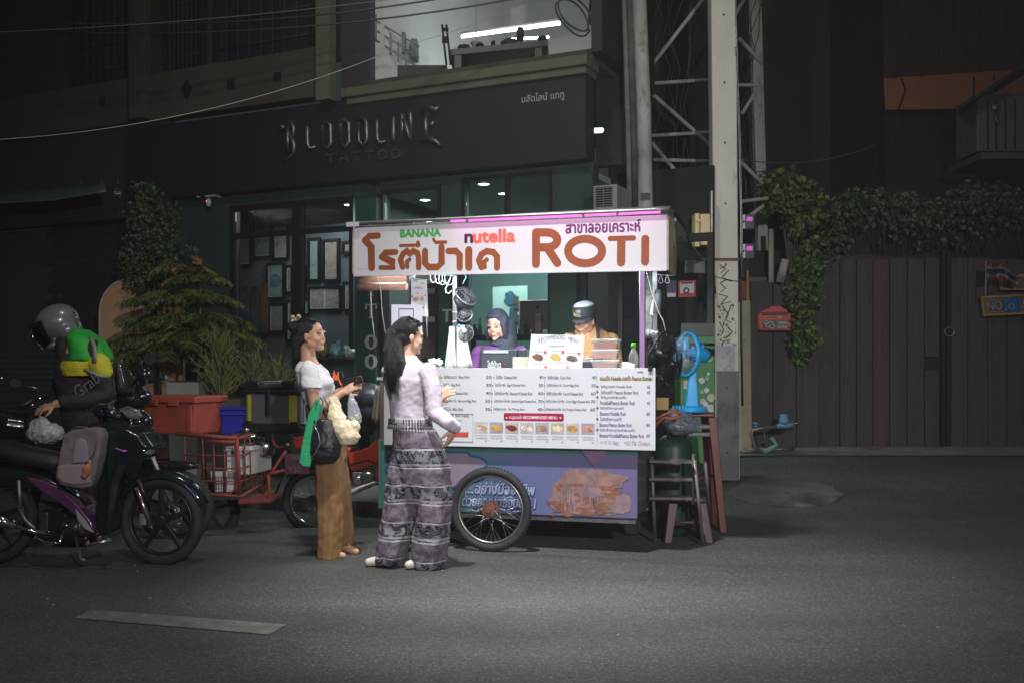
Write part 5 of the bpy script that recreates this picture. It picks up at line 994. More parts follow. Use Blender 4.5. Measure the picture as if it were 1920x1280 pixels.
# wheels
whc = W(920, 954, 6.86); wax = Vector((-CP.n.x, -CP.n.y, 0))
def spoke_wheel(c, R, nsp, parent, tyre_w=.028):
    wh = bpy.data.objects.new('wheel', None); COL.objects.link(wh); wh.parent = parent; wh['_part'] = 1; PMW[wh.name] = PMW.get(parent.name) or (Matrix.Translation(parent.location) @ parent.rotation_euler.to_matrix().to_4x4()); wh.empty_display_size = .05
    a = wax; mb = MB(); mb.torus(c, a, R-tyre_w, tyre_w, n=56, m=12, sx=.95)
    for i in range(72): q = a.to_track_quat('Z','Y')@Vector((math.cos(i*PI/36), math.sin(i*PI/36), 0)); mb.tube([c+q*(R+.001)+a*.018, c+q*(R+.002)-a*.018], .003, n=4)
    mb.build('tyre', RUB, wh); mb = MB(); mb.torus(c, a, R-2*tyre_w-.006, .010, n=56, m=8, sx=1.6); mb.build('rim', mat('dull_rim', (.36,.34,.33), .35, metal=.9, var=.2, scale=10), wh)
    mb = MB(); mb.cyl(c-a*.05, c+a*.05, .026, n=16); mb.cyl(c-a*.052, c-a*.04, .048, n=20); mb.cyl(c+a*.04, c+a*.052, .048, n=20); mb.cyl(c+a*.052, c+a*.07, .018, n=12); mb.build('hub', mat('rusty_hub', (.22,.10,.06), .6, metal=.5, var=.4, scale=20), wh)
    mb = MB(); rin = R-2*tyre_w-.006; Q = a.to_track_quat('Z','Y')
    for i in range(nsp):
        sg_ = 1 if i % 2 else -1; th_ = 2*PI*i/nsp; off = .9*(1 if (i//2) % 2 else -1); p0 = c+a*.045*sg_+Q@Vector((math.cos(th_+off)*.044, math.sin(th_+off)*.044, 0)); p1 = c+Q@Vector((math.cos(th_)*rin, math.sin(th_)*rin, 0)); mb.tube([p0, p1], .0013, n=4)
    mb.build('spokes', mat('spoke_metal', (.42,.42,.42), .35, metal=.9), wh); return wh
spoke_wheel(whc, .291, 36, cart)
spoke_wheel(whc+CP.n*1.02, .291, 36, cart)
mb = MB(); mb.tube([whc, whc+CP.n*1.02], .016, n=8); mb.build('axle', IRON, cart)
for px, d in ((1186, .8), (1192, .12)):
    x = C(px, d); c = CP.P(x, .075, d); mb = MB(); mb.torus(c, wax, .052, .02, n=22, m=8); mb.cyl(c-CP.n*.014, c+CP.n*.014, .05, n=20); 
    if px == 1186:
        mb.build('caster', RUB, cart); mb = MB(); CP.box(mb, x-.02, x+.02, .13, .26, d-.03, d+.03); mb.build('caster_fork', IRON, cart)
cpart('undercarriage', [(bL+.05, bR-.02, .20, .243, .10, .14), (bL+.05, bR-.02, .20, .243, .78, .82)], IRON)
# posts
zT = 2.0
PST = mat('polished_post', (.60,.60,.64), .3, metal=1, var=.12, scale=14, stretch=(1,1,.2))
for px, d in ((771, .02), (852.5, .88), (1204, .02), (1227.5, .88)): x = C(px, d); cpart('post', [(x-.019, x+.019, 1.201, zT, d, d+.034)], PST, bevel=.003)
cpart('top_rail', [(C(771,.02), C(1204,.02), zT+.03, zT+.06, .056, .08), (C(852,.88)-.02, C(1228,.88)+.02, zT+.03, zT+.06, .845, .878)], PST)
# canopy: sign box in front, thin roof behind
sL_, sR_ = C(663, -.12), C(1250, -.12); zb0, zb1, zt0, zt1 = 1.915, 1.900, 2.255, 2.262
SD = -.12
def sbz(x, v): u = (x-sL_)/(sR_-sL_); return (zb0+(zb1-zb0)*u)*(1-v)+(zt0+(zt1-zt0)*u)*v
canopy = cpart('canopy_roof', [(sL_-.02, sR_+.03, 2.262, 2.285, .2, 1.0)], mat('galvanised_sheet', (.30,.30,.29), .45, metal=.7, var=.3, scale=5, dirt=((.12,.10,.08), 5, .6)))
SW = mat('sign_face_white', (.57,.55,.55), .35, var=.015, emit=(.95,.93,1.0), estr=.05)
def sprism(name, m, x0, x1, v0, v1, d0, d1, bevel=0):
    mb = MB(); mb.hexa([CP.P(x0, sbz(x0,v0), d0), CP.P(x1, sbz(x1,v0), d0), CP.P(x1, sbz(x1,v0), d1), CP.P(x0, sbz(x0,v0), d1), CP.P(x0, sbz(x0,v1), d0), CP.P(x1, sbz(x1,v1), d0), CP.P(x1, sbz(x1,v1), d1), CP.P(x0, sbz(x0,v1), d1)]); return mb.build(name, m, cart, bevel=bevel)
sprism('sign_panel', SW, sL_, sR_, 0, 1, SD, SD+.012)
sprism('sign_edge', mat('white_trim', (.6,.58,.62), .4), sL_, sR_, -.012, .012, SD-.004, SD+.02)
mb = MB(); side = [(sR_+.002, SD, sbz(sR_,0)), (sR_+.002, .30, 1.90), (sR_+.002, .34, 2.12), (sR_+.002, .10, 2.27), (sR_+.002, SD, sbz(sR_,1))]; mb.prism([CP.P(x, z, d) for x, d, z in side], CP.u*.01); mb.build('side_panel', mat('grimy_cream_panel', (.42,.36,.27), .6, var=.3, scale=6, dirt=((.12,.09,.06), 5, .52)), cart)
mb = MB(); mb.tube([CP.P(x+.012, z, d) for x, d, z in side[1:4]], .012, n=5); mb.build('side_edging', mat('tarnished_edge', (.2,.19,.16), .4, metal=.7), cart)
cpart('side_panel', [(sL_-.01, sL_, 1.93, 2.24, SD, .9)], mat('grimy_cream_panel', (.42,.36,.27)), label='left side panel')
# rolled roof edge rising towards the right
def roofpt(x, v): u = (x-sL_)/(sR_-sL_); return CP.P(x, sbz(x,1)+.028+(.030*math.sin(min(1,u*1.15)*PI/2))*v, -.155+.12*v)
mb = MB(); n = 24; A = []
for i in range(n+1):
    x = sL_-.03+(sR_-sL_+.05)*i/n; p = roofpt(x, 0); q = roofpt(x, 1); A += [p-Vector((0,0,.006)), p+Vector((0,0,.012)), q+Vector((0,0,.012)), CP.P(x, 2.275, .3)]
mb.smooth = True; mb.add(A, [(4*i+j, 4*i+4+j, 4*i+5+j, 4*i+1+j) for i in range(n) for j in range(3)]); mb.build('roof_edge', mat('galvanised_sheet', (.3,.3,.29)), cart, solid=.004)
mb = MB(); p = CP.P(sL_-.02, sbz(sL_,1)+.02, -.16); CP.box(mb, sL_-.035, sL_+.06, sbz(sL_,1)+.004, sbz(sL_,1)+.036, -.168, -.158); mb.build('corner_cap', mat('white_trim', (.6,.58,.62)), cart)
# tubes: pink one along the top edge, white ones inside
PINK = mat('pink_tube_light', (.8,.2,.6), emit=(.95,.13,.62), estr=1.6)
x0, x1 = C(845,-.15), C(1238,-.15); mb = MB()
for a, b in ((x0, x0+.10), (x0+.13, C(1090,-.15)), (C(1096,-.15), C(1155,-.15)), (C(1160,-.15), x1)): mb.cyl(CP.P(a, sbz(a,1)+.016, -.142), CP.P(b, sbz(b,1)+.016, -.142), .009, n=8)
mb.build('pink_tube', PINK, cart)
mb = MB(); mb.cyl(CP.P(sL_+.02, sbz(sL_,1)+.016, -.142), CP.P(x0-.01, sbz(x0,1)+.016, -.142), .008, n=8); mb.build('unlit_tube', CHROME, cart)
lamp('pink_tube_glow', 'AREA', tuple(CP.P((x0+x1)/2, 2.268, -.20)), .45, (1,.15,.75), x1-x0, tuple(CP.P((x0+x1)/2, 2.0, -.13)), size_y=.02)
for d, xx0, xx1 in ((.10, -.9, 1.0), (.42, -.7, .9)):
    mb = MB(); mb.cyl(CP.P(xx0, 2.03+.08*d, d), CP.P(xx1, 2.03+.08*d, d), .012, n=8); mb.build('white_tube', TUBE, cart); mb = MB(); CP.box(mb, xx0, xx1, 2.10, 2.13, d-.02, d+.02); mb.build('tube_batten', WHITEP, cart)
    o = lamp('cart_tube_glow', 'AREA', tuple(CP.P((xx0+xx1)/2, 1.99, d)), 20 if d < .3 else 26, (.88,.95,1), xx1-xx0, size_y=.04); o.rotation_euler = (0, 0, CP.rot())
# sign lettering
sf = lambda x, z, d: CP.P(x, z, d)
SP = lambda px, py: (C(px, SD), cz(px, py, SD))
def sgt(tx, px, py, hpx, px2, bold, name, m, d=SD-.0015, slant=0):
    mb = MB(); x, z = SP(px, py); x2 = C(px2, SD); k = 6.9/F; fat_text(mb, lambda a, b, c: CP.P(a, b+(a-x)*(-.006), c), tx, x, z, d, h=hpx*k, w=x2-x, k=bold); return mb.build(name, m, cart)
BRN = mat('sign_brown', (.27,.075,.028), .35, var=.08); 
sgt('BANANA', 751, 445, 13.5, 826, .0042, 'banana_lettering', mat('sign_green', (.06,.35,.09), .4))
sgt('n', 872, 455, 15, 886, .005, 'nutella_lettering', mat('sign_dark_plum', (.07,.012,.05), .4)); sgt('utella', 888, 455, 22.5, 965, .0055, 'nutella_lettering', mat('sign_coral', (.80,.13,.09), .4))
sgt('สาขาลอยเคราะห์', 1061, 438, 21, 1201, .0028, 'branch_lettering', mat('sign_violet', (.13,.03,.13), .4))
def sstroke(name, strokes, m=BRN):
    mb = MB()
    for i, (pts, rp, cl_) in enumerate(strokes): k = 6.9/F; stroke2d(mb, sf, [SP(*p) for p in pts], rp*k, SD-.0015-i*.0002, closed=cl_)
    return mb.build(name, m, cart)
A_ = lambda cx, cy, rx, ry, a0, a1, n=12: [(cx+rx*math.cos(math.radians(a0+(a1-a0)*i/n)), cy-ry*math.sin(math.radians(a0+(a1-a0)*i/n))) for i in range(n+1)]
sstroke('roti_letter', [([(1005,495),(1005,436)], 7.4, False), ([(1007,436)]+A_(1026,450,19,14,90,-90,10)+[(1008,464)], 7.4, False), ([(1027,466),(1045,493)], 7.4, False)])
sstroke('roti_letter', [(A_(1097,471,32,23,0,345,22), 7.2, True)])
sstroke('roti_letter', [([(1144,447.5),(1188,446.5)], 4.5, False), ([(1165,450),(1164.5,492)], 7.4, False)])
sstroke('roti_letter', [([(1210,448),(1209.5,491)], 7, False)])
# large loopless Thai word drawn letter by letter
K = 1.0
for L_ in ([([(709,442),(692,443),(685,451)],6,False),([(685,451),(696,463),(697,502)],7,False)], [([(742,473),(722,474),(716,482)],5.5,False),([(716,482),(737,492),(735,501)],6,False),([(738,502),(714,502)],4.5,False)],
 [([(755,501),(751,487),(756,476),(763,471),(769,476),(775,471),(783,475),(785,484),(785,502)],5.5,False),([(764,501),(763,491),(768,487)],4,False)], [([(751,461),(786,460)],3,False),([(784,455),(784,461)],3.8,False)],
 [([(797,471),(797,494),(804,501),(820,501),(828,494),(828,463)],6,False)], [([(813,449),(817,455),(836,454)],3,False)], [([(841,471),(855,471),(862,478),(862,502)],6,False)], [([(879,469),(879,501)],7,False)],
 [([(903,501),(898,488),(903,477),(913,471),(925,473),(932,481),(932,502)],5.8,False),([(909,501),(908,491),(913,487)],4,False)]): sstroke('thai_letter', L_)
mb = MB(); x, z = SP(670, 505); CP.box(mb, x, x+.11, z-.001, z+.0015, SD-.0012, SD-.0002); mb.build('seam', mat('seam_grey', (.3,.28,.3)), cart)
# ------------------------------------------------------------------ things on and around the cart
def on(px, d): return CP.P(C(px, d), 1.20, d)
mp_ = thing('menu_placard', 'white RECOMMENDED MENU placard leaning in the middle of the counter', 'placard', on(1043,.06), CP.rot())
mb = MB(); A = [CP.px(989,692,.03), CP.px(1090,692,.03), CP.px(1096,628.5,.06), CP.px(996,626.5,.06)]; A[0].z = A[1].z = 1.2015; mb.prism(A, CP.n*.006); mb.build('card', PAPER, mp_)
def pc_(u, v, off=.0012): p = A[0].lerp(A[1], u).lerp(A[3].lerp(A[2], u), v); return p-CP.n*off
mb = MB(); n = 16
for i, ch in enumerate('RECOMMENDED MENU'):
    if ch == ' ': continue
    u = .15+i*.0465; v = .80+.09*math.sin((i/15)*PI); text_on(mb, lambda x, z, d: pc_(u+x, v+z, .0015), ch, 0, 0, 0, h=.105, w=.036, bold=0)
mb.build('placard_title', mat('title_indigo', (.06,.06,.22)), mp_)
mb = MB(); text_on(mb, lambda x, z, d: pc_(x, z, .0015), 'เมนูแนะนำ !', .36, .70, 0, h=.06, w=.32, bold=.01)
for u, v in ((.08,.58),(.42,.6),(.70,.56),(.08,.30),(.52,.33)): text_on(mb, lambda x, z, d: pc_(x, z, .0015), 'โรตีไข่กล้วยชีส', u, v, 0, h=.028, w=.22)
mb.build('placard_print', INK, mp_)
for i, (u, v, c) in enumerate(((.17,.46,(.20,.09,.05)),(.50,.47,(.50,.40,.10)),(.80,.44,(.16,.14,.10)),(.20,.10,(.52,.38,.10)),(.61,.10,(.60,.40,.08)))):
    rq = random.Random(i+40); mb = MB(); mb.add([pc_(u+.11*math.cos(q)*rq.uniform(.8,1.1), v+.085*math.sin(q)*rq.uniform(.8,1.1)-.2*.1*math.cos(q), .0018) for q in [k*PI/8 for k in range(16)]], [list(range(16))]); mb.build('food_picture', mat('placard_food_%d' % i, c, .5, var=.5, scale=40, dirt=((.6,.55,.45) if i != 2 else (.03,.03,.03), 45, .55)), mp_)
    mb = MB(); mb.add([pc_(u+.125+.025*math.cos(q), v+.12+.038*math.sin(q), .0024) for q in [k*PI/6 for k in range(12)]], [list(range(12))]); mb.build('price_dot', mat('price_red', (.62,.03,.03)), mp_)
# three food tubs
TUBM = mat('clear_tub', (.80,.80,.80), .12, var=.03, alpha=.32); 
for i, (y0, y1, w_, c, lb) in enumerate(((634.5,657,25,(.72,.24,.12),'top clear tub of pinkish batter in the stack of three'), (654.5,673,25.5,(.60,.13,.02),'middle clear tub of orange sauce in the stack of three'), (674,690.5,26,(.30,.07,.015),'bottom clear tub of red-brown sauce in the stack of three'))):
    d = .16; cpx = 1133.5; x = C(cpx, d); z1 = cz(cpx, y0, d); z0 = max(1.201, cz(cpx, y1, d)); hw = w_*7.0/F; t = thing('food_tub', lb, 'food container', CP.P(x, z0, d+.06), CP.rot(), 'stacked clear tubs on the counter')
    def sq(k, z): return [CP.P(x+sx*hw*k, z, d+.075+sy*.075*k) for sx, sy in ((-1,-1),(1,-1),(1,1),(-1,1))]
    h = z1-z0; mb = MB(); mb.hexa(sq(.84,z0)+sq(1,z0+h*.84)); mb.build('tub_wall', TUBM, t, bevel=.008)
    mb = MB(); mb.hexa(sq(.78,z0+.006)+sq(.86,z0+h*.66)); mb.build('contents', mat('batter_%d' % i, c, .4, var=.4, scale=14, dirt=([x_*.5 for x_ in c], 9, .6)), t, bevel=.01)
    mb = MB(); mb.hexa(sq(1.04,z0+h*.845)+sq(1.0,z0+h*.97)); mb.build('lid', mat('frosted_lid', (.8,.8,.8), .2, alpha=.55), t, bevel=.004)
# squeeze bottle with green cap, tissue box, lunch boxes etc
c = on(1188,.35); t = thing('plastic_bottle', 'clear plastic bottle with a lime green cap at the right end of the counter', 'bottle', c); mb = MB(); mb.lathe(c, (0,0,1), [(0.001,.032),(.02,.034),(.10,.034),(.13,.036),(.165,.03),(.195,.015),(.21,.013)], n=20); mb.build('bottle_body', mat('clear_bottle', (.62,.66,.60), .08, alpha=.4), t); mb = MB(); mb.lathe(c+Vector((0,0,.205)), (0,0,1), [(0,.019),(.03,.018),(.034,.012)], n=16); mb.build('cap', mat('lime_cap', (.14,.62,.04), .4), t)
mb = MB(); mb.lathe(c+Vector((0,0,.004)), (0,0,1), [(0,.029),(.09,.031)], n=16); mb.build('contents', mat('pale_oil', (.5,.48,.30), .2, alpha=.5), t)
t = thing('snack_pack', 'white and blue pack in front of the green-capped bottle', 'packet', on(1178,.14), CP.rot()); mb = MB(); x = C(1178,.14); CP.box(mb, x-.05, x+.055, 1.2005, 1.235, .12, .19); mb.build('box', BLACKP, t); mb = MB(); CP.box(mb, x-.047, x+.05, 1.236, 1.252, .125, .185); mb.build('pack_base', mat('pack_violet', (.28,.10,.30), .4, var=.6, scale=16, dirt=((.05,.10,.5), 14, .5)), t); mb = MB(); mb.prism([CP.P(x-.045,1.2525,.13), CP.P(x+.045,1.2525,.13), CP.P(x+.045,1.285,.13), CP.P(x-.01,1.305,.13), CP.P(x-.045,1.30,.13)], CP.n*.04); mb.build('tissue', mat('tissue_white', (.75,.78,.82), .7, var=.1, scale=20), t, bevel=.006)
t = thing('steel_box', 'cream sided box with steel lid behind the counter by the placard', 'box', on(972,.2), CP.rot()); mb = MB(); a, b = C(961,.2), C(996,.2); CP.box(mb, a, b, 1.2005, cz(975,669,.2), .2, .34); mb.build('box_wall', mat('cream_box', (.55,.52,.42), .4, var=.1), t, bevel=.003)
for i, (px, w_) in enumerate(((964, 16), (983, 15))): mb = MB(); a, b = C(px-8,.5), C(px+8,.5); CP.box(mb, a, b, 1.2005, cz(px,655,.5), .45, .55); tag(mb.build('steel_tin', mat('dark_tin', (.10,.13,.14), .3, metal=.6, var=.3), bevel=.004), ['dark square tin beside the hijab seller, left one', 'dark square tin beside the hijab seller, right one'][i], 'tin')
# paper towels and serviettes at the left end
c = on(818,.12); t = thing('napkin_holder', 'cream box stuffed with crumpled white napkins at the left of the counter', 'napkin box', c, CP.rot()); x = C(816,.12); mb = MB(); CP.box(mb, x-.045, x+.05, 1.2005, 1.275, .08, .16); mb.build('box', mat('cream_wood', (.42,.36,.27)), t); mb = MB(); rq = random.Random(3)
for _ in range(16): q = CP.P(x+rq.uniform(-.04,.045), 1.276+rq.uniform(0,.03), rq.uniform(.09,.15)); mb.prism([q, q+Vector((.022,0,.006)), q+Vector((.015,.01,.03)), q+Vector((-.012,.008,.022))], Vector((0,.003,0)))
mb.build('napkins', mat('tissue_white', (.75,.78,.82)), t)
# hanging strips of white bags by the left rear post
bgm = mat('milky_plastic', (.66,.66,.60), .35, var=.12, scale=12, stretch=(12,12,1), bump=.4, bscale=20)
def curtain(name, label, pts_top, pts_bot, Y, m, cat, waves=7, amp=.02):
    mb = MB(); n = 24; A = []
    for j in range(9):
        v = j/8
        for i in range(n+1):
            u = i/n; p = W(pts_top[0]+(pts_top[2]-pts_top[0])*u, pts_top[1], Y).lerp(W(pts_bot[0]+(pts_bot[2]-pts_bot[0])*u, pts_bot[1]+3*math.sin(u*5), Y), v); A.append(p+Vector((0, amp*(.3+.7*v)*math.sin(u*waves*2*PI)*.5, 0)))
    mb.smooth = True; mb.add(A, [(j*(n+1)+i, j*(n+1)+i+1, (j+1)*(n+1)+i+1, (j+1)*(n+1)+i) for j in range(8) for i in range(n)]); o = mb.build(name, m, None, solid=.002); return tag(o, label, cat)
curtain('plastic_bag_bundle', 'bundle of long white plastic bags hanging right of the left rear post', (857,610,870), (855,690,886), 7.68, bgm, 'plastic bags')
curtain('plastic_bag_bundle', 'single white plastic sheet tapering down left of the left rear post', (843,612,851), (833,692,855), 7.66, bgm, 'plastic bags', 3)
# rolled salmon sheet under the canopy left
t = thing('rolled_blind', 'salmon coloured rolled sun blind under the left end of the canopy', 'blind', CP.P(sL_+.2, 1.86, .3), CP.rot()); SAL = mat('salmon_vinyl', (.55,.30,.22), .35, var=.12, scale=3)
mb = MB(); a = W(673,538,7.25); b = W(762,537,7.15); mb.cyl(a, b, .028, n=20); mb.build('roll', SAL, t); mb = MB(); mb.torus(a, (b-a), .018, .007, n=18, m=6); mb.cyl(a-Vector((.004,0,0)), a, .014, n=12); mb.build('roll_end', mat('roll_brown', (.10,.03,.025)), t)
mb = MB(); mb.hexa([W(672,536,7.27), W(762,534,7.17), W(762,534,7.18), W(672,536,7.28), W(672,515,7.3), W(762,513,7.2), W(762,513,7.21), W(672,515,7.31)]); mb.build('hanging_flap', SAL, t)
wire('hanging_string', [W(*q) for q in ((708,520,7.1),(714,545,7.1),(717,590,7.1),(723,626,7.1))], .002, PAPER, 'thin white string hanging left of the ponytailed woman, right one')
wire('hanging_string', [W(*q) for q in ((695,549,7.1),(697,590,7.1),(700,615,7.1),(702,630,7.1))], .002, PAPER, 'thin white string hanging over the green lettered panel')
wire('hanging_string', [W(*q) for q in ((798,570,7.0),(800,600,7.0),(801,631,7.0))], .002, PAPER, 'thin white string hanging below the tall paper menu')
# papers
t = thing('hanging_menu', 'tall white paper menu hanging between the left posts', 'menu', W(787,595,7.05)); Ypp = 7.08; mb = MB(); mb.prism([W(771,521,Ypp), W(800,524,Ypp), W(803,594,Ypp), W(792,593,Ypp), W(771,592,Ypp)], (0,.003,0)); mb.build('sheet', PAPER, t); mb = MB(); mb.add([W(773+7*i+3*math.cos(q)*2, 561+ (3 if i > 1 else 0)+3*math.sin(q)*1.4, Ypp-.002) for i in (1,) for q in [k*PI/4 for k in range(8)]], [list(range(8))]); mb.add([W(791+3.6*math.cos(q), 561+5*math.sin(q), Ypp-.002) for q in [k*PI/4 for k in range(8)]], [list(range(8))]); mb.build('food_picture', mat('menu_food', (.42,.34,.14), .5, var=.5, scale=40), t)
mb = MB(); f5 = lambda px, py: (lambda x, z, d: W(px, py, Ypp-.002)+Vector((x,0,z)))
for px, py, s_ in ((775,530,'เมนู'),(788,533,'โรตี'),(778,542,'Menu')): text_on(mb, f5(px,py), s_, 0, 0, 0, h=.018)
mb.build('print', INK, t); mb = MB()
for px, py in ((783,550),(797,554),(793,577),(773,556)): c = W(px,py,Ypp-.003); mb.cyl(c, c+Vector((0,-.001,0)), .006, n=8)
mb.build('red_dots', mat('price_red', (.62,.03,.03)), t)
t = thing('payment_sheet', 'pale sheet behind the ponytailed woman head, its code left blank', 'sheet', W(765,640,6.9)); mb = MB(); mb.prism([W(734,571,6.9), W(791,572,6.9), W(792,640,6.9), W(734,640,6.9)], (0,.004,0)); mb.build('sheet', mat('lilac_white_sheet', (.62,.62,.72), .5, var=.03), t)
mb = MB(); stroke2d(mb, lambda x, z, d: Vector((x, d, z)), [(W(px,py,6.9).x, W(px,py,6.9).z) for px, py in ((748,579),(775,579),(775,610),(748,610))], .0025, 6.897, closed=True); mb.build('border_print', INK, t)
# hooks along the rail
HK = mat('white_coated_wire', (.7,.7,.72), .3, metal=.3)
hk = [(807,523),(816,525),(823,527),(829,524),(834,528)]
for i, (px, py) in enumerate(hk):
    mb = MB(); Yh = 7.35; s_ = .022+.002*i; c = W(px,py,Yh); pts = [c+Vector((0,0,.05)), c+Vector((0,0,.01))]+[c+Vector((s_-s_*math.cos(q), 0, -.028*math.sin(q)+.0)) for q in [k*PI/6 for k in range(7)]]; mb.tube(pts, .0028, n=5); tag(mb.build('wire_hook', HK), ['leftmost small white hook under the canopy', 'second small white hook from the left under the canopy', 'middle small white hook under the canopy', 'fourth small white hook under the canopy', 'small white hook just left of the large S hook'][i], 'hook', 'small white hooks under the canopy')
mb = MB(); c = W(843,540,7.35); mb.tube([W(846,516,7.35), W(842,528,7.35), W(835,542,7.35), W(836,549,7.35), W(842,550,7.35), W(847,545,7.35)], .0045, n=6); tag(mb.build('wire_hook', HK), 'large white S hook beside the left rear post', 'hook')
for i, px in enumerate((1239, 1251)):
    mb = MB(); Yh = 7.2; c = W(px,516,Yh); mb.tube([c, c+Vector((-.010,0,-.025)), c+Vector((-.016,0,-.045)), c+Vector((-.008,0,-.058)), c+Vector((.008,0,-.058)), c+Vector((.016,0,-.045)), c+Vector((.010,0,-.025)), c+Vector((.002,0,0))], .0026, n=5); tag(mb.build('wire_hook', HK), ['left white wire loop hanging at the canopy right end', 'right white wire loop hanging at the canopy right end'][i], 'hook', 'white loops at the canopy right end')
mb = MB(); mb.cyl(W(1230,515,7.2), W(1262,517,7.2), .003, n=5); tag(mb.build('hook_rail', HK), 'short rail carrying two wire loops at the canopy right end', 'rail')
mb = MB(); mb.cyl(W(812,515,7.6), W(850,516,7.6), .006); mb.tube([W(870,512,7.6), W(874,520,7.6), W(868,532,7.6)], .004, n=5); tag(mb.build('clothes_hanger', mat('turquoise_plastic', (.10,.42,.42), .4)), 'turquoise plastic rod and hook under the canopy left', 'hanger')
# fans
def fan(name, label, c, axis, R, shell, cage, parent_kw=None, depth=.06, blades=True, cat='fan', group=None, ribs=22):
    t = thing(name, label, cat, c, group=group); a = Vector(axis).normalized(); Q = a.to_track_quat('Z','Y'); mb = MB()
    def cp(r, th_, z): return c+Q@Vector((math.cos(th_)*r, math.sin(th_)*r, z))
    mb.torus(c, a, R, .007, n=36, m=6)
    for i in range(ribs):
        th_ = 2*PI*i/ribs
        for s_ in (1, -1): mb.tube([cp(R, th_, 0), cp(R*.82, th_+.05, s_*depth*.75), cp(R*.45, th_+.12, s_*depth), cp(R*.12, th_+.2, s_*depth)], .0018, n=3)
    for rr_ in (.35, .7): mb.torus(c+a*depth*(1 if rr_ < .5 else .9), a, R*rr_, .002, n=28, m=4)
    mb.build('cage', cage, t); mb = MB(); mb.lathe(c-a*depth*.3, a, [(0,R*.2),(depth*1.1,R*.17),(depth*1.35,R*.09)], n=16); mb.cyl(c+a*depth, c+a*(depth+.005), R*.17, n=18); mb.build('hub', shell, t)
    if blades:
        for i in range(3):
            mb = MB(); th_ = 2*PI*i/3; A = []
            for j in range(7):
                u = j/6
                for k in range(3): v = k/2-.5; rr2 = R*(.18+.7*u); A.append(cp(rr2, th_+v*(1.0-.2*u)*1.1, v*depth*.7))
            mb.smooth = True; mb.add(A, [(3*j+k, 3*j+k+1, 3*j+k+4, 3*j+k+3) for j in range(6) for k in range(2)]); mb.build('blade', shell, t, solid=.003)
    return t, cp
GREYC = mat('grey_fan_cage', (.10,.105,.11), .35, metal=.4, var=.2); DKF = mat('dark_fan_shell', (.035,.038,.042), .35, var=.2)
t, _ = fan('hanging_fan', 'dark round fan hanging under the canopy, uppermost of three beside the post', W(873,556,7.7), (.55,-.5,.65), .092, DKF, GREYC, depth=.045, group='small dark fans by the left post'); mb = MB(); mb.lathe(W(873,560,7.75), (-.3,.5,-.6), [(0,.085),(.03,.09),(.06,.07),(.09,.04)], n=24); mb.build('motor_housing', DKF, t); mb = MB(); mb.tube([W(878,500,7.7), W(882,520,7.72), W(880,540,7.74)], .012, n=6); mb.build('bracket', DKF, t)
t, _ = fan('hanging_fan', 'small dark caged fan tilted up, middle of three beside the left rear post', W(872,592,7.7), (-.2,-.8,.5), .056, DKF, GREYC, depth=.035, group='small dark fans by the left post')
t, _ = fan('hanging_fan', 'small round fan with a pale hub, lowest of three beside the left rear post', W(873,625,7.68), (-.1,-1,.1), .060, DKF, GREYC, depth=.03, group='small dark fans by the left post'); mb = MB(); c = W(870,620,7.6); mb.ell(c, (.02,.01,.018)); mb.build('hub_cap', mat('pale_hub', (.45,.5,.52), .3), t)
mb = MB(); mb.ell(W(861,611,7.6), (.014,.014,.014)); mb.build('knob', mat('blue_knob', (.02,.25,.7), .3), cart)
mb = MB()
for py in (585.5, 603, 619): mb.torus(W(852.5,py,7.72), (0,0,1), .024, .0022, n=16, m=4)
tag(mb.build('cable_tie', HK), 'three white cable ties round the left rear post', 'cable ties')
t, _ = fan('black_fan', 'large black caged fan seen from its side right of the menu', W(1237,662,7.1), (.75,-.45,-.35), .165, BLK, mat('black_wire', (.02,.02,.022), .3, metal=.5), depth=.075, ribs=40); mb = MB(); mb.lathe(W(1232,668,7.15), (-.8,.3,-.1), [(0,.06),(.05,.062),(.10,.045)], n=18); mb.tube([W(1237,700,7.1), W(1246,725,7.12)], .02); mb.build('motor_housing', BLK, t)
t, _ = fan('black_fan', 'second black caged fan tucked lower right of the first', W(1260,683,7.3), (.85,-.4,-.1), .125, BLK, mat('black_wire', (.02,.02,.022)), depth=.06, ribs=36); mb = MB(); mb.box(tuple(W(1236,724,7.3)), tuple(W(1252,704,7.36))); mb.build('control_box', BLK, t, bevel=.01)
BLF = mat('sky_blue_plastic', (.015,.36,.72), .3, var=.05, coat=.3)
fc = W(1287,664,7.75); t, _ = fan('blue_fan', 'sky blue table fan standing on a red stool beside the pole', fc, (-.93,-.36,.05), .165, BLF, mat('clear_fan_cage', (.5,.56,.6), .25, metal=.5), depth=.055, ribs=44); mb = MB(); ax = Vector((-.93,-.36,.05)).normalized(); mb.torus(fc-ax*.01, ax, .165, .013, n=40, m=8, sx=1.5); mb.build('ring', BLF, t)
mb = MB(); m0 = fc-ax*.05; mb.lathe(m0, -ax, [(0,.055),(.04,.062),(.12,.055),(.15,.035)], n=18); c = m0-ax*.10; mb.cyl(c, c+Vector((0,0,.09)), .01); mb.build('motor_housing', BLF, t, bevel=0)
b0 = W(1296,762,7.75); mb = MB(); top = W(1299,695,7.75); mb.hexa([b0+Vector(q) for q in ((-.045,-.035,0),(.055,-.035,0),(.055,.035,0),(-.045,.035,0))]+[top+Vector(q) for q in ((-.028,-.025,0),(.03,-.025,0),(.03,.025,0),(-.028,.025,0))]); mb.build('neck', BLF, t, bevel=.012, seg=3)
mb = MB(); rings = []; z0 = W(0,772,7.75).z
for z, k in ((z0,1),(z0+.02,1.0),(z0+.035,.9),(z0+.045,.6)): rings.append([Vector((W(1296,0,7.75).x+.135*k*math.cos(q)-.01, 7.73+.10*k*math.sin(q), z)) for q in [i*PI/16 for i in range(32)]])
mb.loft(rings); 
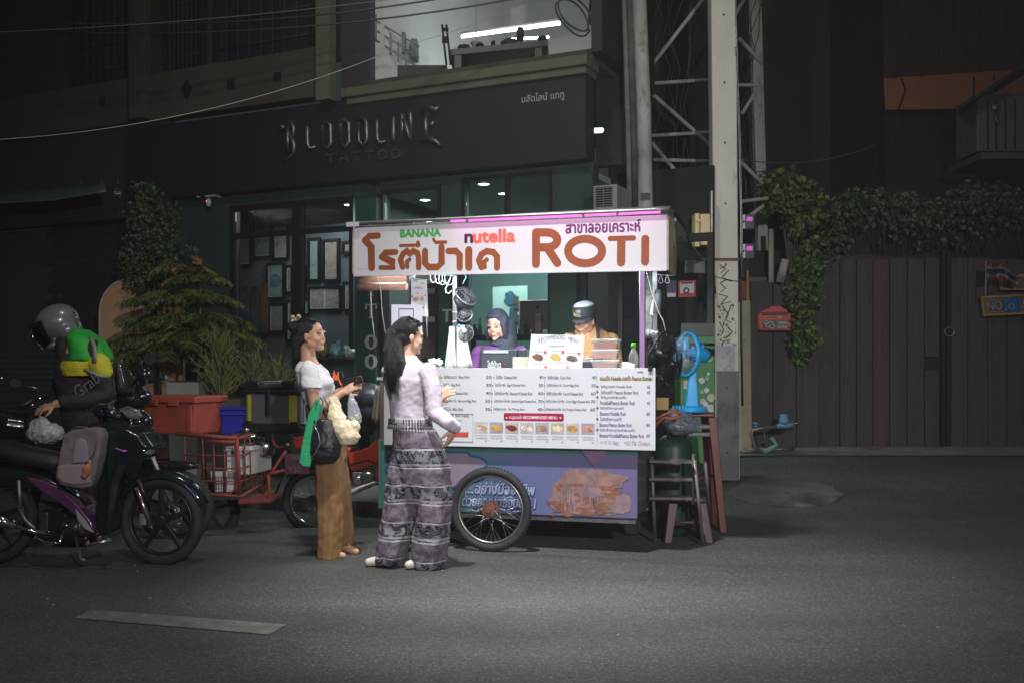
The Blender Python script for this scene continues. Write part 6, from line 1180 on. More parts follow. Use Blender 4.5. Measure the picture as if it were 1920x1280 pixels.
for i in range(5): c = W(1262+i*6,762,7.65); mb.box((c.x-.007,c.y-.01,z0+.02),(c.x+.007,c.y+.012,z0+.055))
mb.build('base', BLF, t)
# red stool under the fan
def stool(label, c, zt_, w0, w1, m, group=None):
    t = thing('plastic_stool', label, 'stool', c, group=group); mb = MB(); z0 = c.z
    mb.hexa([c+Vector((sx*w0, sy*w0, zt_-z0-.035)) for sx, sy in ((-1,-1),(1,-1),(1,1),(-1,1))]+[c+Vector((sx*w0*.95, sy*w0*.95, zt_-z0)) for sx, sy in ((-1,-1),(1,-1),(1,1),(-1,1))]); mb.build('seat', m, t, bevel=.01)
    for sx, sy in ((-1,-1),(1,-1),(1,1),(-1,1)):
        mb = MB(); a = c+Vector((sx*w0*.86, sy*w0*.86, zt_-z0-.036)); b = c+Vector((sx*w1, sy*w1, 0)); k = .026; mb.hexa([b+Vector(q) for q in ((-k,-k,0),(k,-k,0),(k,k,0),(-k,k,0))]+[a+Vector(q) for q in ((-k*1.3,-k*1.3,0),(k*1.3,-k*1.3,0),(k*1.3,k*1.3,0),(-k*1.3,k*1.3,0))]); mb.build('leg', m, t, bevel=.006)
    mb = MB()
    for sx, sy, ex, ey in ((-1,-1,1,-1),(1,-1,1,1),(1,1,-1,1),(-1,1,-1,-1)):
        v = .55; a = Vector((sx*(w0*.86*(1-v)+w1*v), sy*(w0*.86*(1-v)+w1*v), (zt_-z0)*(1-v))); b = Vector((ex*(w0*.86*(1-v)+w1*v), ey*(w0*.86*(1-v)+w1*v), (zt_-z0)*(1-v))); mb.tube([c+a, c+b], .014, n=4)
    mb.build('brace', m, t); return t
REDP = mat('red_plastic', (.14,.018,.012), .45, var=.15)
stool('tall red plastic stool under the blue fan', Vector((W(1300,0,7.8).x, 7.85, .0)), z0-.001, .15, .2, REDP)
stool('low dark plum stool under the step ladder', Vector((W(1286,0,7.3).x, 7.35, 0)), W(0,930,7.3).z, .12, .15, mat('plum_plastic', (.09,.045,.06), .5), None)
# gas cylinders and step frame
GAS = mat('gas_green', (.011,.042,.024), .45, var=.25, scale=8, dirt=((.05,.06,.05), 9, .62))
for i, (px, Yq, R, zt_) in enumerate(((1262,7.55,.145,W(0,812,7.5).z), (1248,7.85,.14,.42))):
    c = Vector((W(px,0,Yq).x, Yq, .0)); t = thing('gas_cylinder', ['large dark green gas cylinder right of the cart', 'shorter green gas cylinder behind, low beside the cart'][i], 'gas cylinder', c); mb = MB(); H_ = zt_
    mb.lathe(c, (0,0,1), [(.001,R*.7),(.03,R*.8),(.06,R*.97),(.10,R),(H_-.12,R),(H_-.06,R*.9),(H_-.02,R*.5),(H_,R*.25)], n=28); mb.build('tank', GAS, t); mb = MB(); mb.torus(c+Vector((0,0,H_+.09)), (0,0,1), R*.62, .01, n=24, m=6)
    for k in range(3): q = Vector((math.cos(k*2.1), math.sin(k*2.1), 0))*R*.62; mb.cyl(c+q+Vector((0,0,H_-.04)), c+q+Vector((0,0,H_+.09)), .012)
    mb.cyl(c+Vector((0,0,H_)), c+Vector((0,0,H_+.06)), .02); mb.build('collar', GAS, t)
    if not i: mb = MB(); text_on(mb, lambda x, z, d: W(1243,868,7.395)+Vector((x,0,z)), 'SIAMGAS', 0, 0, 0, h=.025, w=.1, bold=.02); mb.build('stamp', mat('gas_print', (.06,.16,.12)), t)
t = thing('step_ladder', 'dark folding step frame in front of the gas cylinders', 'step ladder', Vector((W(1270,0,7.2).x, 7.25, 0))); LADM = mat('worn_steel', (.17,.145,.14), .5, metal=.5, var=.3)
for py in (867, 900, 936): mb = MB(); a = W(1218,py,7.15); b = W(1298,py+1,7.05); mb.hexa([a, b, b+Vector((0,.14,0)), a+Vector((0,.14,0)), a+Vector((0,0,.018)), b+Vector((0,0,.018)), b+Vector((0,.14,.018)), a+Vector((0,.14,.018))]); mb.build('step', LADM, t)
for A in (((1302,862,7.1),(1318,1020,7.1)), ((1222,855,7.2),(1228,1012,7.2)), ((1322,866,7.2),(1332,985,7.5)), ((1300,850,7.15),(1299,945,7.15))): mb = MB(); mb.tube([W(*A[0]), W(*A[1])], .016, n=4); mb.build('rail', LADM, t)
# plastic bag, hose, carton
sack('plastic_bag', 'crumpled clear plastic bag on top of the gas cylinder', 1243,762,1310,815, 7.45, mat('crumpled_clear', (.22,.24,.27), .2, var=.4, scale=14, alpha=.75), 9, ry=.12)
wire('gas_hose', [W(*q) for q in ((1228,786,7.2),(1245,776,7.2),(1262,771,7.2),(1276,774,7.2),(1278,779,7.2),(1262,784,7.2),(1245,782,7.2),(1228,797,7.2))], .011, mat('orange_hose', (.38,.10,.035), .45), 'looped orange gas hose beside the menu right edge')
mb = MB(); mb.box(tuple(W(1231,768,7.6)), tuple(W(1250,745,7.7))); tag(mb.build('cardboard_box', mat('cardboard', (.45,.28,.11), .8, var=.1), bevel=.003), 'small brown carton between menu and blue fan', 'carton')
t = thing('clear_tray', 'stack of clear takeaway trays right of the gas cylinder', 'trays', W(1312,820,7.5))
for k in range(2): mb = MB(); mb.box(tuple(W(1290,818-k*14,7.45)), tuple(W(1325,808-k*14,7.6))); mb.build('tray', mat('tray_clear', (.25,.26,.26), .25, alpha=.7), t, bevel=.008)
# green electric cabinet covered with stickers behind the fan
gb = thing('street_cabinet', 'green street cabinet plastered with round stickers behind the blue fan', 'cabinet', W(1310,860,8.4)); mb = MB(); pb(mb, 1276,648,1340,868,8.4,.3); mb.build('case', mat('cabinet_green', (.045,.17,.055), .6, var=.25, scale=4, dirt=((.07,.09,.07), 9, .62)), gb, bevel=.006); mb = MB(); pb(mb, 1276,631,1341,643,8.36,.3); mb.build('cabinet_top', mat('cabinet_green', (.045,.17,.055)), gb); mb = MB(); pb(mb, 1277,606,1340,630,8.5,.02); mb.build('dark_board', BLACKP, gb)
STK = [mat('sticker_%d' % i, c, .4, var=.4, scale=40) for i, c in enumerate(((.42,.42,.42),(.38,.34,.30),(.18,.30,.22),(.20,.45,.10)))]
rq = random.Random(31)
for i, (px, py, s_) in enumerate(((1316,713,6),(1326,708,4),(1316,734,4),(1325,731,5),(1318,752,6),(1333,745,8),(1323,757,5),(1289,721,8),(1290,745,5),(1331,672,6),(1331,765,7),(1291,756,5),(1328,700,3),(1285,652,4),(1327,640,5))):
    c = W(px, py, 8.396-.0008*i); k = 8.4/F*s_; mb = MB()
    if i in (7, 10): mb.add([c+Vector((x*k,0,z*k)) for x, z in ((-1,-1),(1,-.9),(.9,1),(-.95,1))], [(0,1,2,3)])
    else: mb.add([c+Vector((k*math.cos(q)*rq.uniform(.85,1.1),0,k*math.sin(q)*rq.uniform(.85,1.1))) for q in [j*PI/7 for j in range(14)]], [list(range(14))])
    mb.build('sticker', STK[3 if i == 9 else rq.randrange(3)], gb)
mb = MB()
for k in range(4): mb.tube([W(1283,652+k*5,8.3), W(1310,650+k*4,8.28), W(1340,656+k*3,8.3)], .008, n=5)
tag(mb.build('cable_bundle', mat('dark_cable', (.03,.03,.03), .4)), 'dark cables strung across the green street cabinet', 'cables')
# stuff hanging by right posts: sticker board, shade, cloth
mb = MB(); mb.prism([W(1208,520,7.35), W(1222,520,7.35), W(1222,625,7.35), W(1208,630,7.35)], (0,.006,0)); t = tag(mb.build('sticker_board', mat('patchy_sticker_board', (.22,.24,.20), .5, var=.7, scale=22, dirt=((.04,.14,.07), 18, .52))), 'narrow board of green and white stickers between the right posts', 'board')
mb = MB(); mb.lathe(W(1234,543,7.4), (-.1,0,-1), [(0,.02),(.05,.03),(.18,.035)], n=18); tag(mb.build('hanging_cup', mat('grey_cup', (.22,.24,.25), .35, var=.1)), 'dull grey cup sleeve hanging behind the right rear post', 'cup')
mb = MB(); mb.prism([W(1218,589,7.3), W(1223,565,7.3), W(1226,560,7.3), W(1224,592,7.3)], (0,.01,0)); tag(mb.build('paper_cone', PAPER), 'white paper cone tucked behind the right rear post', 'paper')
wire('hanging_string', [W(*q) for q in ((1212,508,7.1),(1221,545,7.1),(1236,588,7.1),(1243,600,7.1),(1250,629,7.1))], .003, PAPER, 'thick white cord slanting down past the right posts')
mb = MB()
for i in range(9): mb.tube([W(1210+i*3,618,7.05), W(1212+i*2.4,626+((i*7)%5),7.03), W(1209+i*3.2,634,7.05)], .0025, n=4)
tag(mb.build('tangled_wire', HK), 'tangled white wire at the top of the large black fan', 'wire')
mb = MB(); mb.prism([W(1216,646,7.2), W(1229,640,7.2), W(1233,680,7.2), W(1226,690,7.2), W(1215,684,7.2)], (0,.01,0)); tag(mb.build('crumpled_cloth', mat('brownish_cloth', (.30,.24,.20), .7, var=.6, scale=14), bevel=.004), 'crumpled brownish cloth between right post and black fan', 'cloth')
mb = MB(); pb(mb, 1285,489,1322,512,9.3,.02); tag(mb.build('grey_board', mat('grey_board', (.13,.14,.14), .7)), 'grey board with a blue edge left of the pole strap', 'board')
# ================================================================== PEOPLE
def cap(mb, p0, r0, p1, r1, n=14):
    mb.cyl(p0, p1, r0, r1, n=n); mb.ell(p0, (r0,)*3, nu=n, nv=8); mb.ell(p1, (r1,)*3, nu=n, nv=8)
def chain(mb, pts):
    for (a, ra), (b, rb) in zip(pts, pts[1:]): cap(mb, Vector(a), ra, Vector(b), rb)
def eloft(mb, rings, n=40, fold=0, k=5):
    R = []
    for j, (c, rx, ry, yaw) in enumerate(rings):
        u = Vector((math.cos(yaw), math.sin(yaw), 0)); v = Vector((-math.sin(yaw), math.cos(yaw), 0)); q = [1+fold*(math.sin(k*2*PI*i/n+.5*j)+.6*math.sin((2*k+1)*2*PI*i/n+1.1+.7*j)) for i in range(n)]; R.append([Vector(c)+(u*rx*math.cos(2*PI*i/n)+v*ry*math.sin(2*PI*i/n))*q[i] for i in range(n)])
    mb.loft(R)
def basis(f, up=(0,0,1)):
    f = Vector(f).normalized(); r = f.cross(Vector(up)).normalized(); u = r.cross(f); return f, r, u
def Rm(f, r, u): return Matrix((r, f, u)).transposed()   # local x=right, y=forward, z=up
def head(mb, c, f, s=1.0):
    f, r, u = basis(f); R = Rm(f, r, u); L = lambda x, y, z: Vector(c)+(r*x+f*y+u*z)*s
    E = lambda x, y, z, rx, ry, rz: mb.ell(L(x,y,z), (rx*s,ry*s,rz*s), R)
    E(0,-.012,.035,.073,.090,.080); E(0,.022,-.02,.060,.068,.078); E(0,.045,-.078,.034,.036,.028); E(0,.07,-.094,.018,.016,.014)
    for sx in (-1, 1): E(sx*.034,.052,-.032,.026,.028,.026); E(sx*.028,.078,.022,.026,.012,.009); E(sx*.073,-.004,-.012,.008,.017,.028); E(sx*.048,.018,-.06,.018,.04,.03)
    cap(mb, L(0,.080,.016), .0065*s, L(0,.091,-.021), .0095*s); E(0,.085,-.026,.014,.009,.007); E(0,.080,-.054,.022,.012,.006); E(0,.079,-.063,.019,.012,.006)
    return L, R
def face_bits(L, R, parent, lid=True, lipc=(.40,.15,.12)):
    mb = MB()
    for sx in (-1, 1): mb.tube([L(sx*.012,.0885,.030), L(sx*.028,.0885,.036), L(sx*.046,.079,.030)], [.0028,.0035,.0015], n=5)
    mb.build('eyebrow', HAIR, parent); mb = MB()
    for sx in (-1, 1): mb.tube([L(sx*.014,.083,.008), L(sx*.027,.0865,.004), L(sx*.042,.076,.008)], [.0015,.0035,.0015], n=5)
    mb.build('eyelid_line', HAIR, parent); mb = MB(); mb.tube([L(-.018,.085,-.058), L(0,.092,-.057), L(.018,.085,-.058)], [.0012,.0035,.0012], n=6); mb.build('lips', mat('lip_%s' % str(lipc[0]), lipc, .4, var=.05), parent)
def hand(mb, w, d, nrm, size=1.0, curl=.5, thumb=1, splay=.12):
    """w wrist, d direction of the hand, nrm back-of-hand normal"""
    d = Vector(d).normalized(); n_ = Vector(nrm); n_ = (n_-d*n_.dot(d)).normalized(); s = d.cross(n_).normalized()*thumb; w = Vector(w)
    for k in (-1.4, -.5, .5, 1.4): cap(mb, w+s*k*.012*size+d*.01, .014*size, w+d*.075*size+s*k*.0165*size, .0115*size)
    for i, (k, L_) in enumerate(((1.45,.068),(.5,.078),(-.5,.072),(-1.4,.056))):
        p = w+d*.078*size+s*k*.0175*size; dd = (d+s*splay*k*.4).normalized(); ang = curl*.5
        for j, fr_ in enumerate((.45,.32,.23)):
            dd = (dd*math.cos(ang)-n_*math.sin(ang)).normalized(); q = p+dd*L_*fr_*size; cap(mb, p, (.0088-.0008*j)*size, q, (.0082-.0008*j)*size, n=8); p = q; ang = curl*.75
    p = w+d*.025*size+s*.022*size-n_*.006; q = p+(d*.6+s*.75-n_*.3).normalized()*.038*size; cap(mb, p, .0125*size, q, .0105*size, n=8); cap(mb, q, .0105*size, q+(d*.9+s*.2-n_*.35).normalized()*.032*size, .0085*size, n=8)
def foot(mb, a, d, s=1.0):
    d = Vector(d).normalized(); a = Vector(a); cap(mb, a+Vector((0,0,.06)), .036*s, a-d*.02+Vector((0,0,.03)), .03*s); cap(mb, a+Vector((0,0,.05)), .036*s, a+d*.14*s+Vector((0,0,.02)), .026*s); cap(mb, a+d*.10+Vector((0,0,.024)), .03*s, a+d*.17*s+Vector((0,0,.018)), .022*s)
def hairstrands(mb, paths, r=.0035, n=3):
    for p in paths: mb.tube(p, [r*(1-.75*i/(len(p)-1)) for i in range(len(p))], n=n)
WHT = mat('white_jersey', (.60,.59,.60), .75, var=.04, scale=8, bump=.25, bscale=20)
# ---------------- woman with brown trousers
Y0 = 6.73; P = lambda px, py, dy=0: W(px, py, Y0+dy)
w1 = thing('person', 'woman in cropped white T-shirt and loose brown trousers looking up from her phone', 'person', (P(618,0).x, Y0, 0)); yw = math.radians(-14)
mb = MB(); Lh, Rh = head(mb, P(585,630,-.0), (.92,-.36,.10), .98); k = 1/277.
chain(mb, [(P(577,648,.0),.050),(P(578,672,.0),.052),(P(582,690),.07)])
eloft(mb, [(P(580,680),.05,.08,yw),(P(584,692),.075,.15,yw),(P(588,715),.095,.145,yw),(P(594,745),.075,.125,yw),(P(600,765),.075,.135,yw),(P(610,795),.09,.15,yw),(P(614,830),.09,.15,yw)])
chain(mb, [(P(579,696,-.15),.048),(P(585,730,-.175),.041),(P(591,766,-.17),.035),(P(612,757,-.14),.036),(P(642,735,-.09),.024)]); hand(mb, P(643,735,-.09), (.85,.15,.5), (.1,-.8,.5), .95, .9, 1)
chain(mb, [(P(598,697,.15),.045),(P(612,745,.17),.034),(P(650,728,.02),.023)]); hand(mb, P(648,729,.0), (.85,-.1,.4), (.2,.8,.3), .92, .9, -1)
chain(mb, [(P(618,830,-.08),.08),(P(620,930,-.08),.055),(P(620,1030,-.07),.035)]); chain(mb, [(P(622,830,.08),.08),(P(636,930,.10),.055),(P(640,1010,.13),.036)])
foot(mb, Vector((P(607,0,-.06).x, Y0-.06, .0)), (.75,-.3,0), .9); foot(mb, Vector((P(636,0,.15).x, Y0+.12, .0)), (.8,-.55,0), .98)
remesh(mb, 'body', SKIN, w1, .006, 4); face_bits(Lh, Rh, w1)
mb = MB(); yw_ = yw
eloft(mb, [(P(577,677),.052,.07,yw),(P(580,684),.072,.135,yw),(P(584,695),.094,.168,yw),(P(588,708),.105,.165,yw),(P(592,722),.118,.158,yw),(P(595,735),.106,.148,yw),(P(597,750),.088,.14,yw),(P(599,758),.087,.143,yw)])
chain(mb, [(P(579,693,-.145),.062),(P(583,718,-.17),.054)]); eloft(mb, [(P(579,694,-.15),.058,.058,0),(P(583,722,-.17),.066,.060,0),(P(585,727,-.172),.066,.060,0)]); eloft(mb, [(P(598,694,.15),.055,.055,0),(P(604,724,.16),.06,.055,0)])
for sx in (-.06, .045): mb.ell(P(611,717,sx), (.052,.058,.05))
remesh(mb, 'shirt', WHT, w1, .006, 3, disp=.012, dscale=.05)
mb = MB(); BRT = mat('brown_trousers', (.21,.11,.038), .8, var=.12, scale=5, bump=.3, bscale=14, stretch=(3,3,1))
eloft(mb, [(P(600,757),.088,.14,yw),(P(605,778),.098,.155,yw),(P(612,800),.105,.165,yw),(P(615,830),.11,.17,yw),(P(617,862),.105,.17,yw)])
eloft(mb, [(P(614,840,-.075),.10,.10,0),(P(617,900,-.085),.095,.10,0),(P(619,960,-.09),.090,.10,0),(P(618,1010,-.09),.085,.10,0),(P(618,1046,-.09),.080,.105,0)], fold=.05)
eloft(mb, [(P(622,840,.08),.09,.09,0),(P(632,900,.10),.088,.095,0),(P(638,960,.12),.080,.095,0),(P(643,1000,.13),.070,.09,0),(P(644,1020,.13),.066,.09,0)], fold=.05)
o = remesh(mb, 'trousers', BRT, w1, .008, 3, disp=.016, dscale=.09)
mb = MB(); f, r_, u = basis((.92,-.36,.10)); C0 = P(585,630)
mb.ell(Lh(0,-.026,.045), (.081,.094,.083), Rh); mb.ell(Lh(0,-.055,-.01), (.074,.062,.075), Rh); mb.ell(P(553,612,.02), (.052,.05,.05)); chain(mb, [(P(560,640,.01),.048),(P(558,668,.02),.03)]); 
remesh(mb, 'hair', HAIR, w1, .007, 3, disp=.004, dscale=.02)
mb = MB(); rq = random.Random(2); st = []
for i in range(60): a = Lh(rq.uniform(-.06,.06),.055,.09+rq.uniform(-.01,.01)); st.append([a, Lh(rq.uniform(-.08,.08),-.03,.125), P(556+rq.uniform(-8,6),612+rq.uniform(-10,14),rq.uniform(-.04,.04))])
for i in range(20): a = P(560+rq.uniform(-6,8),650,rq.uniform(-.03,.03)); st.append([a, a+Vector((rq.uniform(-.02,.02),0,-.05)), a+Vector((rq.uniform(-.03,.02),0,-.10))])
hairstrands(mb, st, .0022); tag(mb.build('hair_strands', HAIR, w1), kind='stuff')
mb = MB()
for i in range(9): mb.ell(P(552+rq.uniform(-7,8),598+rq.uniform(-7,6),rq.uniform(-.03,.03)), (rq.uniform(.012,.022),.012,rq.uniform(.01,.016)), nu=8, nv=6)
mb.build('scrunchie', mat('beige_scrunchie', (.52,.40,.27), .7, var=.3, scale=20), w1)
mb = MB(); mb.torus(P(613,752,-.14), (.9,.1,.4), .038, .006, n=20, m=6); mb.build('bracelet', mat('striped_bracelet', (.22,.24,.28), .5, var=.6, scale=60), w1)
mb = MB(); a = P(650,1034,.10); mb.tube([a+Vector((-.05,-.03,.03)), a+Vector((-.02,-.05,.07)), a+Vector((.02,-.04,.05))], .006, n=5); mb.build('sandal_strap', mat('brown_leather', (.08,.035,.02), .5), w1); mb = MB(); mb.box((P(640,0,.1).x-.05, Y0+.03, .001), (P(640,0,.1).x+.14, Y0+.13, .014)); mb.build('sandal_sole', mat('brown_leather', (.08,.035,.02)), w1, bevel=.005)
t = thing('phone', 'dark phone with a coppery case held by the brown-trousered woman', 'phone', P(660,715,-.1)); mb = MB(); a, b, c, d_ = P(643,726,-.06), P(681,716,-.10), P(677,704,-.02), P(640,712,.02); n_ = (b-a).cross(c-a).normalized()*.009; mb.prism([a,b,c,d_], -n_); mb.build('screen', mat('phone_black', (.015,.016,.018), .08), t, bevel=.002); mb = MB(); mb.tube([a-n_*.5,b-n_*.5,c-n_*.5,d_-n_*.5], .0045, n=6, closed=True); mb.build('case', mat('copper_case', (.55,.22,.10), .3, metal=.6), t)
GB = mat('green_tote_fabric', (.01,.33,.12), .6, var=.15, scale=9)
t = thing('tote_bag', 'bright green folded tote bag hanging from her elbow', 'tote bag', P(578,870,-.26)); mb = MB(); front = [(593,745),(578,775),(572,800),(566,830),(560,868),(568,874),(581,876),(586,850),(590,810),(598,780),(603,758)]
mb.prism([P(a,b,-.25+.01*math.sin(i)) for i, (a,b) in enumerate(front)], (0,.035,0)); mb.build('bag_body', GB, t, bevel=.01, seg=2); mb = MB(); mb.tube([P(592,756,-.26),P(600,743,-.24),P(606,752,-.20),P(602,775,-.22),P(590,800,-.25)], .006, n=5); mb.build('strap', mat('grey_green_strap', (.16,.24,.22)), t); 
mb = MB()
for i, py in enumerate((826,838,851)): text_on(mb, lambda x, z, d, py=py: P(568,py,-.252)+Vector((x,0,z)), ('fold','green','bag')[i] if False else '~~', 0, 0, 0, h=.006, w=.035)
mb.build('print_mark', mat('pale_green_print', (.2,.55,.35)), t)
t = thing('handbag', 'black leather handbag with a grey zip on the hip of the brown-trousered woman', 'handbag', P(612,862,-.22)); mb = MB(); eloft(mb, [(P(610,785,-.20),.075,.05,0),(P(611,805,-.21),.098,.062,0),(P(611,835,-.22),.105,.07,0),(P(609,856,-.22),.095,.065,0),(P(609,864,-.22),.07,.05,0)]); remesh(mb, 'bag_body', mat('black_leather', (.012,.013,.016), .35, bump=.4, bscale=90), t, .007, 3, disp=.015, dscale=.06)
mb = MB(); mb.tube([P(588,795,-.275),P(597,812,-.287),P(600,830,-.29),P(592,848,-.285),P(583,858,-.275)], .004, n=5); mb.build('zip', mat('grey_zip', (.3,.3,.32), .3, metal=.7), t); mb = MB(); mb.tube([P(590,792,-.24),P(586,770,-.22),P(592,764,-.20),P(606,764,-.18),P(626,790,-.20)], .009, n=6); mb.build('strap', mat('black_leather', (.012,.013,.016)), t)
t = thing('plastic_bag', 'yellow and white plastic shopping bag hanging from her forearm', 'plastic bag', P(645,835,-.22)); YB = mat('yellow_white_bag', (.66,.56,.36), .35, var=.25, scale=7, dirt=((.55,.33,.08), 6, .58)); mb = MB()
eloft(mb, [(P(626,752,-.15),.03,.03,0),(P(630,775,-.18),.055,.05,0),(P(641,800,-.2),.085,.065,0),(P(652,818,-.2),.09,.07,0),(P(650,832,-.2),.06,.05,0)]); mb.ell(P(664,800,-.2), (.04,.04,.05)); remesh(mb, 'bag_body', YB, t, .006, 4, disp=.013, dscale=.04)
mb = MB(); mb.prism([P(616,744,-.18),P(622,760,-.19),P(616,782,-.2),P(622,800,-.2),P(632,780,-.2),P(640,760,-.18),P(632,742,-.15)], (0,.01,0)); mb.build('bag_handle', YB, t, bevel=.003)
mb = MB(); c = P(651,783,-.27)
for q in range(5): a = q*PI/5; mb.tube([c-Vector((math.cos(a)*.012,0,math.sin(a)*.012)), c+Vector((math.cos(a)*.012,0,math.sin(a)*.012))], .0015, n=3)
mb.build('star_print', INK, t)
t = thing('clear_bag', 'knotted clear bag of yellow fruit hanging from her fingers', 'plastic bag', P(666,795,-.12)); CB = mat('clear_film', (.55,.58,.68), .15, var=.2, alpha=.38); mb = MB(); eloft(mb, [(P(658,737,-.1),.01,.01,0),(P(661,755,-.12),.032,.028,0),(P(665,780,-.12),.048,.04,0),(P(667,793,-.12),.035,.03,0)]); remesh(mb, 'film', CB, t, .006, 2, disp=.008, dscale=.03); mb = MB()
for i in range(7): mb.ell(P(660+rq.uniform(-2,12),784+rq.uniform(-5,5),-.12+rq.uniform(-.02,.02)), (.014,.013,.012), nu=10, nv=7)
mb.build('fruit_pieces', mat('yellow_fruit', (.58,.55,.16), .5, var=.2), t)
# ---------------- woman with printed trousers
Y0 = 6.32; P = lambda px, py, dy=0: W(px, py, Y0+dy); yw = math.radians(-38)
w2 = thing('person', 'woman with long black ponytail, pale long-sleeved top and patterned wide trousers', 'person', (P(780,0).x, Y0, 0))
mb = MB(); Lh, Rh = head(mb, P(766,632,.02), (.86,.42,-.04), .99)
chain(mb, [(P(762,650,.01),.052),(P(764,678,-.0),.055)])
eloft(mb, [(P(764,676),.07,.07,yw),(P(765,690),.15,.085,yw),(P(766,712),.155,.095,yw),(P(766,745),.13,.09,yw),(P(767,775),.12,.085,yw),(P(770,800),.11,.085,yw),(P(780,840),.13,.10,yw)])
ar = [(P(802,697,-.10),.052),(P(812,735,-.13),.046),(P(815,772,-.15),.042),(P(838,790,-.20),.036),(P(853,800,-.14),.030)]
chain(mb, ar); hand(mb, P(852,802,-.13), (-.35,.2,-.9), (.9,-.4,-.1), 1.0, .35, 1)
al = [(P(732,697,.10),.05),(P(745,750,.22),.04),(P(790,757,.34),.034),(P(818,748,.36),.026)]
chain(mb, al); hand(mb, P(818,748,.36), (.8,.1,.55), (.1,-.9,.2), 1.0, .7, 1, splay=.5)
chain(mb, [(P(765,850,.05),.09),(P(748,950,.05),.06),(P(727,1040,.02),.04)]); chain(mb, [(P(808,850,-.03),.09),(P(810,950,-.03),.06),(P(800,1050,-.02),.04)])
remesh(mb, 'body', SKIN2, w2, .006, 4); face_bits(Lh, Rh, w2)
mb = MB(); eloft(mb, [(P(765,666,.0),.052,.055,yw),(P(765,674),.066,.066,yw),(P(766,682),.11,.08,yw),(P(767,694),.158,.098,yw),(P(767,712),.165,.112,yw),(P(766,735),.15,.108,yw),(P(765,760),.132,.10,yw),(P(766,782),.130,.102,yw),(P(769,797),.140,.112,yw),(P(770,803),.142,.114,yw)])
chain(mb, [(a, b+.010) for a, b in ar]); chain(mb, [(a, b+.010) for a, b in al]); remesh(mb, 'top', mat('pink_lit_jersey', (.60,.53,.58), .78, var=.04, scale=6, bump=.2, bscale=22), w2, .006, 3, disp=.009, dscale=.05)  # white top, pink neon tint put into its colour
# elephant-print trousers: bands of small motifs
def eleph():
    m = bpy.data.materials.new('banded_print_cloth'); m.use_nodes = True; N = m.node_tree.nodes; L = m.node_tree.links; b = N['Principled BSDF']; b.inputs['Roughness'].default_value = .8
    tc = N.new('ShaderNodeTexCoord'); sp = N.new('ShaderNodeSeparateXYZ'); L.new(tc.outputs['Object'], sp.inputs[0])
    def math_(op, a, bb, c=None):
        x = N.new('ShaderNodeMath'); x.operation = op
        for i, q in enumerate((a, bb, c)):
            if q is None: continue
            if isinstance(q, (int, float)): x.inputs[i].default_value = q
            else: L.new(q, x.inputs[i])
        return x.outputs[0]
    n = N.new('ShaderNodeTexNoise'); n.inputs['Scale'].default_value = 3; L.new(tc.outputs['Object'], n.inputs['Vector'])
    z = math_('MULTIPLY_ADD', n.outputs[0], .06, sp.outputs[2])
    band = math_('FRACT', math_('MULTIPLY', z, 4.3), 0)     # repeats every 23 cm
    r = N.new('ShaderNodeValToRGB'); r.color_ramp.interpolation = 'CONSTANT'; e = r.color_ramp.elements; e[0].position = 0; e[0].color = (.022,.02,.03,1); e[1].position = .36; e[1].color = (.42,.40,.42,1)
    for p_, c in ((.40,(.04,.035,.05,1)),(.44,(.16,.13,.155,1)),(.86,(.42,.40,.42,1)),(.90,(.04,.035,.05,1)),(.94,(.30,.27,.29,1))): q = e.new(p_); q.color = c
    L.new(band, r.inputs[0])
    v = N.new('ShaderNodeTexVoronoi'); v.inputs['Scale'].default_value = 15; v.feature = 'SMOOTH_F1'; L.new(tc.outputs['Object'], v.inputs['Vector'])
    w_ = math_('SINE', math_('MULTIPLY', v.outputs['Distance'], 48.0), 0); r2 = N.new('ShaderNodeValToRGB'); r2.color_ramp.elements[0].position = .62; r2.color_ramp.elements[1].position = .8; L.new(w_, r2.inputs[0])
    n3 = N.new('ShaderNodeTexNoise'); n3.inputs['Scale'].default_value = 24; n3.inputs['Detail'].default_value = 3; L.new(tc.outputs['Object'], n3.inputs['Vector']); r3 = N.new('ShaderNodeValToRGB'); r3.color_ramp.elements[0].position = .52; r3.color_ramp.elements[1].position = .56; L.new(n3.outputs[0], r3.inputs[0])
    k = math_('MAXIMUM', math_('MULTIPLY', r2.outputs[0], .55), math_('MULTIPLY', r3.outputs[0], .6))
    inv = N.new('ShaderNodeValToRGB'); inv.color_ramp.interpolation = 'CONSTANT'; ee = inv.color_ramp.elements; ee[0].position = 0; ee[0].color = (.30,.28,.30,1); ee[1].position = .44; ee[1].color = (.055,.04,.06,1); q = ee.new(.86); q.color = (.3,.28,.3,1); L.new(band, inv.inputs[0])
    mx = N.new('ShaderNodeMix'); mx.data_type = 'RGBA'; L.new(k, mx.inputs[0]); L.new(r.outputs[0], mx.inputs[6]); L.new(inv.outputs[0], mx.inputs[7]); L.new(mx.outputs[2], b.inputs['Base Color']); return m
EL = eleph(); mb = MB()
eloft(mb, [(P(769,788),.128,.10,yw),(P(774,802),.142,.118,yw),(P(782,825),.172,.14,yw),(P(786,850),.185,.15,yw),(P(787,880),.182,.145,yw),(P(786,910),.165,.135,yw),(P(785,935),.13,.11,yw),(P(784,955),.08,.08,yw)])
eloft(mb, [(P(768,850,.04),.11,.12,0),(P(764,885,.04),.122,.125,0),(P(757,930,.04),.120,.125,0),(P(749,970,.04),.112,.12,0),(P(741,1005,.03),.108,.115,0),(P(733,1035,.02),.103,.11,0),(P(728,1050,.02),.085,.095,0),(P(727,1056,.02),.075,.085,0)], fold=.045, k=6)
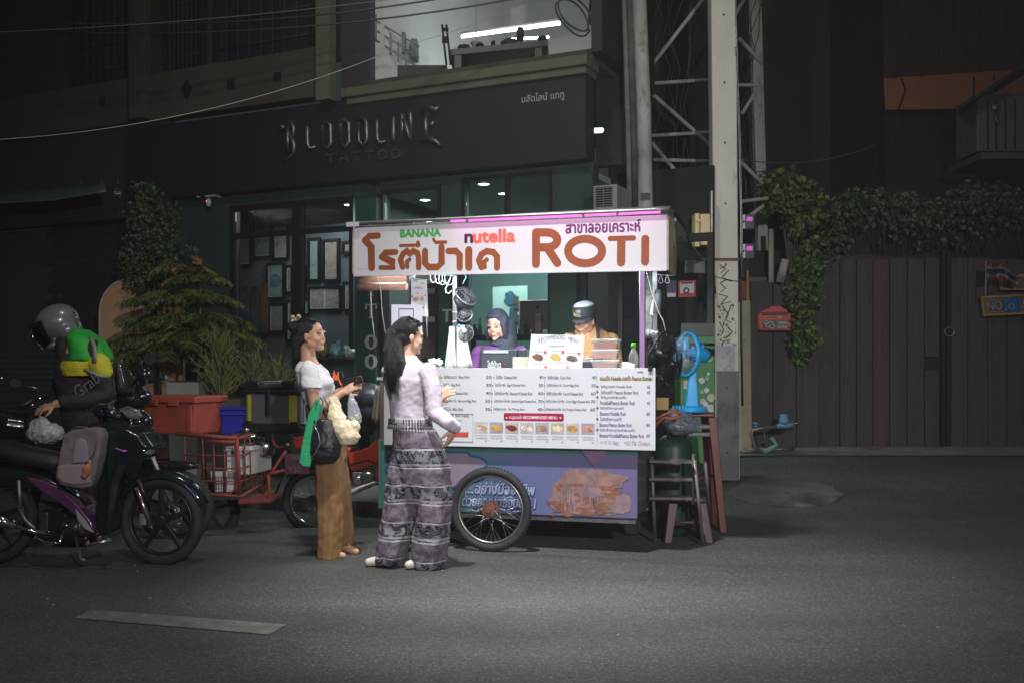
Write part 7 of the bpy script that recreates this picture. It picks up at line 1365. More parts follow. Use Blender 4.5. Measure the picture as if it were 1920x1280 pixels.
eloft(mb, [(P(803,850,-.04),.11,.12,0),(P(807,885,-.04),.120,.125,0),(P(812,930,-.04),.118,.125,0),(P(811,970,-.04),.112,.12,0),(P(808,1010,-.04),.115,.115,0),(P(803,1045,-.03),.118,.11,0),(P(802,1058,-.03),.10,.10,0),(P(802,1064,-.03),.085,.085,0)], fold=.045, k=6)
remesh(mb, 'printed_trousers', EL, w2, .008, 3, disp=.022, dscale=.08)
mb = MB(); rq = random.Random(8)
for i in range(46): a = 2*PI*i/46; c = P(769,790); u = Vector((math.cos(yw),math.sin(yw),0)); v = Vector((-math.sin(yw),math.cos(yw),0)); p = c+u*.146*math.cos(a)+v*.118*math.sin(a); mb.tube([p+Vector((0,0,.02)), p+Vector((0,0,-.01)), p+(p-c)*.08+Vector((0,0,-.045))], [.006,.007,.004], n=5)
tag(mb.build('gathered_waist', EL, w2), kind='stuff')
SHO = mat('cream_shoe', (.52,.46,.40), .6, var=.1)
for x, d_, lab in ((716,(-.95,-.15,0),0),(790,(-.85,-.5,0),1)):
    mb = MB(); c = Vector((P(x,0).x, Y0+(.02 if lab == 0 else -.04), .012)); d_ = Vector(d_).normalized(); cap(mb, c+Vector((0,0,.03)), .036, c+d_*.085+Vector((0,0,.018)), .026); cap(mb, c-d_*.08+Vector((0,0,.03)), .034, c+Vector((0,0,.03)), .036); remesh(mb, 'shoe', SHO, w2, .006, 2)
mb = MB(); mb.ell(Lh(0,-.022,.042), (.079,.094,.083), Rh); mb.ell(Lh(0,-.045,-.01), (.076,.065,.065), Rh); mb.ell(Lh(0,.05,.088), (.052,.035,.022), Rh)
chain(mb, [(P(742,616,.0),.03),(P(733,626,-.04),.036),(P(731,650,-.06),.042),(P(733,680,-.09),.046),(P(734,705,-.10),.038),(P(735,730,-.10),.020)]); chain(mb, [(P(742,650,-.05),.05),(P(748,680,-.08),.045),(P(752,702,-.09),.018)])
remesh(mb, 'hair', HAIR, w2, .007, 3, disp=.006, dscale=.03)
mb = MB(); st = []
for i in range(130):
    a = P(736+rq.uniform(-10,8),622,-.03+rq.uniform(-.03,.03)); e = rq.uniform(690,752); x2 = 734+rq.gauss(0,9); st.append([a, P(726+rq.uniform(-9,16),655,-.08+rq.uniform(-.04,.03)), P(729+rq.uniform(-10,20),690,-.12+rq.uniform(-.03,.03)), P(x2,e,-.12+rq.uniform(-.03,.02))])
for i in range(50): st.append([Lh(rq.uniform(-.07,.07),.05,.10), Lh(rq.uniform(-.09,.09),-.03,.13), P(742,618,rq.uniform(-.04,.03))])
for i in range(16): st.append([Lh(.03+.04*rq.random(),.066,.095), Lh(.062,.088,.05), Lh(.066+rq.uniform(-.01,.008),.088,rq.uniform(-.02,.02))])
hairstrands(mb, st, .003); tag(mb.build('hair_strands', HAIR, w2), kind='stuff')
mb = MB(); mb.torus(P(739,619,.0), (.6,.2,.6), .03, .008, n=18, m=6); mb.build('hair_tie', mat('plum_tie', (.06,.02,.03)), w2)
# ---------------- seller in a headscarf
Y0 = 7.95; P = lambda px, py, dy=0: W(px, py, Y0+dy); NAVY = mat('navy_scarf', (.030,.036,.058), .8, var=.2, scale=5, bump=.3, bscale=26)
w3 = thing('person', 'seller in a navy headscarf, purple sleeves and dark apron looking down', 'person', (P(938,0).x, Y0, .12)); mb = MB(); Lh, Rh = head(mb, P(931,612,-.05), (-.34,-.90,-.20), .96); F3 = basis((-.34,-.90,-.20))
chain(mb, [(P(938,645),.055),(P(938,668),.06)]); eloft(mb, [(P(938,660),.10,.08,0),(P(937,676),.18,.10,0),(P(936,705),.18,.11,0),(P(936,745),.15,.10,0),(P(936,800),.17,.11,0)])
al = [(P(899,662),.052),(P(889,705,-.10),.042),(P(915,722,-.28),.03)]; ar = [(P(975,662),.052),(P(988,705,-.08),.042),(P(960,722,-.28),.03)]; chain(mb, al); chain(mb, ar); hand(mb, P(915,722,-.28), (.5,-.6,-.4), (0,0,1), .9, .8, -1); hand(mb, P(960,722,-.28), (-.5,-.6,-.4), (0,0,1), .9, .8, 1)
chain(mb, [(P(920,800),.08),(P(920,930),.05),(W(920,0,Y0)*1+Vector((0,0,0)) if False else Vector((P(920,0).x,Y0,.16)),.04)]); chain(mb, [(P(952,800),.08),(P(952,930),.05),(Vector((P(952,0).x,Y0,.16)),.04)])
foot(mb, Vector((P(920,0).x,Y0,.12)), (0,-1,0)); foot(mb, Vector((P(952,0).x,Y0,.12)), (0,-1,0)); remesh(mb, 'body', SKIN2, w3, .006, 4); face_bits(Lh, Rh, w3)
mb = MB(); mb.ell(Lh(0,-.036,.036), (.092,.100,.106), Rh); mb.ell(Lh(0,.022,.092), (.066,.05,.024), Rh)
for sx in (-1, 1): mb.ell(Lh(sx*.080,-.004,-.02), (.018,.056,.098), Rh)
mb.ell(Lh(0,.022,-.138), (.066,.062,.030), Rh); eloft(mb, [(P(944,600,.03),.09,.09,0),(P(946,635,.02),.10,.10,0),(P(944,660,-.0),.115,.115,0),(P(940,676,-.04),.135,.12,0),(P(938,690,-.07),.10,.08,0)])
n0 = len(mb.v); remesh(mb, 'headscarf', NAVY, w3, .006, 3, disp=.012, dscale=.06)
PUR = mat('purple_knit', (.16,.045,.20), .8, var=.15, scale=30, stretch=(1,1,6), bump=.3, bscale=30)
mb = MB(); eloft(mb, [(P(938,648),.12,.09,0),(P(937,660),.18,.115,0),(P(937,676),.195,.12,0),(P(936,705),.19,.125,0),(P(936,745),.165,.115,0),(P(936,800),.18,.12,0)]); chain(mb, [(a,b+.012) for a,b in al[:2]]+[(al[2][0],.036)]); chain(mb, [(a,b+.012) for a,b in ar[:2]]+[(ar[2][0],.036)]); remesh(mb, 'purple_top', PUR, w3, .007, 3, disp=.012, dscale=.04)
APR = mat('dark_apron', (.030,.034,.038), .75, var=.12, scale=6, bump=.2)
mb = MB(); mb.prism([P(903,662,-.15),P(956,662,-.15),P(960,690,-.16),P(962,790,-.16),P(898,790,-.16),P(901,690,-.16)], (0,.01,0)); mb.build('apron', APR, w3, bevel=.003)
mb = MB(); pb(mb, 906,656,955,661.5,Y0-.158,.004); mb.build('apron_strip', mat('apron_tape', (.32,.34,.38), .5), w3); mb = MB(); pb(mb, 901,650,908,672,Y0-.13,.02); pb(mb, 953,650,960,672,Y0-.13,.02); mb.build('apron_strap', APR, w3)
mb = MB(); text_on(mb, lambda x, z, d: P(914,689,-.166)+Vector((x,0,z)), 'โรตีป้าเด', 0, 0, 0, h=.058, w=.105, bold=.015); mb.build('apron_lettering', PAPER, w3); mb = MB(); mb.tube([P(945,680,-.166),P(949,684,-.166),P(947,688,-.166)], .004, n=4); mb.tube([P(941,680,-.166),P(945,679,-.166)], .003, n=4); mb.build('apron_emblem', mat('emblem_red', (.35,.04,.03)), w3)
# ---------------- seller in a cap
Y0 = 8.0; P = lambda px, py, dy=0: W(px, py, Y0+dy); TAN = mat('tan_tshirt', (.42,.235,.10), .8, var=.07, scale=4, bump=.2, bscale=20)
w4 = thing('person', 'man in tan T-shirt, apron and dark cap with white top behind the cart', 'person', (P(1105,0).x, Y0, .12)); mb = MB(); Lh, Rh = head(mb, P(1096,602,-.07), (-.46,-.84,-.24), 1.02)
chain(mb, [(P(1101,615,-.02),.062),(P(1106,635),.07)]); eloft(mb, [(P(1106,625),.11,.09,0),(P(1105,645),.20,.12,0),(P(1105,690),.225,.14,0),(P(1104,740),.2,.14,0),(P(1104,800),.19,.13,0)])
al = [(P(1066,640),.058),(P(1053,695,-.12),.048),(P(1075,722,-.28),.034)]; ar = [(P(1144,640),.062),(P(1155,695,-.10),.052),(P(1120,722,-.28),.034)]; chain(mb, al); chain(mb, ar); hand(mb, P(1075,722,-.28), (.5,-.6,-.4), (0,0,1), 1, .8, -1); hand(mb, P(1120,722,-.28), (-.5,-.6,-.4), (0,0,1), 1, .8, 1)
for x in (1086, 1124): chain(mb, [(P(x,800),.09),(P(x,930),.06),(Vector((P(x,0).x,Y0,.17)),.045)]); foot(mb, Vector((P(x,0).x,Y0,.12)), (0,-1,0), 1.1)
remesh(mb, 'body', SKIN, w4, .006, 4); face_bits(Lh, Rh, w4, lipc=(.33,.12,.09))
mb = MB(); eloft(mb, [(P(1106,612,.02),.07,.07,0),(P(1106,620),.12,.10,0),(P(1106,634),.195,.135,0),(P(1105,665),.235,.15,0),(P(1105,700),.235,.15,0),(P(1104,740),.21,.15,0),(P(1104,800),.20,.14,0)]); chain(mb, [(al[0][0],.07),(P(1052,690,-.09),.062)]); chain(mb, [(ar[0][0],.072),(P(1155,690,-.08),.064)]); remesh(mb, 'tshirt', TAN, w4, .007, 3, disp=.014, dscale=.07)
mb = MB(); mb.tube([P(1076,622,-.09),P(1077,645,-.165),P(1080,690,-.175)], .012, n=4); mb.tube([P(1120,612,-.08),P(1122,640,-.165),P(1124,690,-.175)], .016, n=4); mb.build('apron_strap', APR, w4); mb = MB(); mb.prism([P(1076,672,-.18),P(1130,672,-.18),P(1134,790,-.18),P(1072,790,-.18)], (0,.01,0)); mb.build('apron', APR, w4, bevel=.003)
mb = MB(); text_on(mb, lambda x, z, d: P(1093,678,-.186)+Vector((x,0,z)), 'โรตีป้าเด', 0, 0, 0, h=.05, w=.075, bold=.015); mb.build('apron_lettering', PAPER, w4)
CAPM = mat('charcoal_cap', (.038,.045,.055), .7, var=.12, bump=.2); f, r_, u = basis((-.46,-.84,-.24)); ch = Lh(0,-.005,.07)
def ring(z, rx, ry, fy=0, n=28): return [Lh(rx*math.cos(2*PI*i/n), fy+ry*math.sin(2*PI*i/n), z) for i in range(n)]
mb = MB(); mb.loft([ring(.028,.082,.098,-.01), ring(.05,.088,.104,-.01), ring(.10,.090,.106,-.01), ring(.125,.086,.100,-.01)], cap=False); mb.build('cap_band', CAPM, w4, solid=.004)
mb = MB(); mb.ell(Lh(0,-.012,.118), (.080,.094,.038), Rh); mb.build('cap_top', mat('white_cap_top', (.68,.70,.78), .8, var=.05), w4)
mb = MB(); A = []
for i in range(13): a = PI*(.06+.88*i/12); x, y = .083*math.cos(a), -.01+.098*math.sin(a); A += [Lh(x, y, .036), Lh(x*1.02, y+.05*math.sin(a)**.7, .012)]
mb.smooth = True; mb.add(A, [(2*i,2*i+1,2*i+3,2*i+2) for i in range(12)]); mb.build('cap_visor', CAPM, w4, solid=.006)
mb = MB(); cf_ = lambda x, z, d: Lh(x, .094*math.sqrt(max(.05,1-(x/.092)**2))+.004, z); text_on(mb, cf_, 'โรตีป้าเด', -.018, .085, 0, h=.022, w=.04, bold=.02); text_on(mb, cf_, 'รสอร่อย', -.008, .068, 0, h=.012, w=.045, bold=.02); mb.build('cap_lettering', PAPER, w4)
mb = MB(); mb.tube([cf_(-.02,.060,0),cf_(0,.056,0),cf_(.02,.057,0),cf_(.04,.062,0),cf_(.042,.085,0)], [.002,.003,.003,.005,.002], n=5); mb.build('cap_emblem', mat('emblem_yellow', (.75,.48,.04)), w4)
mb = MB(); mb.ell(Lh(0,-.05,.0), (.074,.05,.06), Rh); mb.build('hair', HAIR, w4)
# ---------------- rider
Y0 = 7.15; P = lambda px, py, dy=0: W(px, py, Y0+dy); DJ = mat('dark_jacket', (.018,.018,.018), .8, var=.25, scale=6, bump=.3, bscale=20)
w5 = thing('person', 'delivery rider in grey helmet and green and yellow vest', 'person', (P(160,0).x, Y0, 0)); mb = MB(); Lh, Rh = head(mb, P(108,616), (-.90,-.20,-.42), 1.0)
chain(mb, [(P(122,630),.06),(P(138,650),.07)]); eloft(mb, [(P(145,640),.10,.13,0),(P(152,660),.14,.19,0),(P(150,700),.15,.19,0),(P(155,745),.14,.17,0),(P(165,800),.14,.17,0)])
ar = [(P(172,655,-.16),.062),(P(190,705,-.19),.056),(P(200,738,-.20),.05),(P(160,750,-.26),.044),(P(120,753,-.30),.032),(P(104,757,-.31),.027)]; chain(mb, ar); hand(mb, P(104,757,-.31), (-.9,-.1,-.35), (.1,-.5,.8), 1.0, .7, -1)
al = [(P(128,660,.14),.06),(P(115,720,.16),.05),(P(100,755,.0),.034)]; chain(mb, al); hand(mb, P(99,756,.0), (-.8,-.4,-.3), (0,-.3,.9), 1.0, .7, 1)
for dy in (-.1, .1): chain(mb, [(P(165,800,dy),.09),(P(155,900,dy),.06),(Vector((P(165,0).x,Y0+dy,.07)),.045)]); foot(mb, Vector((P(165,0).x,Y0+dy,0)), (-1,0,0), 1.1)
remesh(mb, 'body', SKIN, w5, .006, 4)
mb = MB(); eloft(mb, [(P(162,770,0),.15,.18,0),(P(166,800,0),.165,.20,0),(P(166,850,0),.15,.2,0)])
for dy in (-.1, .1): chain(mb, [(P(165,800,dy),.105),(P(155,900,dy),.078),(Vector((P(165,0).x,Y0+dy,.11)),.062)])
remesh(mb, 'trousers', DJ, w5, .008, 3, disp=.01, dscale=.07)
mb = MB()
for dy in (-.1, .1): c = Vector((P(165,0).x,Y0+dy,.045)); cap(mb, c, .05, c+Vector((-.16,0,-.008)), .038)
remesh(mb, 'shoe', BLK, w5, .007, 3)
mb = MB(); eloft(mb, [(P(128,632),.075,.09,0),(P(138,645),.11,.15,0),(P(150,665),.15,.2,0),(P(150,705),.165,.205,0),(P(153,745),.155,.19,0),(P(163,790),.155,.19,0)]); chain(mb, [(a,b+.012) for a,b in ar[:-1]]); chain(mb, [(a,b+.012) for a,b in al]); chain(mb, [(P(105,640,0),.05),(P(125,655),.08)]); remesh(mb, 'jacket', DJ, w5, .008, 3, disp=.02, dscale=.07)
VG = mat('green_vest', (.015,.36,.03), .65, var=.15, scale=5, bump=.25, bscale=16); VY = mat('yellow_vest', (.50,.48,.015), .65, var=.12, scale=5, bump=.25, bscale=16); VS = mat('reflective_tape', (.22,.22,.21), .4, var=.1)
mb = MB(); eloft(mb, [(P(150,618,-.03),.05,.10,0),(P(160,636,-.06),.115,.18,0),(P(170,660,-.07),.135,.19,0),(P(172,676,-.07),.148,.19,0)]); chain(mb, [(P(173,655,-.15),.076),(P(184,682,-.18),.072)]); remesh(mb, 'vest_top', VG, w5, .008, 9, disp=.010, dscale=.06)
mb = MB(); eloft(mb, [(P(165,677,-.07),.166,.205,0),(P(161,690,-.07),.164,.205,0),(P(161,704,-.07),.146,.195,0)]); chain(mb, [(P(186,681,-.20),.076),(P(192,696,-.20),.070)]); remesh(mb, 'vest_band', VY, w5, .008, 5, disp=.008, dscale=.05)
mb = MB(); A = []
for i, (px, py, dy) in enumerate(((160,627,-.11),(172,636,-.20),(177,650,-.265),(178,665,-.285),(177,679,-.29))): A += [P(px-4,py,dy-.005), P(px+4,py,dy-.012)]
mb.smooth = True; mb.add(A, [(2*i,2*i+1,2*i+3,2*i+2) for i in range(4)]); mb.build('reflective_stripe', VS, w5, solid=.004)
mb = MB(); mb.tube([P(158,692,-.28),P(172,698,-.295),P(190,705,-.28),P(205,706,-.25)], .010, n=5); mb.build('reflective_stripe', VS, w5)
mb = MB(); mb.prism([P(122,700,-.12),P(125,697,-.13),P(126,722,-.14),P(129,728,-.14),P(124,731,-.14)], (0,.01,0)); mb.build('orange_tab', mat('orange_tab', (.75,.16,.04)), w5)
mb = MB(); text_on(mb, lambda x, z, d: P(147,747,-.300)+Vector((x*.78-z*.5,0,z*.78+x*.62)), 'Grab', 0, 0, 0, h=.09, w=.20, bold=-.002); mb.build('sleeve_lettering', mat('sleeve_grey', (.13,.13,.13)), w5)
mb = MB(); HELM = mat('grey_helmet', (.13,.135,.13), .28, var=.06, coat=.3); mb.ell(Lh(0,-.02,.04), (.125,.150,.130), Rh, nu=32, nv=20); mb.ell(Lh(0,-.06,-.04), (.118,.10,.11), Rh); mb.ell(Lh(0,.07,-.10), (.07,.06,.035), Rh); remesh(mb, 'helmet_shell', HELM, w5, .007, 3)
mb = MB(); A = []
for j in range(9):
    for i in range(17):
        a = PI*(.08+.84*i/16); t_ = -.55+1.15*j/8; rr2 = .142+.012*math.cos(t_*1.5); A.append(Lh(rr2*.95*math.cos(a)*math.cos(t_*.8), .006+rr2*1.22*math.sin(a)*math.cos(t_*.7), -.005+.155*math.sin(t_)))
mb.smooth = True; mb.add(A, [(j*17+i,j*17+i+1,(j+1)*17+i+1,(j+1)*17+i) for j in range(8) for i in range(16)]); VIS = glassmat('smoky_visor', (.30,.28,.33), 1.6, .02); mb.build('visor', VIS, w5)
mb = MB(); mb.tube([A[8*17+i] for i in range(17)], .003, n=4); mb.cyl(Lh(.128,-.0,.0), Lh(.136,0,0), .022, n=16); mb.box(tuple(P(110,556,-.02)), tuple(P(114,552,.02))); mb.build('helmet_trim', BLK, w5); mb = MB(); mb.tube([Lh(.11,-.1,.0),Lh(.125,-.06,-.05),Lh(.11,-.02,-.1)], .008, n=5); mb.tube([P(138,585,-.06),P(144,598,-.05),P(146,612,-.03)], .007, n=5); mb.build('chrome_trim', CHROME, w5)
sack('plastic_bag', 'white plastic bag of food hanging from the hand of the rider', 51, 778, 119, 832, 6.78, mat('dull_white_bag', (.34,.33,.32), .35, var=.2, scale=9, dirt=((.20,.25,.18), 5, .56)), 12, ry=.10)
# ================================================================== MOTORBIKES AND CRATES
GLB = mat('gloss_black_green', (.007,.014,.013), .16, var=.1, coat=.7); GBK = mat('gloss_black', (.010,.010,.011), .18, coat=.6); SEATM = mat('seat_vinyl', (.014,.014,.015), .5, bump=.3, bscale=70); LENS = mat('headlamp_lens', (.35,.37,.38), .08, metal=.6, var=.5, scale=30); PURP = mat('violet_reflection_chrome', (.42,.34,.42), .22, metal=.9); REDB = mat('red_fairing', (.38,.035,.018), .28, coat=.4, var=.1)  # PURP: violet neon reflection put into the chrome colour
def part_prism(name, poly, P, y0, y1, m, parent, bevel=.012, seg=3):
    mb = MB(); mb.prism([P(a,b,y0) for a,b in poly], (0,y1-y0,0)); return mb.build(name, m, parent, bevel=bevel, seg=seg)
def group_part(name, parent):
    wh = bpy.data.objects.new(name, None); COL.objects.link(wh); wh.parent = parent; wh['_part'] = 1; PMW[wh.name] = PMW.get(parent.name) or (Matrix.Translation(parent.location) @ parent.rotation_euler.to_matrix().to_4x4()); wh.empty_display_size = .05; return wh
def cast_wheel(c, R, a, parent, n=5, tw=.036, disc=True):
    wh = group_part('wheel', parent); a = Vector(a).normalized(); Q = a.to_track_quat('Z','Y'); mb = MB(); mb.torus(c, a, R-tw, tw, n=60, m=12, sx=1.05)
    for i in range(80):
        for s_ in (-1, 1): q = Q@Vector((math.cos(i*PI/40), math.sin(i*PI/40), 0)); q2 = Q@Vector((math.cos(i*PI/40+.05), math.sin(i*PI/40+.05), 0)); mb.tube([c+q*(R-.001)+a*.003*s_, c+q2*(R-.012)+a*.032*s_], .0035, n=3)
    mb.build('tyre', RUB, wh); mb = MB(); mb.torus(c, a, R-2*tw-.002, .011, n=60, m=8, sx=2.2); mb.cyl(c-a*.04, c+a*.04, .035, n=20); mb.build('rim', BLK, wh)
    for i in range(n):
        th_ = 2*PI*i/n+.35; q = Q@Vector((math.cos(th_), math.sin(th_), 0)); s_ = Q@Vector((-math.sin(th_), math.cos(th_), 0)); mb = MB(); r0, r1 = .03, R-2*tw; mb.hexa([c+q*r0+s_*.022-a*.012, c+q*r1+s_*.010-a*.01, c+q*r1-s_*.010-a*.01, c+q*r0-s_*.022-a*.012, c+q*r0+s_*.022+a*.012, c+q*r1+s_*.010+a*.01, c+q*r1-s_*.010+a*.01, c+q*r0-s_*.022+a*.012]); mb.build('spoke', BLK, wh, bevel=.003)
    if disc:
        mb = MB(); d0 = c-a*.05
        for r_ in (.088, .102, .112): mb.torus(d0, a, r_, .0045, n=48, m=4)
        for i in range(12): th_ = 2*PI*i/12; q = Q@Vector((math.cos(th_),math.sin(th_),0)); q2 = Q@Vector((math.cos(th_+.3),math.sin(th_+.3),0)); mb.tube([d0+q*.05, d0+q2*.11], .0045, n=4)
        mb.torus(d0, a, .05, .006, n=24, m=5); mb.build('brake_disc', mat('disc_metal', (.30,.28,.30), .35, metal=.9, var=.2), wh); mb = MB(); mb.box(tuple(c+Vector((-.115,-.085,-.02))), tuple(c+Vector((-.07,-.045,.06)))); mb.build('caliper', IRON, wh, bevel=.008)
    return wh
def mirror(t, c, stalk, r=.05, nrm=(.2,-1,.1), m=None):
    mb = MB(); nn = Vector(nrm).normalized(); mb.lathe(Vector(c)-nn*.004, nn, [(-.022,r*.5),(-.012,r*.9),(0,r)], n=20); mb.build('mirror_shell', BLK, t); mb = MB(); mb.cyl(Vector(c)-nn*.003, Vector(c)-nn*.0, r*.93, n=22); q = mb.build('mirror_glass', m or CHROME, t); q.data.transform(Matrix.Translation(nn*.004)); mb = MB(); mb.tube(stalk, .006, n=6); mb.build('mirror_stalk', CHROME, t)
Y0 = 6.42; P = lambda px, py, dy=0: W(px, py, Y0+dy)
sc = thing('motor_scooter', 'dark green-black scooter with a violet reflection coloured into its fork, parked in front of the rider', 'scooter', (P(150,0).x, Y0, 0)); 
cast_wheel(P(303,975)+Vector((0,0,.0)), .288, (-.18,-1,0), sc); cast_wheel(P(-14,972,.0), .288, (0,-1,0), sc, disc=False)
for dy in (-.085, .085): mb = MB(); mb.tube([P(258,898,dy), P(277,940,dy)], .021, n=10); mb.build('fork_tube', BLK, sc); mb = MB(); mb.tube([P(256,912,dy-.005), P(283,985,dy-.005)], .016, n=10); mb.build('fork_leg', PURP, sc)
mb = MB(); c = P(303,975); A = []
for i in range(13):
    a = math.radians(20+130*i/12)
    for j in range(5): v = j/4-.5; rr2 = .325-.05*abs(v*2)**2; A.append(c+Vector((rr2*math.cos(a), v*.13, rr2*math.sin(a)+.005)))
mb.smooth = True; mb.add(A, [(i*5+j,i*5+j+1,(i+1)*5+j+1,(i+1)*5+j) for i in range(12) for j in range(4)]); mb.build('front_fender', GLB, sc, solid=.006)
def puffy(name, rings, m, parent, n=20):  # rings: (px, py, half height in px, half width in m)
    mb = MB(); R = []
    pts = [Vector(P(a,b)) for a,b,_,_ in rings]
    for i, (a, b, hh, hw) in enumerate(rings):
        t_ = (pts[min(i+1,len(pts)-1)]-pts[max(i-1,0)]).normalized(); u = Vector((-t_.z,0,t_.x)); h = hh*Y0/F; R.append([pts[i]+u*h*math.copysign(abs(math.sin(2*PI*k/n))**.8, math.sin(2*PI*k/n))+Vector((0,1,0))*hw*math.copysign(abs(math.cos(2*PI*k/n))**.7, math.cos(2*PI*k/n)) for k in range(n)])
    mb.loft(R); return mb.build(name, m, parent)
mb = MB()
for poly, y in (([(196,801),(238,800),(268,812),(287,838),(262,862),(240,866),(222,905),(214,960),(206,1000),(186,1004),(178,960),(184,880),(190,835)], .135), ([(200,803),(232,802),(262,818),(276,838),(244,858),(226,868),(212,905),(206,960),(200,990)], .16)): mb.prism([P(a,b,-y) for a,b in poly], (0,2*y,0))
remesh(mb, 'leg_shield', GLB, sc, .009, 8)
puffy('front_cowl', [(196,792,8,.08),(216,800,15,.12),(245,818,18,.12),(272,836,14,.09),(290,847,4,.04)], GLB, sc)
mb = MB(); mb.prism([P(a,b,-.135) for a,b in ((214,806),(228,806),(252,822),(270,838),(288,844),(284,852),(262,850),(240,836),(222,820))], (0,.04,0)); mb.build('headlight', LENS, sc, bevel=.006); mb = MB()
for a, b in ((226,813),(240,823),(256,838),(270,844)): mb.ell(P(a,b,-.138), (.013,.008,.011), nu=10, nv=8)
mb.build('headlight_bulb', CHROME, sc)
mb = MB(); mb.tube([P(216,839,-.17),P(232,845,-.165),P(238,844,-.16)], .005, n=6); mb.build('marker_strip', mat('pink_reflector', (.7,.15,.6), .15, metal=.3), sc)
puffy('seat', [(-30,835,10,.10),(10,842,17,.125),(50,854,19,.125),(95,862,18,.115),(128,868,14,.09),(146,872,5,.05)], SEATM, sc)
puffy('rear_body', [(-40,880,22,.11),(10,890,26,.12),(55,893,22,.12),(100,905,17,.11),(140,925,10,.10),(165,948,5,.08)], GLB, sc)
mb = MB(); mb.prism([P(a,b,-.135) for a,b in ((48,893),(80,900),(108,912),(140,938),(172,978),(176,1000),(160,992),(134,960),(110,942),(80,924),(54,902))], (0,.27,0)); mb.build('side_fairing', mat('violet_reflection_fairing', (.10,.035,.085), .2, coat=.6), sc, bevel=.02, seg=3)  # pink-violet reflection put into the lower fairing's colour
mb = MB(); mb.prism([P(a,b,-.14) for a,b in ((140,952),(158,972),(175,998),(158,990),(146,975))], (0,.02,0)); mb.build('pale_decal', mat('pale_green_decal', (.30,.34,.28), .3), sc, bevel=.003)
mb = MB(); mb.lathe(P(116,985,-.10), (1,0,-.1), [(0,.05),(.02,.06),(.10,.06),(.13,.045)], n=16); mb.box(tuple(P(70,1010,-.12)), tuple(P(120,950,.1))); mb.build('engine', mat('engine_dark', (.05,.05,.052), .4, metal=.6, var=.4, scale=20), sc, bevel=.015); mb = MB()
for i in range(7): mb.cyl(P(124+i*5,985,-.09), P(126+i*5,985,-.09), .05, n=14)
mb.build('cooling_fins', IRON, sc)
mb = MB(); mb.tube([P(-30,968,-.17),P(0,975,-.18),P(32,985,-.17)], [.038,.042,.02], n=14); mb.tube([P(32,985,-.17),P(60,995,-.15),P(100,1000,-.1)], .014, n=8); mb.build('exhaust', CHROME, sc); mb = MB(); mb.tube([P(72,1010,-.2),P(84,1016,-.22),P(112,1017,-.22),P(120,988,-.16)], .009, n=8); mb.tube([P(118,984,-.22),P(127,984,-.22)], .008); mb.build('kick_pedal', CHROME, sc)
mb = MB(); mb.tube([P(36,952,-.16),P(48,975,-.18),P(66,990,-.19)], .010); mb.tube([P(35,900,-.16),P(38,950,-.16)], .012); mb.build('footrest_bracket', IRON, sc); mb = MB(); mb.tube([P(170,1020,-.25),P(208,1012,-.22)], .013); mb.tube([P(206,1012,-.22),P(190,1000,0)], .01); mb.build('footpeg', mat('dull_chrome', (.4,.4,.38), .3, metal=.9), sc); mb = MB(); mb.tube([P(140,1000,-.1),P(152,1048,-.22),P(160,1050,-.24)], .01); mb.build('side_stand', IRON, sc)
mb = MB(); mb.tube([P(196,800,0),P(190,765,0)], .03); mb.tube([P(206,762,-.28),P(192,765,-.1),P(192,765,.1),P(206,762,.28)], .014); mb.build('handlebar', BLK, sc); puffy('handlebar_cover', [(176,770,8,.05),(190,768,14,.10),(206,772,12,.10),(220,780,5,.05)], GLB, sc)
# grey backpack
t = thing('backpack', 'grey and taupe backpack standing on the footboard of the scooter', 'backpack', P(145,920,-.25)); mb = MB(); poly = [(118,815),(135,805),(165,802),(184,803),(190,815),(186,850),(178,890),(168,912),(140,914),(112,908),(103,895),(110,850)]
mb.prism([P(a,b,-.28) for a,b in poly], (0,.12,0)); remesh(mb, 'bag_body', mat('grey_canvas', (.16,.14,.135), .8, var=.15, scale=12, bump=.4, bscale=60), t, .008, 5, disp=.012, dscale=.08); mb = MB(); mb.prism([P(a,b,-.300) for a,b in ((108,872),(170,868),(168,906),(140,909),(114,904),(105,893))], (0,.03,0)); mb.build('front_pocket', mat('taupe_canvas', (.27,.21,.20), .8, var=.1), t, bevel=.012, seg=2); mb = MB(); mb.prism([P(a,b,-.299) for a,b in ((140,828),(150,820),(162,826),(166,866),(134,868))], (0,.02,0)); mb.build('mesh_panel', mat('pale_mesh', (.24,.23,.25), .8), t, bevel=.008)
mb = MB(); mb.tube([P(125,812,-.24),P(145,800,-.24),P(170,802,-.24)], .008); mb.tube([P(183,815,-.27),P(176,850,-.29),P(160,872,-.31)], .006); mb.build('strap', mat('dark_strap', (.05,.045,.045)), t)
t = tag(remesh((lambda mb: (mb.ell(P(163,880,-.33), (.028,.02,.035)), mb.ell(P(158,890,-.33), (.02,.018,.02)), mb.ell(P(168,866,-.325), (.012,.01,.02)), mb)[-1])(MB()), 'bag_charm', mat('ginger_plush', (.42,.17,.07), .8, var=.4, scale=30, bump=.5), None, .006, 2), 'small ginger plush charm dangling from the backpack', 'charm')
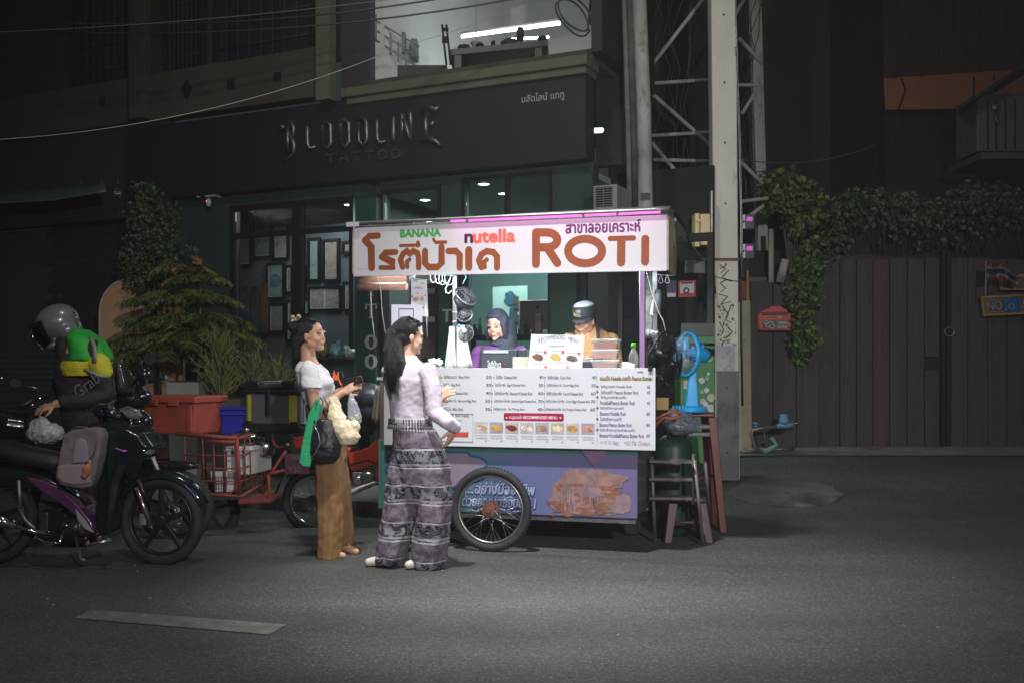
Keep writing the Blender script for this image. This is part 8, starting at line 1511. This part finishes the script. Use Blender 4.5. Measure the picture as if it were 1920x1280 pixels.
# second motorcycle with windshield behind
Y0 = 7.3; P = lambda px, py, dy=0: W(px, py, Y0+dy); m2 = thing('motorcycle', 'black motorcycle with a smoky windshield between rider and red crate', 'motorcycle', (P(250,0).x, Y0, 0))
mb = MB(); A = []   # raked, curved screen, seen three-quarter
for j in range(7):
    v = j/6
    for i in range(9): u = i/8-.5; A.append(P(226+13*v+u*(22+22*v), 671+64*v+14*abs(2*u)**2.5*(1-v), -.12+.22*u-.10*(1-(2*u)**2)))
mb.smooth = True; mb.add(A, [(j*9+i,j*9+i+1,(j+1)*9+i+1,(j+1)*9+i) for j in range(6) for i in range(8)]); mb.build('windshield', mat('smoky_screen', (.035,.032,.03), .1, var=.2, alpha=.82, coat=.5), m2, solid=.003)
def blobm(name, parts, m, parent, vox=.009, sm=4):
    mb = MB()
    for q in parts:
        if q[0] == 'e': mb.ell(P(q[1],q[2],q[3]), q[4])
        else: cap(mb, P(*q[1]), q[2], P(*q[3]), q[4])
    return remesh(mb, name, m, parent, vox, sm)
blobm('headset', [('e',250,745,0,(.13,.14,.09)),('e',235,770,0,(.14,.13,.08)),('e',262,790,0,(.10,.11,.08)),('c',(230,780,0),.10,(215,850,0),.12),('c',(215,850,0),.12,(150,890,0),.12)], GBK, m2)
blobm('fuel_tank', [('e',175,800,0,(.2,.14,.11)),('e',120,815,0,(.2,.13,.07))], GBK, m2)
mb = MB(); mb.prism([P(a,b,-.16) for a,b in ((222,766),(236,760),(256,768),(266,780),(258,786),(238,782))], (0,.04,0)); mb.build('headlight', LENS, m2, bevel=.006); blobm('indicator_pod', [('e',270,702,-.15,(.055,.05,.065)),('e',262,715,-.1,(.05,.05,.04))], GBK, m2)
mb = MB(); mb.tube([P(262,716,-.15),P(285,714,-.25),P(312,707,-.33)], .013, n=8); mb.tube([P(250,720,.05),P(262,716,-.15)], .016); mb.build('handlebar', BLK, m2); mb = MB(); mb.tube([P(286,715,-.26),P(297,712,-.29)], .006); mb.box(tuple(P(272,717,-.25)),tuple(P(281,709,-.22))); mb.build('brake_lever', CHROME, m2)
mirror(m2, P(281,672,-.2), [P(264,698,-.12),P(262,682,-.15),P(270,674,-.19)], .043, (.1,-1,.1), mat('dim_mirror', (.05,.05,.06), .1, metal=.5)); mb = MB(); mb.prism([P(256,700,-.05),P(262,676,-.05),P(266,684,-.05),P(266,702,-.05)], (0,.02,0)); mb.build('mirror_stalk', BLK, m2)
mb = MB(); mb.prism([P(a,b,-.14) for a,b in ((223,730),(238,727),(241,738),(226,740))], (0,.02,0)); mb.build('blue_gauge', mat('blue_gauge', (.01,.12,.45), .15), m2, bevel=.004); mb = MB(); mb.tube([P(209,702,-.17),P(210,725,-.17),P(216,745,-.17)], .004); mb.tube([P(240,690,-.18),P(246,700,-.18),P(250,712,-.18)], .005); mb.tube([P(244,783,-.18),P(248,805,-.18)], .006)
for a, b in ((252,710),(252,722),(246,748),(216,749)): mb.ell(P(a,b,-.19), (.009,.009,.009), nu=8, nv=6)
mb.build('chrome_bolt', CHROME, m2); cast_wheel(P(330,950,.1), .28, (0,-1,0), m2, disc=False); blobm('front_fender', [('e',325,872,.1,(.2,.06,.04))], GBK, m2)
mb = MB(); mb.tube([P(262,800,-.02),P(320,940,-.02)], .02); mb.tube([P(262,800,.18),P(320,940,.18)], .02); mb.build('fork_leg', IRON, m2)
# handlebar of a third bike at the left
Y0 = 7.0; P = lambda px, py, dy=0: W(px, py, Y0+dy); m3 = thing('motorcycle', 'motorcycle at the left edge showing its grip, lever and oval mirror', 'motorcycle', (P(20,0).x, Y0+.5, 0)); mb = MB(); mb.tube([P(32,763,-.05),P(60,752,0),P(80,745,.1),P(95,745,.3)], [.02,.019,.014,.014], n=8); mb.build('grip', BLK, m3); mb = MB(); mb.tube([P(52,763,-.07),P(64,757,-.07)], .006); mb.ell(P(75,746,-.02), (.014,.014,.014)); mb.build('brake_lever', CHROME, m3)
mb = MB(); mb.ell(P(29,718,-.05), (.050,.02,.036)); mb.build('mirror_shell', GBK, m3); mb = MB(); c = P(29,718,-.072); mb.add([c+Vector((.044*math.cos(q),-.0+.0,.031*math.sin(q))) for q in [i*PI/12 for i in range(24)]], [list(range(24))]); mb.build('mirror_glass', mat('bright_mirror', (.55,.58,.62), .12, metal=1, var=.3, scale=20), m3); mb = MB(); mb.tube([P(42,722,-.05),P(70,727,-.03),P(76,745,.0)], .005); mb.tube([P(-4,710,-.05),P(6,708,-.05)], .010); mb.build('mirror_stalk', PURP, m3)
mb = MB(); cap(mb, P(-40,790,.3), .12, P(40,800,.4), .10); cap(mb, P(-60,760,.3), .08, P(-10,790,.3), .1); remesh(mb, 'fuel_tank', GBK, m3, .01, 3); cast_wheel(P(120,950,.6), .28, (0,-1,0), m3, disc=False); cast_wheel(P(-90,950,.5), .28, (0,-1,0), m3, disc=False)
# red crate with lid, blue bin, cage sidecar and its contents
Y0 = 7.75; P = lambda px, py, dy=0: W(px, py, Y0+dy)
t = thing('lidded_crate', 'dull red plastic crate with a clip-on lid left of the sidecar cage', 'crate', P(345,812)); RC_ = mat('dull_red_crate', (.33,.065,.040), .5, var=.15, scale=5, bump=.1)
a, b = P(284,812), P(378,812); hx = .02
def qbox(mb, xs0, xs1, z0, z1, y0, y1, tp=0): mb.hexa([(xs0+tp,y0+tp,z0),(xs1-tp,y0+tp,z0),(xs1-tp,y1-tp,z0),(xs0+tp,y1-tp,z0),(xs0,y0,z1),(xs1,y0,z1),(xs1,y1,z1),(xs0,y1,z1)])
rotc = Matrix.Rotation(math.radians(-20), 4, 'Z'); cc_ = P(345,780,.25)
def rb(mb, x0, x1, y0, y1, z0, z1, tp=0): mb.hexa([cc_+rotc@Vector(q) for q in ((x0+tp,y0+tp,z0),(x1-tp,y0+tp,z0),(x1-tp,y1-tp,z0),(x0+tp,y1-tp,z0),(x0,y0,z1),(x1,y0,z1),(x1,y1,z1),(x0,y1,z1))])
zc_ = cc_.z; zt_ = P(0,755,.1).z-zc_; zb_ = P(0,815,.0).z-zc_
mb = MB(); rb(mb, -.25,.25,-.19,.19,zb_,zt_,.025); mb.build('bin', RC_, t, bevel=.015, seg=2); mb = MB(); rb(mb, -.272,.272,-.212,.212,zt_+.002,zt_+.058); mb.build('lid', RC_, t, bevel=.012, seg=2); mb = MB(); rb(mb, .02,.12,-.225,-.213,zt_-.02,zt_+.03); rb(mb, -.18,-.08,-.225,-.213,zt_-.02,zt_+.03); mb.build('clip', RC_, t, bevel=.004)
for x in (-.2, .2): mb = MB(); rb(mb, x-.02,x+.02,-.196,-.165,zb_+.02,zt_-.005); mb.build('rib', RC_, t, bevel=.004)
mb = MB(); mb.hexa([P(416,815,.3),P(468,815,.3),P(468,815,.7),P(416,815,.7),P(414,762,.3),P(470,762,.3),P(470,762,.7),P(414,762,.7)]); t = thing('blue_bin', 'royal blue plastic bin between red crate and black top box', 'bin', P(442,815,.4)); BB = mat('royal_blue', (.012,.02,.32), .4, var=.1); mb.build('bin', BB, t, bevel=.01); mb = MB()
for py in (768, 778): mb.hexa([P(412,py,.27),P(470,py,.27),P(470,py,.3),P(412,py,.3),P(412,py-5,.27),P(470,py-5,.27),P(470,py-5,.3),P(412,py-5,.3)])
mb.build('rim', BB, t, bevel=.004)
cage = thing('sidecar', 'rusty red sidecar cage of welded bars beside the red motorcycle', 'sidecar', (P(430,0).x, Y0, 0)); RR = mat('rusty_red_paint', (.20,.032,.020), .6, var=.3, scale=14, dirt=((.07,.035,.025), 16, .55))
def cb(name, pts, r=.011): mb = MB(); mb.tube([P(*q) for q in pts], r, n=6); return mb.build(name, RR, cage)
F0 = [(342,815,-.1),(446,820,-.1),(452,930,-.1),(350,925,-.1)]; 
cb('top_rail', [(330,812,-.1),(446,821,-.1)], .016); cb('top_rail', [(446,821,-.1),(494,808,.35)], .014); cb('top_rail', [(388,827,-.12),(440,828,-.12)], .014); cb('bottom_rail', [(345,922,-.1),(452,930,-.1),(494,905,.35)], .014); cb('bottom_rail', [(352,924,-.1),(430,925,-.1),(444,915,-.1),(450,885,-.1)], .010)
for px in (346, 380, 400, 420, 440): cb('cage_bar', [(px,818,-.1),(px+3,925,-.1)], .007)
for px, dy, y0, y1 in ((458,.0,818,925),(468,.1,815,918),(476,.2,813,912),(488,.3,809,907)): cb('cage_bar', [(px,y0,dy),(px+3,y1,dy)], .007)
for py in (852, 876, 900): cb('cage_bar', [(345,py,-.1),(448,py+2,-.1),(494,py-12,.35)], .007)
cb('cage_post', [(444,820,-.1),(450,925,-.1)], .016); cb('cage_post', [(494,808,.35),(497,906,.35)], .012); cb('hoop', [(510,812,.2),(513,830,.15),(520,838,.1),(532,838,.0),(540,832,-.05)], .013); cb('strut', [(536,845,-.1),(512,880,-.1),(492,925,-.1)], .014); cb('strut', [(503,888,-.15),(506,945,-.15)], .013); cb('strut', [(504,888,-.15),(540,880,-.1)], .016)
mb = MB(); mb.hexa([P(446,945,-.25),P(508,942,-.25),P(534,928,.25),P(462,932,.25),P(446,937,-.25),P(508,935,-.25),P(534,921,.25),P(462,925,.25)]); mb.build('step_plate', RR, cage, bevel=.006)
mb = MB(); mb.hexa([P(340,936,-.1),P(460,936,-.1),P(500,920,.5),P(380,920,.5),P(340,929,-.1),P(460,929,-.1),P(500,913,.5),P(380,913,.5)]); mb.build('cage_floor', mat('dark_mesh_floor', (.03,.03,.03), .8), cage); mb = MB()
for i in range(8): mb.tube([P(362+i*4,936,-.1),P(360+i*4,955,-.05),P(368+i*4,962,.05)], .0025, n=3)
mb.build('hanging_wires', IRON, cage); spoke_c = P(392,958,.25)
cast_wheel(spoke_c, .25, (0,-1,0), cage, disc=False)
t = thing('foam_box', 'white foam cool box inside the sidecar cage', 'box', P(460,895,.2)); WF = mat('grubby_white_foam', (.48,.48,.46), .7, var=.12, scale=5, dirt=((.22,.21,.19), 5, .6)); mb = MB(); mb.hexa([P(424,890,.1),P(470,890,.1),P(510,880,.45),P(466,880,.45),P(424,838,.1),P(470,838,.1),P(510,832,.45),P(466,832,.45)]); mb.build('box_wall', WF, t, bevel=.012, seg=2); mb = MB(); mb.hexa([P(422,845,.08),P(472,845,.08),P(512,838,.47),P(464,838,.47),P(422,836,.08),P(472,836,.08),P(512,829,.47),P(464,829,.47)]); mb.build('lid', WF, t, bevel=.008)
t = thing('slotted_basket', 'white slotted plastic basket low in the sidecar cage', 'basket', P(420,920,.1)); mb = MB(); mb.hexa([P(400,922,.0),P(446,922,.0),P(450,920,.3),P(404,920,.3),P(393,882,.0),P(450,882,.0),P(452,882,.3),P(396,882,.3)]); mb.build('basket_wall', WF, t, bevel=.01); mb = MB()
for i in range(5):
    for j in range(5): mb.prism([P(427+i*2.6,885+j*2.6,-.012),P(428.6+i*2.6,885+j*2.6,-.012),P(428.6+i*2.6,886.6+j*2.6,-.012),P(427+i*2.6,886.6+j*2.6,-.012)], (0,.002,0))
for i in range(6): mb.prism([P(399+i*5,892,-.004),P(400.5+i*5,892,-.004),P(402+i*4.6,918,-.004),P(400.6+i*4.6,918,-.004)], (0,.002,0))
tag(mb.build('slots', BLK, t), kind='stuff')
t = thing('pot_lid', 'shiny dented steel pot lid on top of the foam box', 'pot lid', P(462,815,.15)); mb = MB(); mb.lathe(P(462,817,.2), (0,0,1), [(-.012,.12),(0,.125),(.012,.12),(.035,.09),(.05,.045),(.055,.03)], n=28); mb.build('dome', STEEL, t); mb = MB(); mb.lathe(P(462,817,.2)+Vector((0,0,.05)), (0,0,1), [(0,.035),(.012,.04),(.018,.03)], n=18); mb.build('knob', STEEL, t)
mb = MB(); mb.lathe(P(498,838,.3), (0,0,1), [(-.06,.07),(0,.08),(.06,.08)], n=20); tag(mb.build('steel_pot', STEEL), 'steel pot behind the foam box in the cage', 'pot')
# red motorcycle with top box
Y0 = 7.9; P = lambda px, py, dy=0: W(px, py, Y0+dy); rm = thing('motorcycle', 'red motorcycle with black seat and chrome engine between the two women', 'motorcycle', (P(640,0).x, Y0, 0))
ax_ = Vector((-.15,-1,0)).normalized(); wc = P(590,938); R_ = .27
wh = group_part('wheel', rm); mb = MB(); mb.torus(wc, ax_, R_-.034, .034, n=56, m=10); mb.build('tyre', RUB, wh); mb = MB(); mb.torus(wc, ax_, R_-.075, .012, n=50, m=8, sx=1.5); mb.cyl(wc-ax_*.06, wc+ax_*.06, .05, n=18); mb.build('rim', CHROME, wh); mb = MB(); Q = ax_.to_track_quat('Z','Y')
for i in range(36): th_ = 2*PI*i/36; o_ = .5*(1 if i % 2 else -1); mb.tube([wc+Q@Vector((math.cos(th_+o_)*.05,math.sin(th_+o_)*.05,.03*(1 if i%4<2 else -1))), wc+Q@Vector((math.cos(th_)*(R_-.075),math.sin(th_)*(R_-.075),0))], .0018, n=3)
mb.build('spokes', CHROME, wh)
mb = MB(); A = []
for i in range(12):
    a = math.radians(60+130*i/11)
    for j in range(4): v = j/3-.5; A.append(wc+Vector((.31*math.cos(a),v*.12,.31*math.sin(a))))
mb.smooth = True; mb.add(A, [(i*4+j,i*4+j+1,(i+1)*4+j+1,(i+1)*4+j) for i in range(11) for j in range(3)]); mb.build('rear_fender', GBK, rm, solid=.006)
part_prism('tail_panel', [(545,815),(600,822),(660,840),(650,862),(600,850),(550,842)], P, -.10, .10, REDB, rm, .02)
part_prism('side_panel', [(650,850),(690,838),(715,815),(722,790),(730,815),(728,870),(712,905),(700,910),(706,870),(690,862),(655,872)], P, -.13, -.07, REDB, rm, .014)
part_prism('frame_tube', [(655,872),(700,862),(702,872),(660,884)], P, -.12, .1, REDB, rm, .01)
blobm('seat', [('c',(600,806,0),.07,(650,800,0),.10),('c',(650,800,0),.10,(690,800,0),.07)], SEATM, rm); blobm('black_cowl', [('e',688,745,0,(.16,.15,.12)),('e',690,770,0,(.13,.13,.12))], mat('dark_grey_cowl', (.045,.048,.055), .35, var=.2), rm)
mb = MB(); mb.lathe(P(690,895,-.14), (0,-1,0), [(0,.06),(.02,.062),(.05,.05),(.06,.03)], n=22); mb.lathe(P(672,900,-.12), (0,-1,0), [(0,.045),(.03,.045),(.05,.03)], n=18); mb.box(tuple(P(660,915,-.12)),tuple(P(700,880,.05))); mb.build('engine', mat('engine_alloy', (.40,.40,.40), .3, metal=.9, var=.2, scale=12), rm, bevel=.008); mb = MB(); mb.tube([P(600,935,-.2),P(650,925,-.2),P(700,905,-.18),P(715,905,-.15)], [.035,.03,.018,.014], n=12); mb.build('exhaust', IRON, rm)
mb = MB(); mb.torus(P(702,815,.25), (.9,-.4,.1), .17, .05, n=44, m=10)
for i in range(60): a = 2*PI*i/60; Q2 = Vector((.9,-.4,.1)).normalized().to_track_quat('Z','Y'); mb.tube([P(702,815,.25)+Q2@Vector((math.cos(a)*.222,math.sin(a)*.222,-.02)), P(702,815,.25)+Q2@Vector((math.cos(a+.06)*.222,math.sin(a+.06)*.222,.02))], .006, n=3)
mb.build('front_tyre', RUB, rm); mb = MB(); mb.tube([P(620,700,.1),P(632,706,.05),P(640,722,0)], .008); mb.prism([P(622,712,-.05),P(626,693,-.05),P(630,705,-.05),P(634,695,-.05),P(636,712,-.05)], (0,.01,0)); mb.build('orange_tag', mat('orange_tag', (.8,.14,.03)), rm); mb = MB(); mb.tube([P(612,700,.1),P(624,690,.05),P(640,696,0),P(648,720,0)], .006); mb.build('mirror_stalk', BLK, rm)
t = thing('number_plate', 'dim plate reading 930 under the top box of the red motorcycle', 'number plate', P(556,890,-.25)); mb = MB(); pb(mb, 534,850,580,888,Y0-.27,.006); mb.build('plate', mat('plum_plate', (.16,.075,.085), .5, var=.2), t, bevel=.002); mb = MB(); text_on(mb, lambda x, z, d: P(540,886,-.275)+Vector((x,0,z)), '930', 0, 0, 0, h=.05, w=.10, bold=.02); text_on(mb, lambda x, z, d: P(546,862,-.275)+Vector((x,0,z)), 'กท', 0, 0, 0, h=.035, w=.06, bold=.01); mb.build('plate_lettering', mat('plate_print', (.33,.20,.22)), t)
tb = thing('top_box', 'large black and aluminium top box with yellow stripes and steel lid plate', 'top box', P(525,802)); ALU = mat('grey_aluminium', (.16,.15,.165), .4, metal=.4, var=.12); cc_ = P(535,760,.12); rotc = Matrix.Rotation(math.radians(-22), 4, 'Z'); zt_ = P(0,737,.0).z-cc_.z; zb_ = P(0,801,-.05).z-cc_.z
mb = MB(); rb(mb, -.27,.27,-.17,.17,zb_+.02,zt_); mb.build('case', ALU, tb, bevel=.02, seg=2); mb = MB(); rb(mb, -.285,.285,-.185,.185,zt_+.001,zt_+.03); mb.build('rim', BLK, tb, bevel=.008); mb = MB(); rb(mb, -.265,.265,-.165,.165,zt_+.031,zt_+.075); mb.build('lid', mat('dark_lid', (.04,.04,.045), .4), tb, bevel=.02, seg=2)
for x0, x1 in ((-.235,-.205),(.155,.225)): mb = MB(); rb(mb, x0,x1,-.174,-.169,zb_+.03,zt_-.01); mb.build('yellow_stripe', mat('acid_yellow', (.42,.40,.01), .5), tb)
mb = MB(); rb(mb, .272,.276,-.15,.15,zb_+.03,zt_-.01); mb.build('side_plate', mat('pale_alu', (.30,.33,.38), .35, metal=.5), tb); mb = MB(); rb(mb, -.10,.08,-.150,.12,zt_+.0755,zt_+.082); mb.build('lid_plate', mat('brushed_plate', (.45,.44,.41), .4, metal=.6), tb)
for x in (-.20, .15): mb = MB(); rb(mb, x-.07,x+.07,-.178,.16,zt_+.05,zt_+.10); mb.build('corner_block', BLK, tb, bevel=.015, seg=2)
mb = MB(); rb(mb, -.06,-.02,-.19,-.172,zb_+.09,zt_+.03); mb.build('latch', BLK, tb, bevel=.004); mb = MB(); rb(mb, -.27,.27,-.176,.176,zb_-.03,zb_+.02); mb.build('base_tray', BLK, tb, bevel=.01)
for x in (-.24, .20): mb = MB(); rb(mb, x-.03,x+.05,-.19,-.15,zb_,zb_+.05); mb.build('foot_bracket', BLK, tb, bevel=.006)
mb = MB(); rb(mb, -.12,.12,-.12,.12,zb_-.05,zb_-.031); mb.tube([P(560,815,.1),P(600,830,.1)], .012); mb.build('rear_carrier', BLK, rm)
# khaki cloth with blue patch
curtain('draped_cloth', 'khaki cloth with a blue corner draped over the red motorcycle', (704,722,735), (696,790,735), 7.45, mat('khaki_cloth', (.33,.31,.22), .85, var=.15, scale=5, bump=.3), 'cloth', 3, .06)
mb = MB(); pb(mb, 713,750,726,772,7.36,.02); tag(mb.build('blue_packet', mat('bright_blue', (.02,.30,.70), .4), bevel=.006), 'bright blue packet poking out of the khaki cloth', 'packet')
# ================================================================== thin haze volume added to lift the blacks
mb = MB(); mb.box((-16, -7, -1), (16, 15.5, 9.2)); hz = mb.build('haze', None)
hm = bpy.data.materials.new('black_lift_haze'); hm.use_nodes = True; hn = hm.node_tree; hn.nodes.remove(hn.nodes['Principled BSDF']); hv = hn.nodes.new('ShaderNodeVolumePrincipled'); hv.inputs['Density'].default_value = .003; hv.inputs['Color'].default_value = (.95, .96, .96, 1); hn.links.new(hv.outputs[0], hn.nodes['Material Output'].inputs['Volume'])
hz.data.materials.clear(); hz.data.materials.append(hm); tag(hz, 'thin haze added over the street to lift its blacks', kind='stuff')
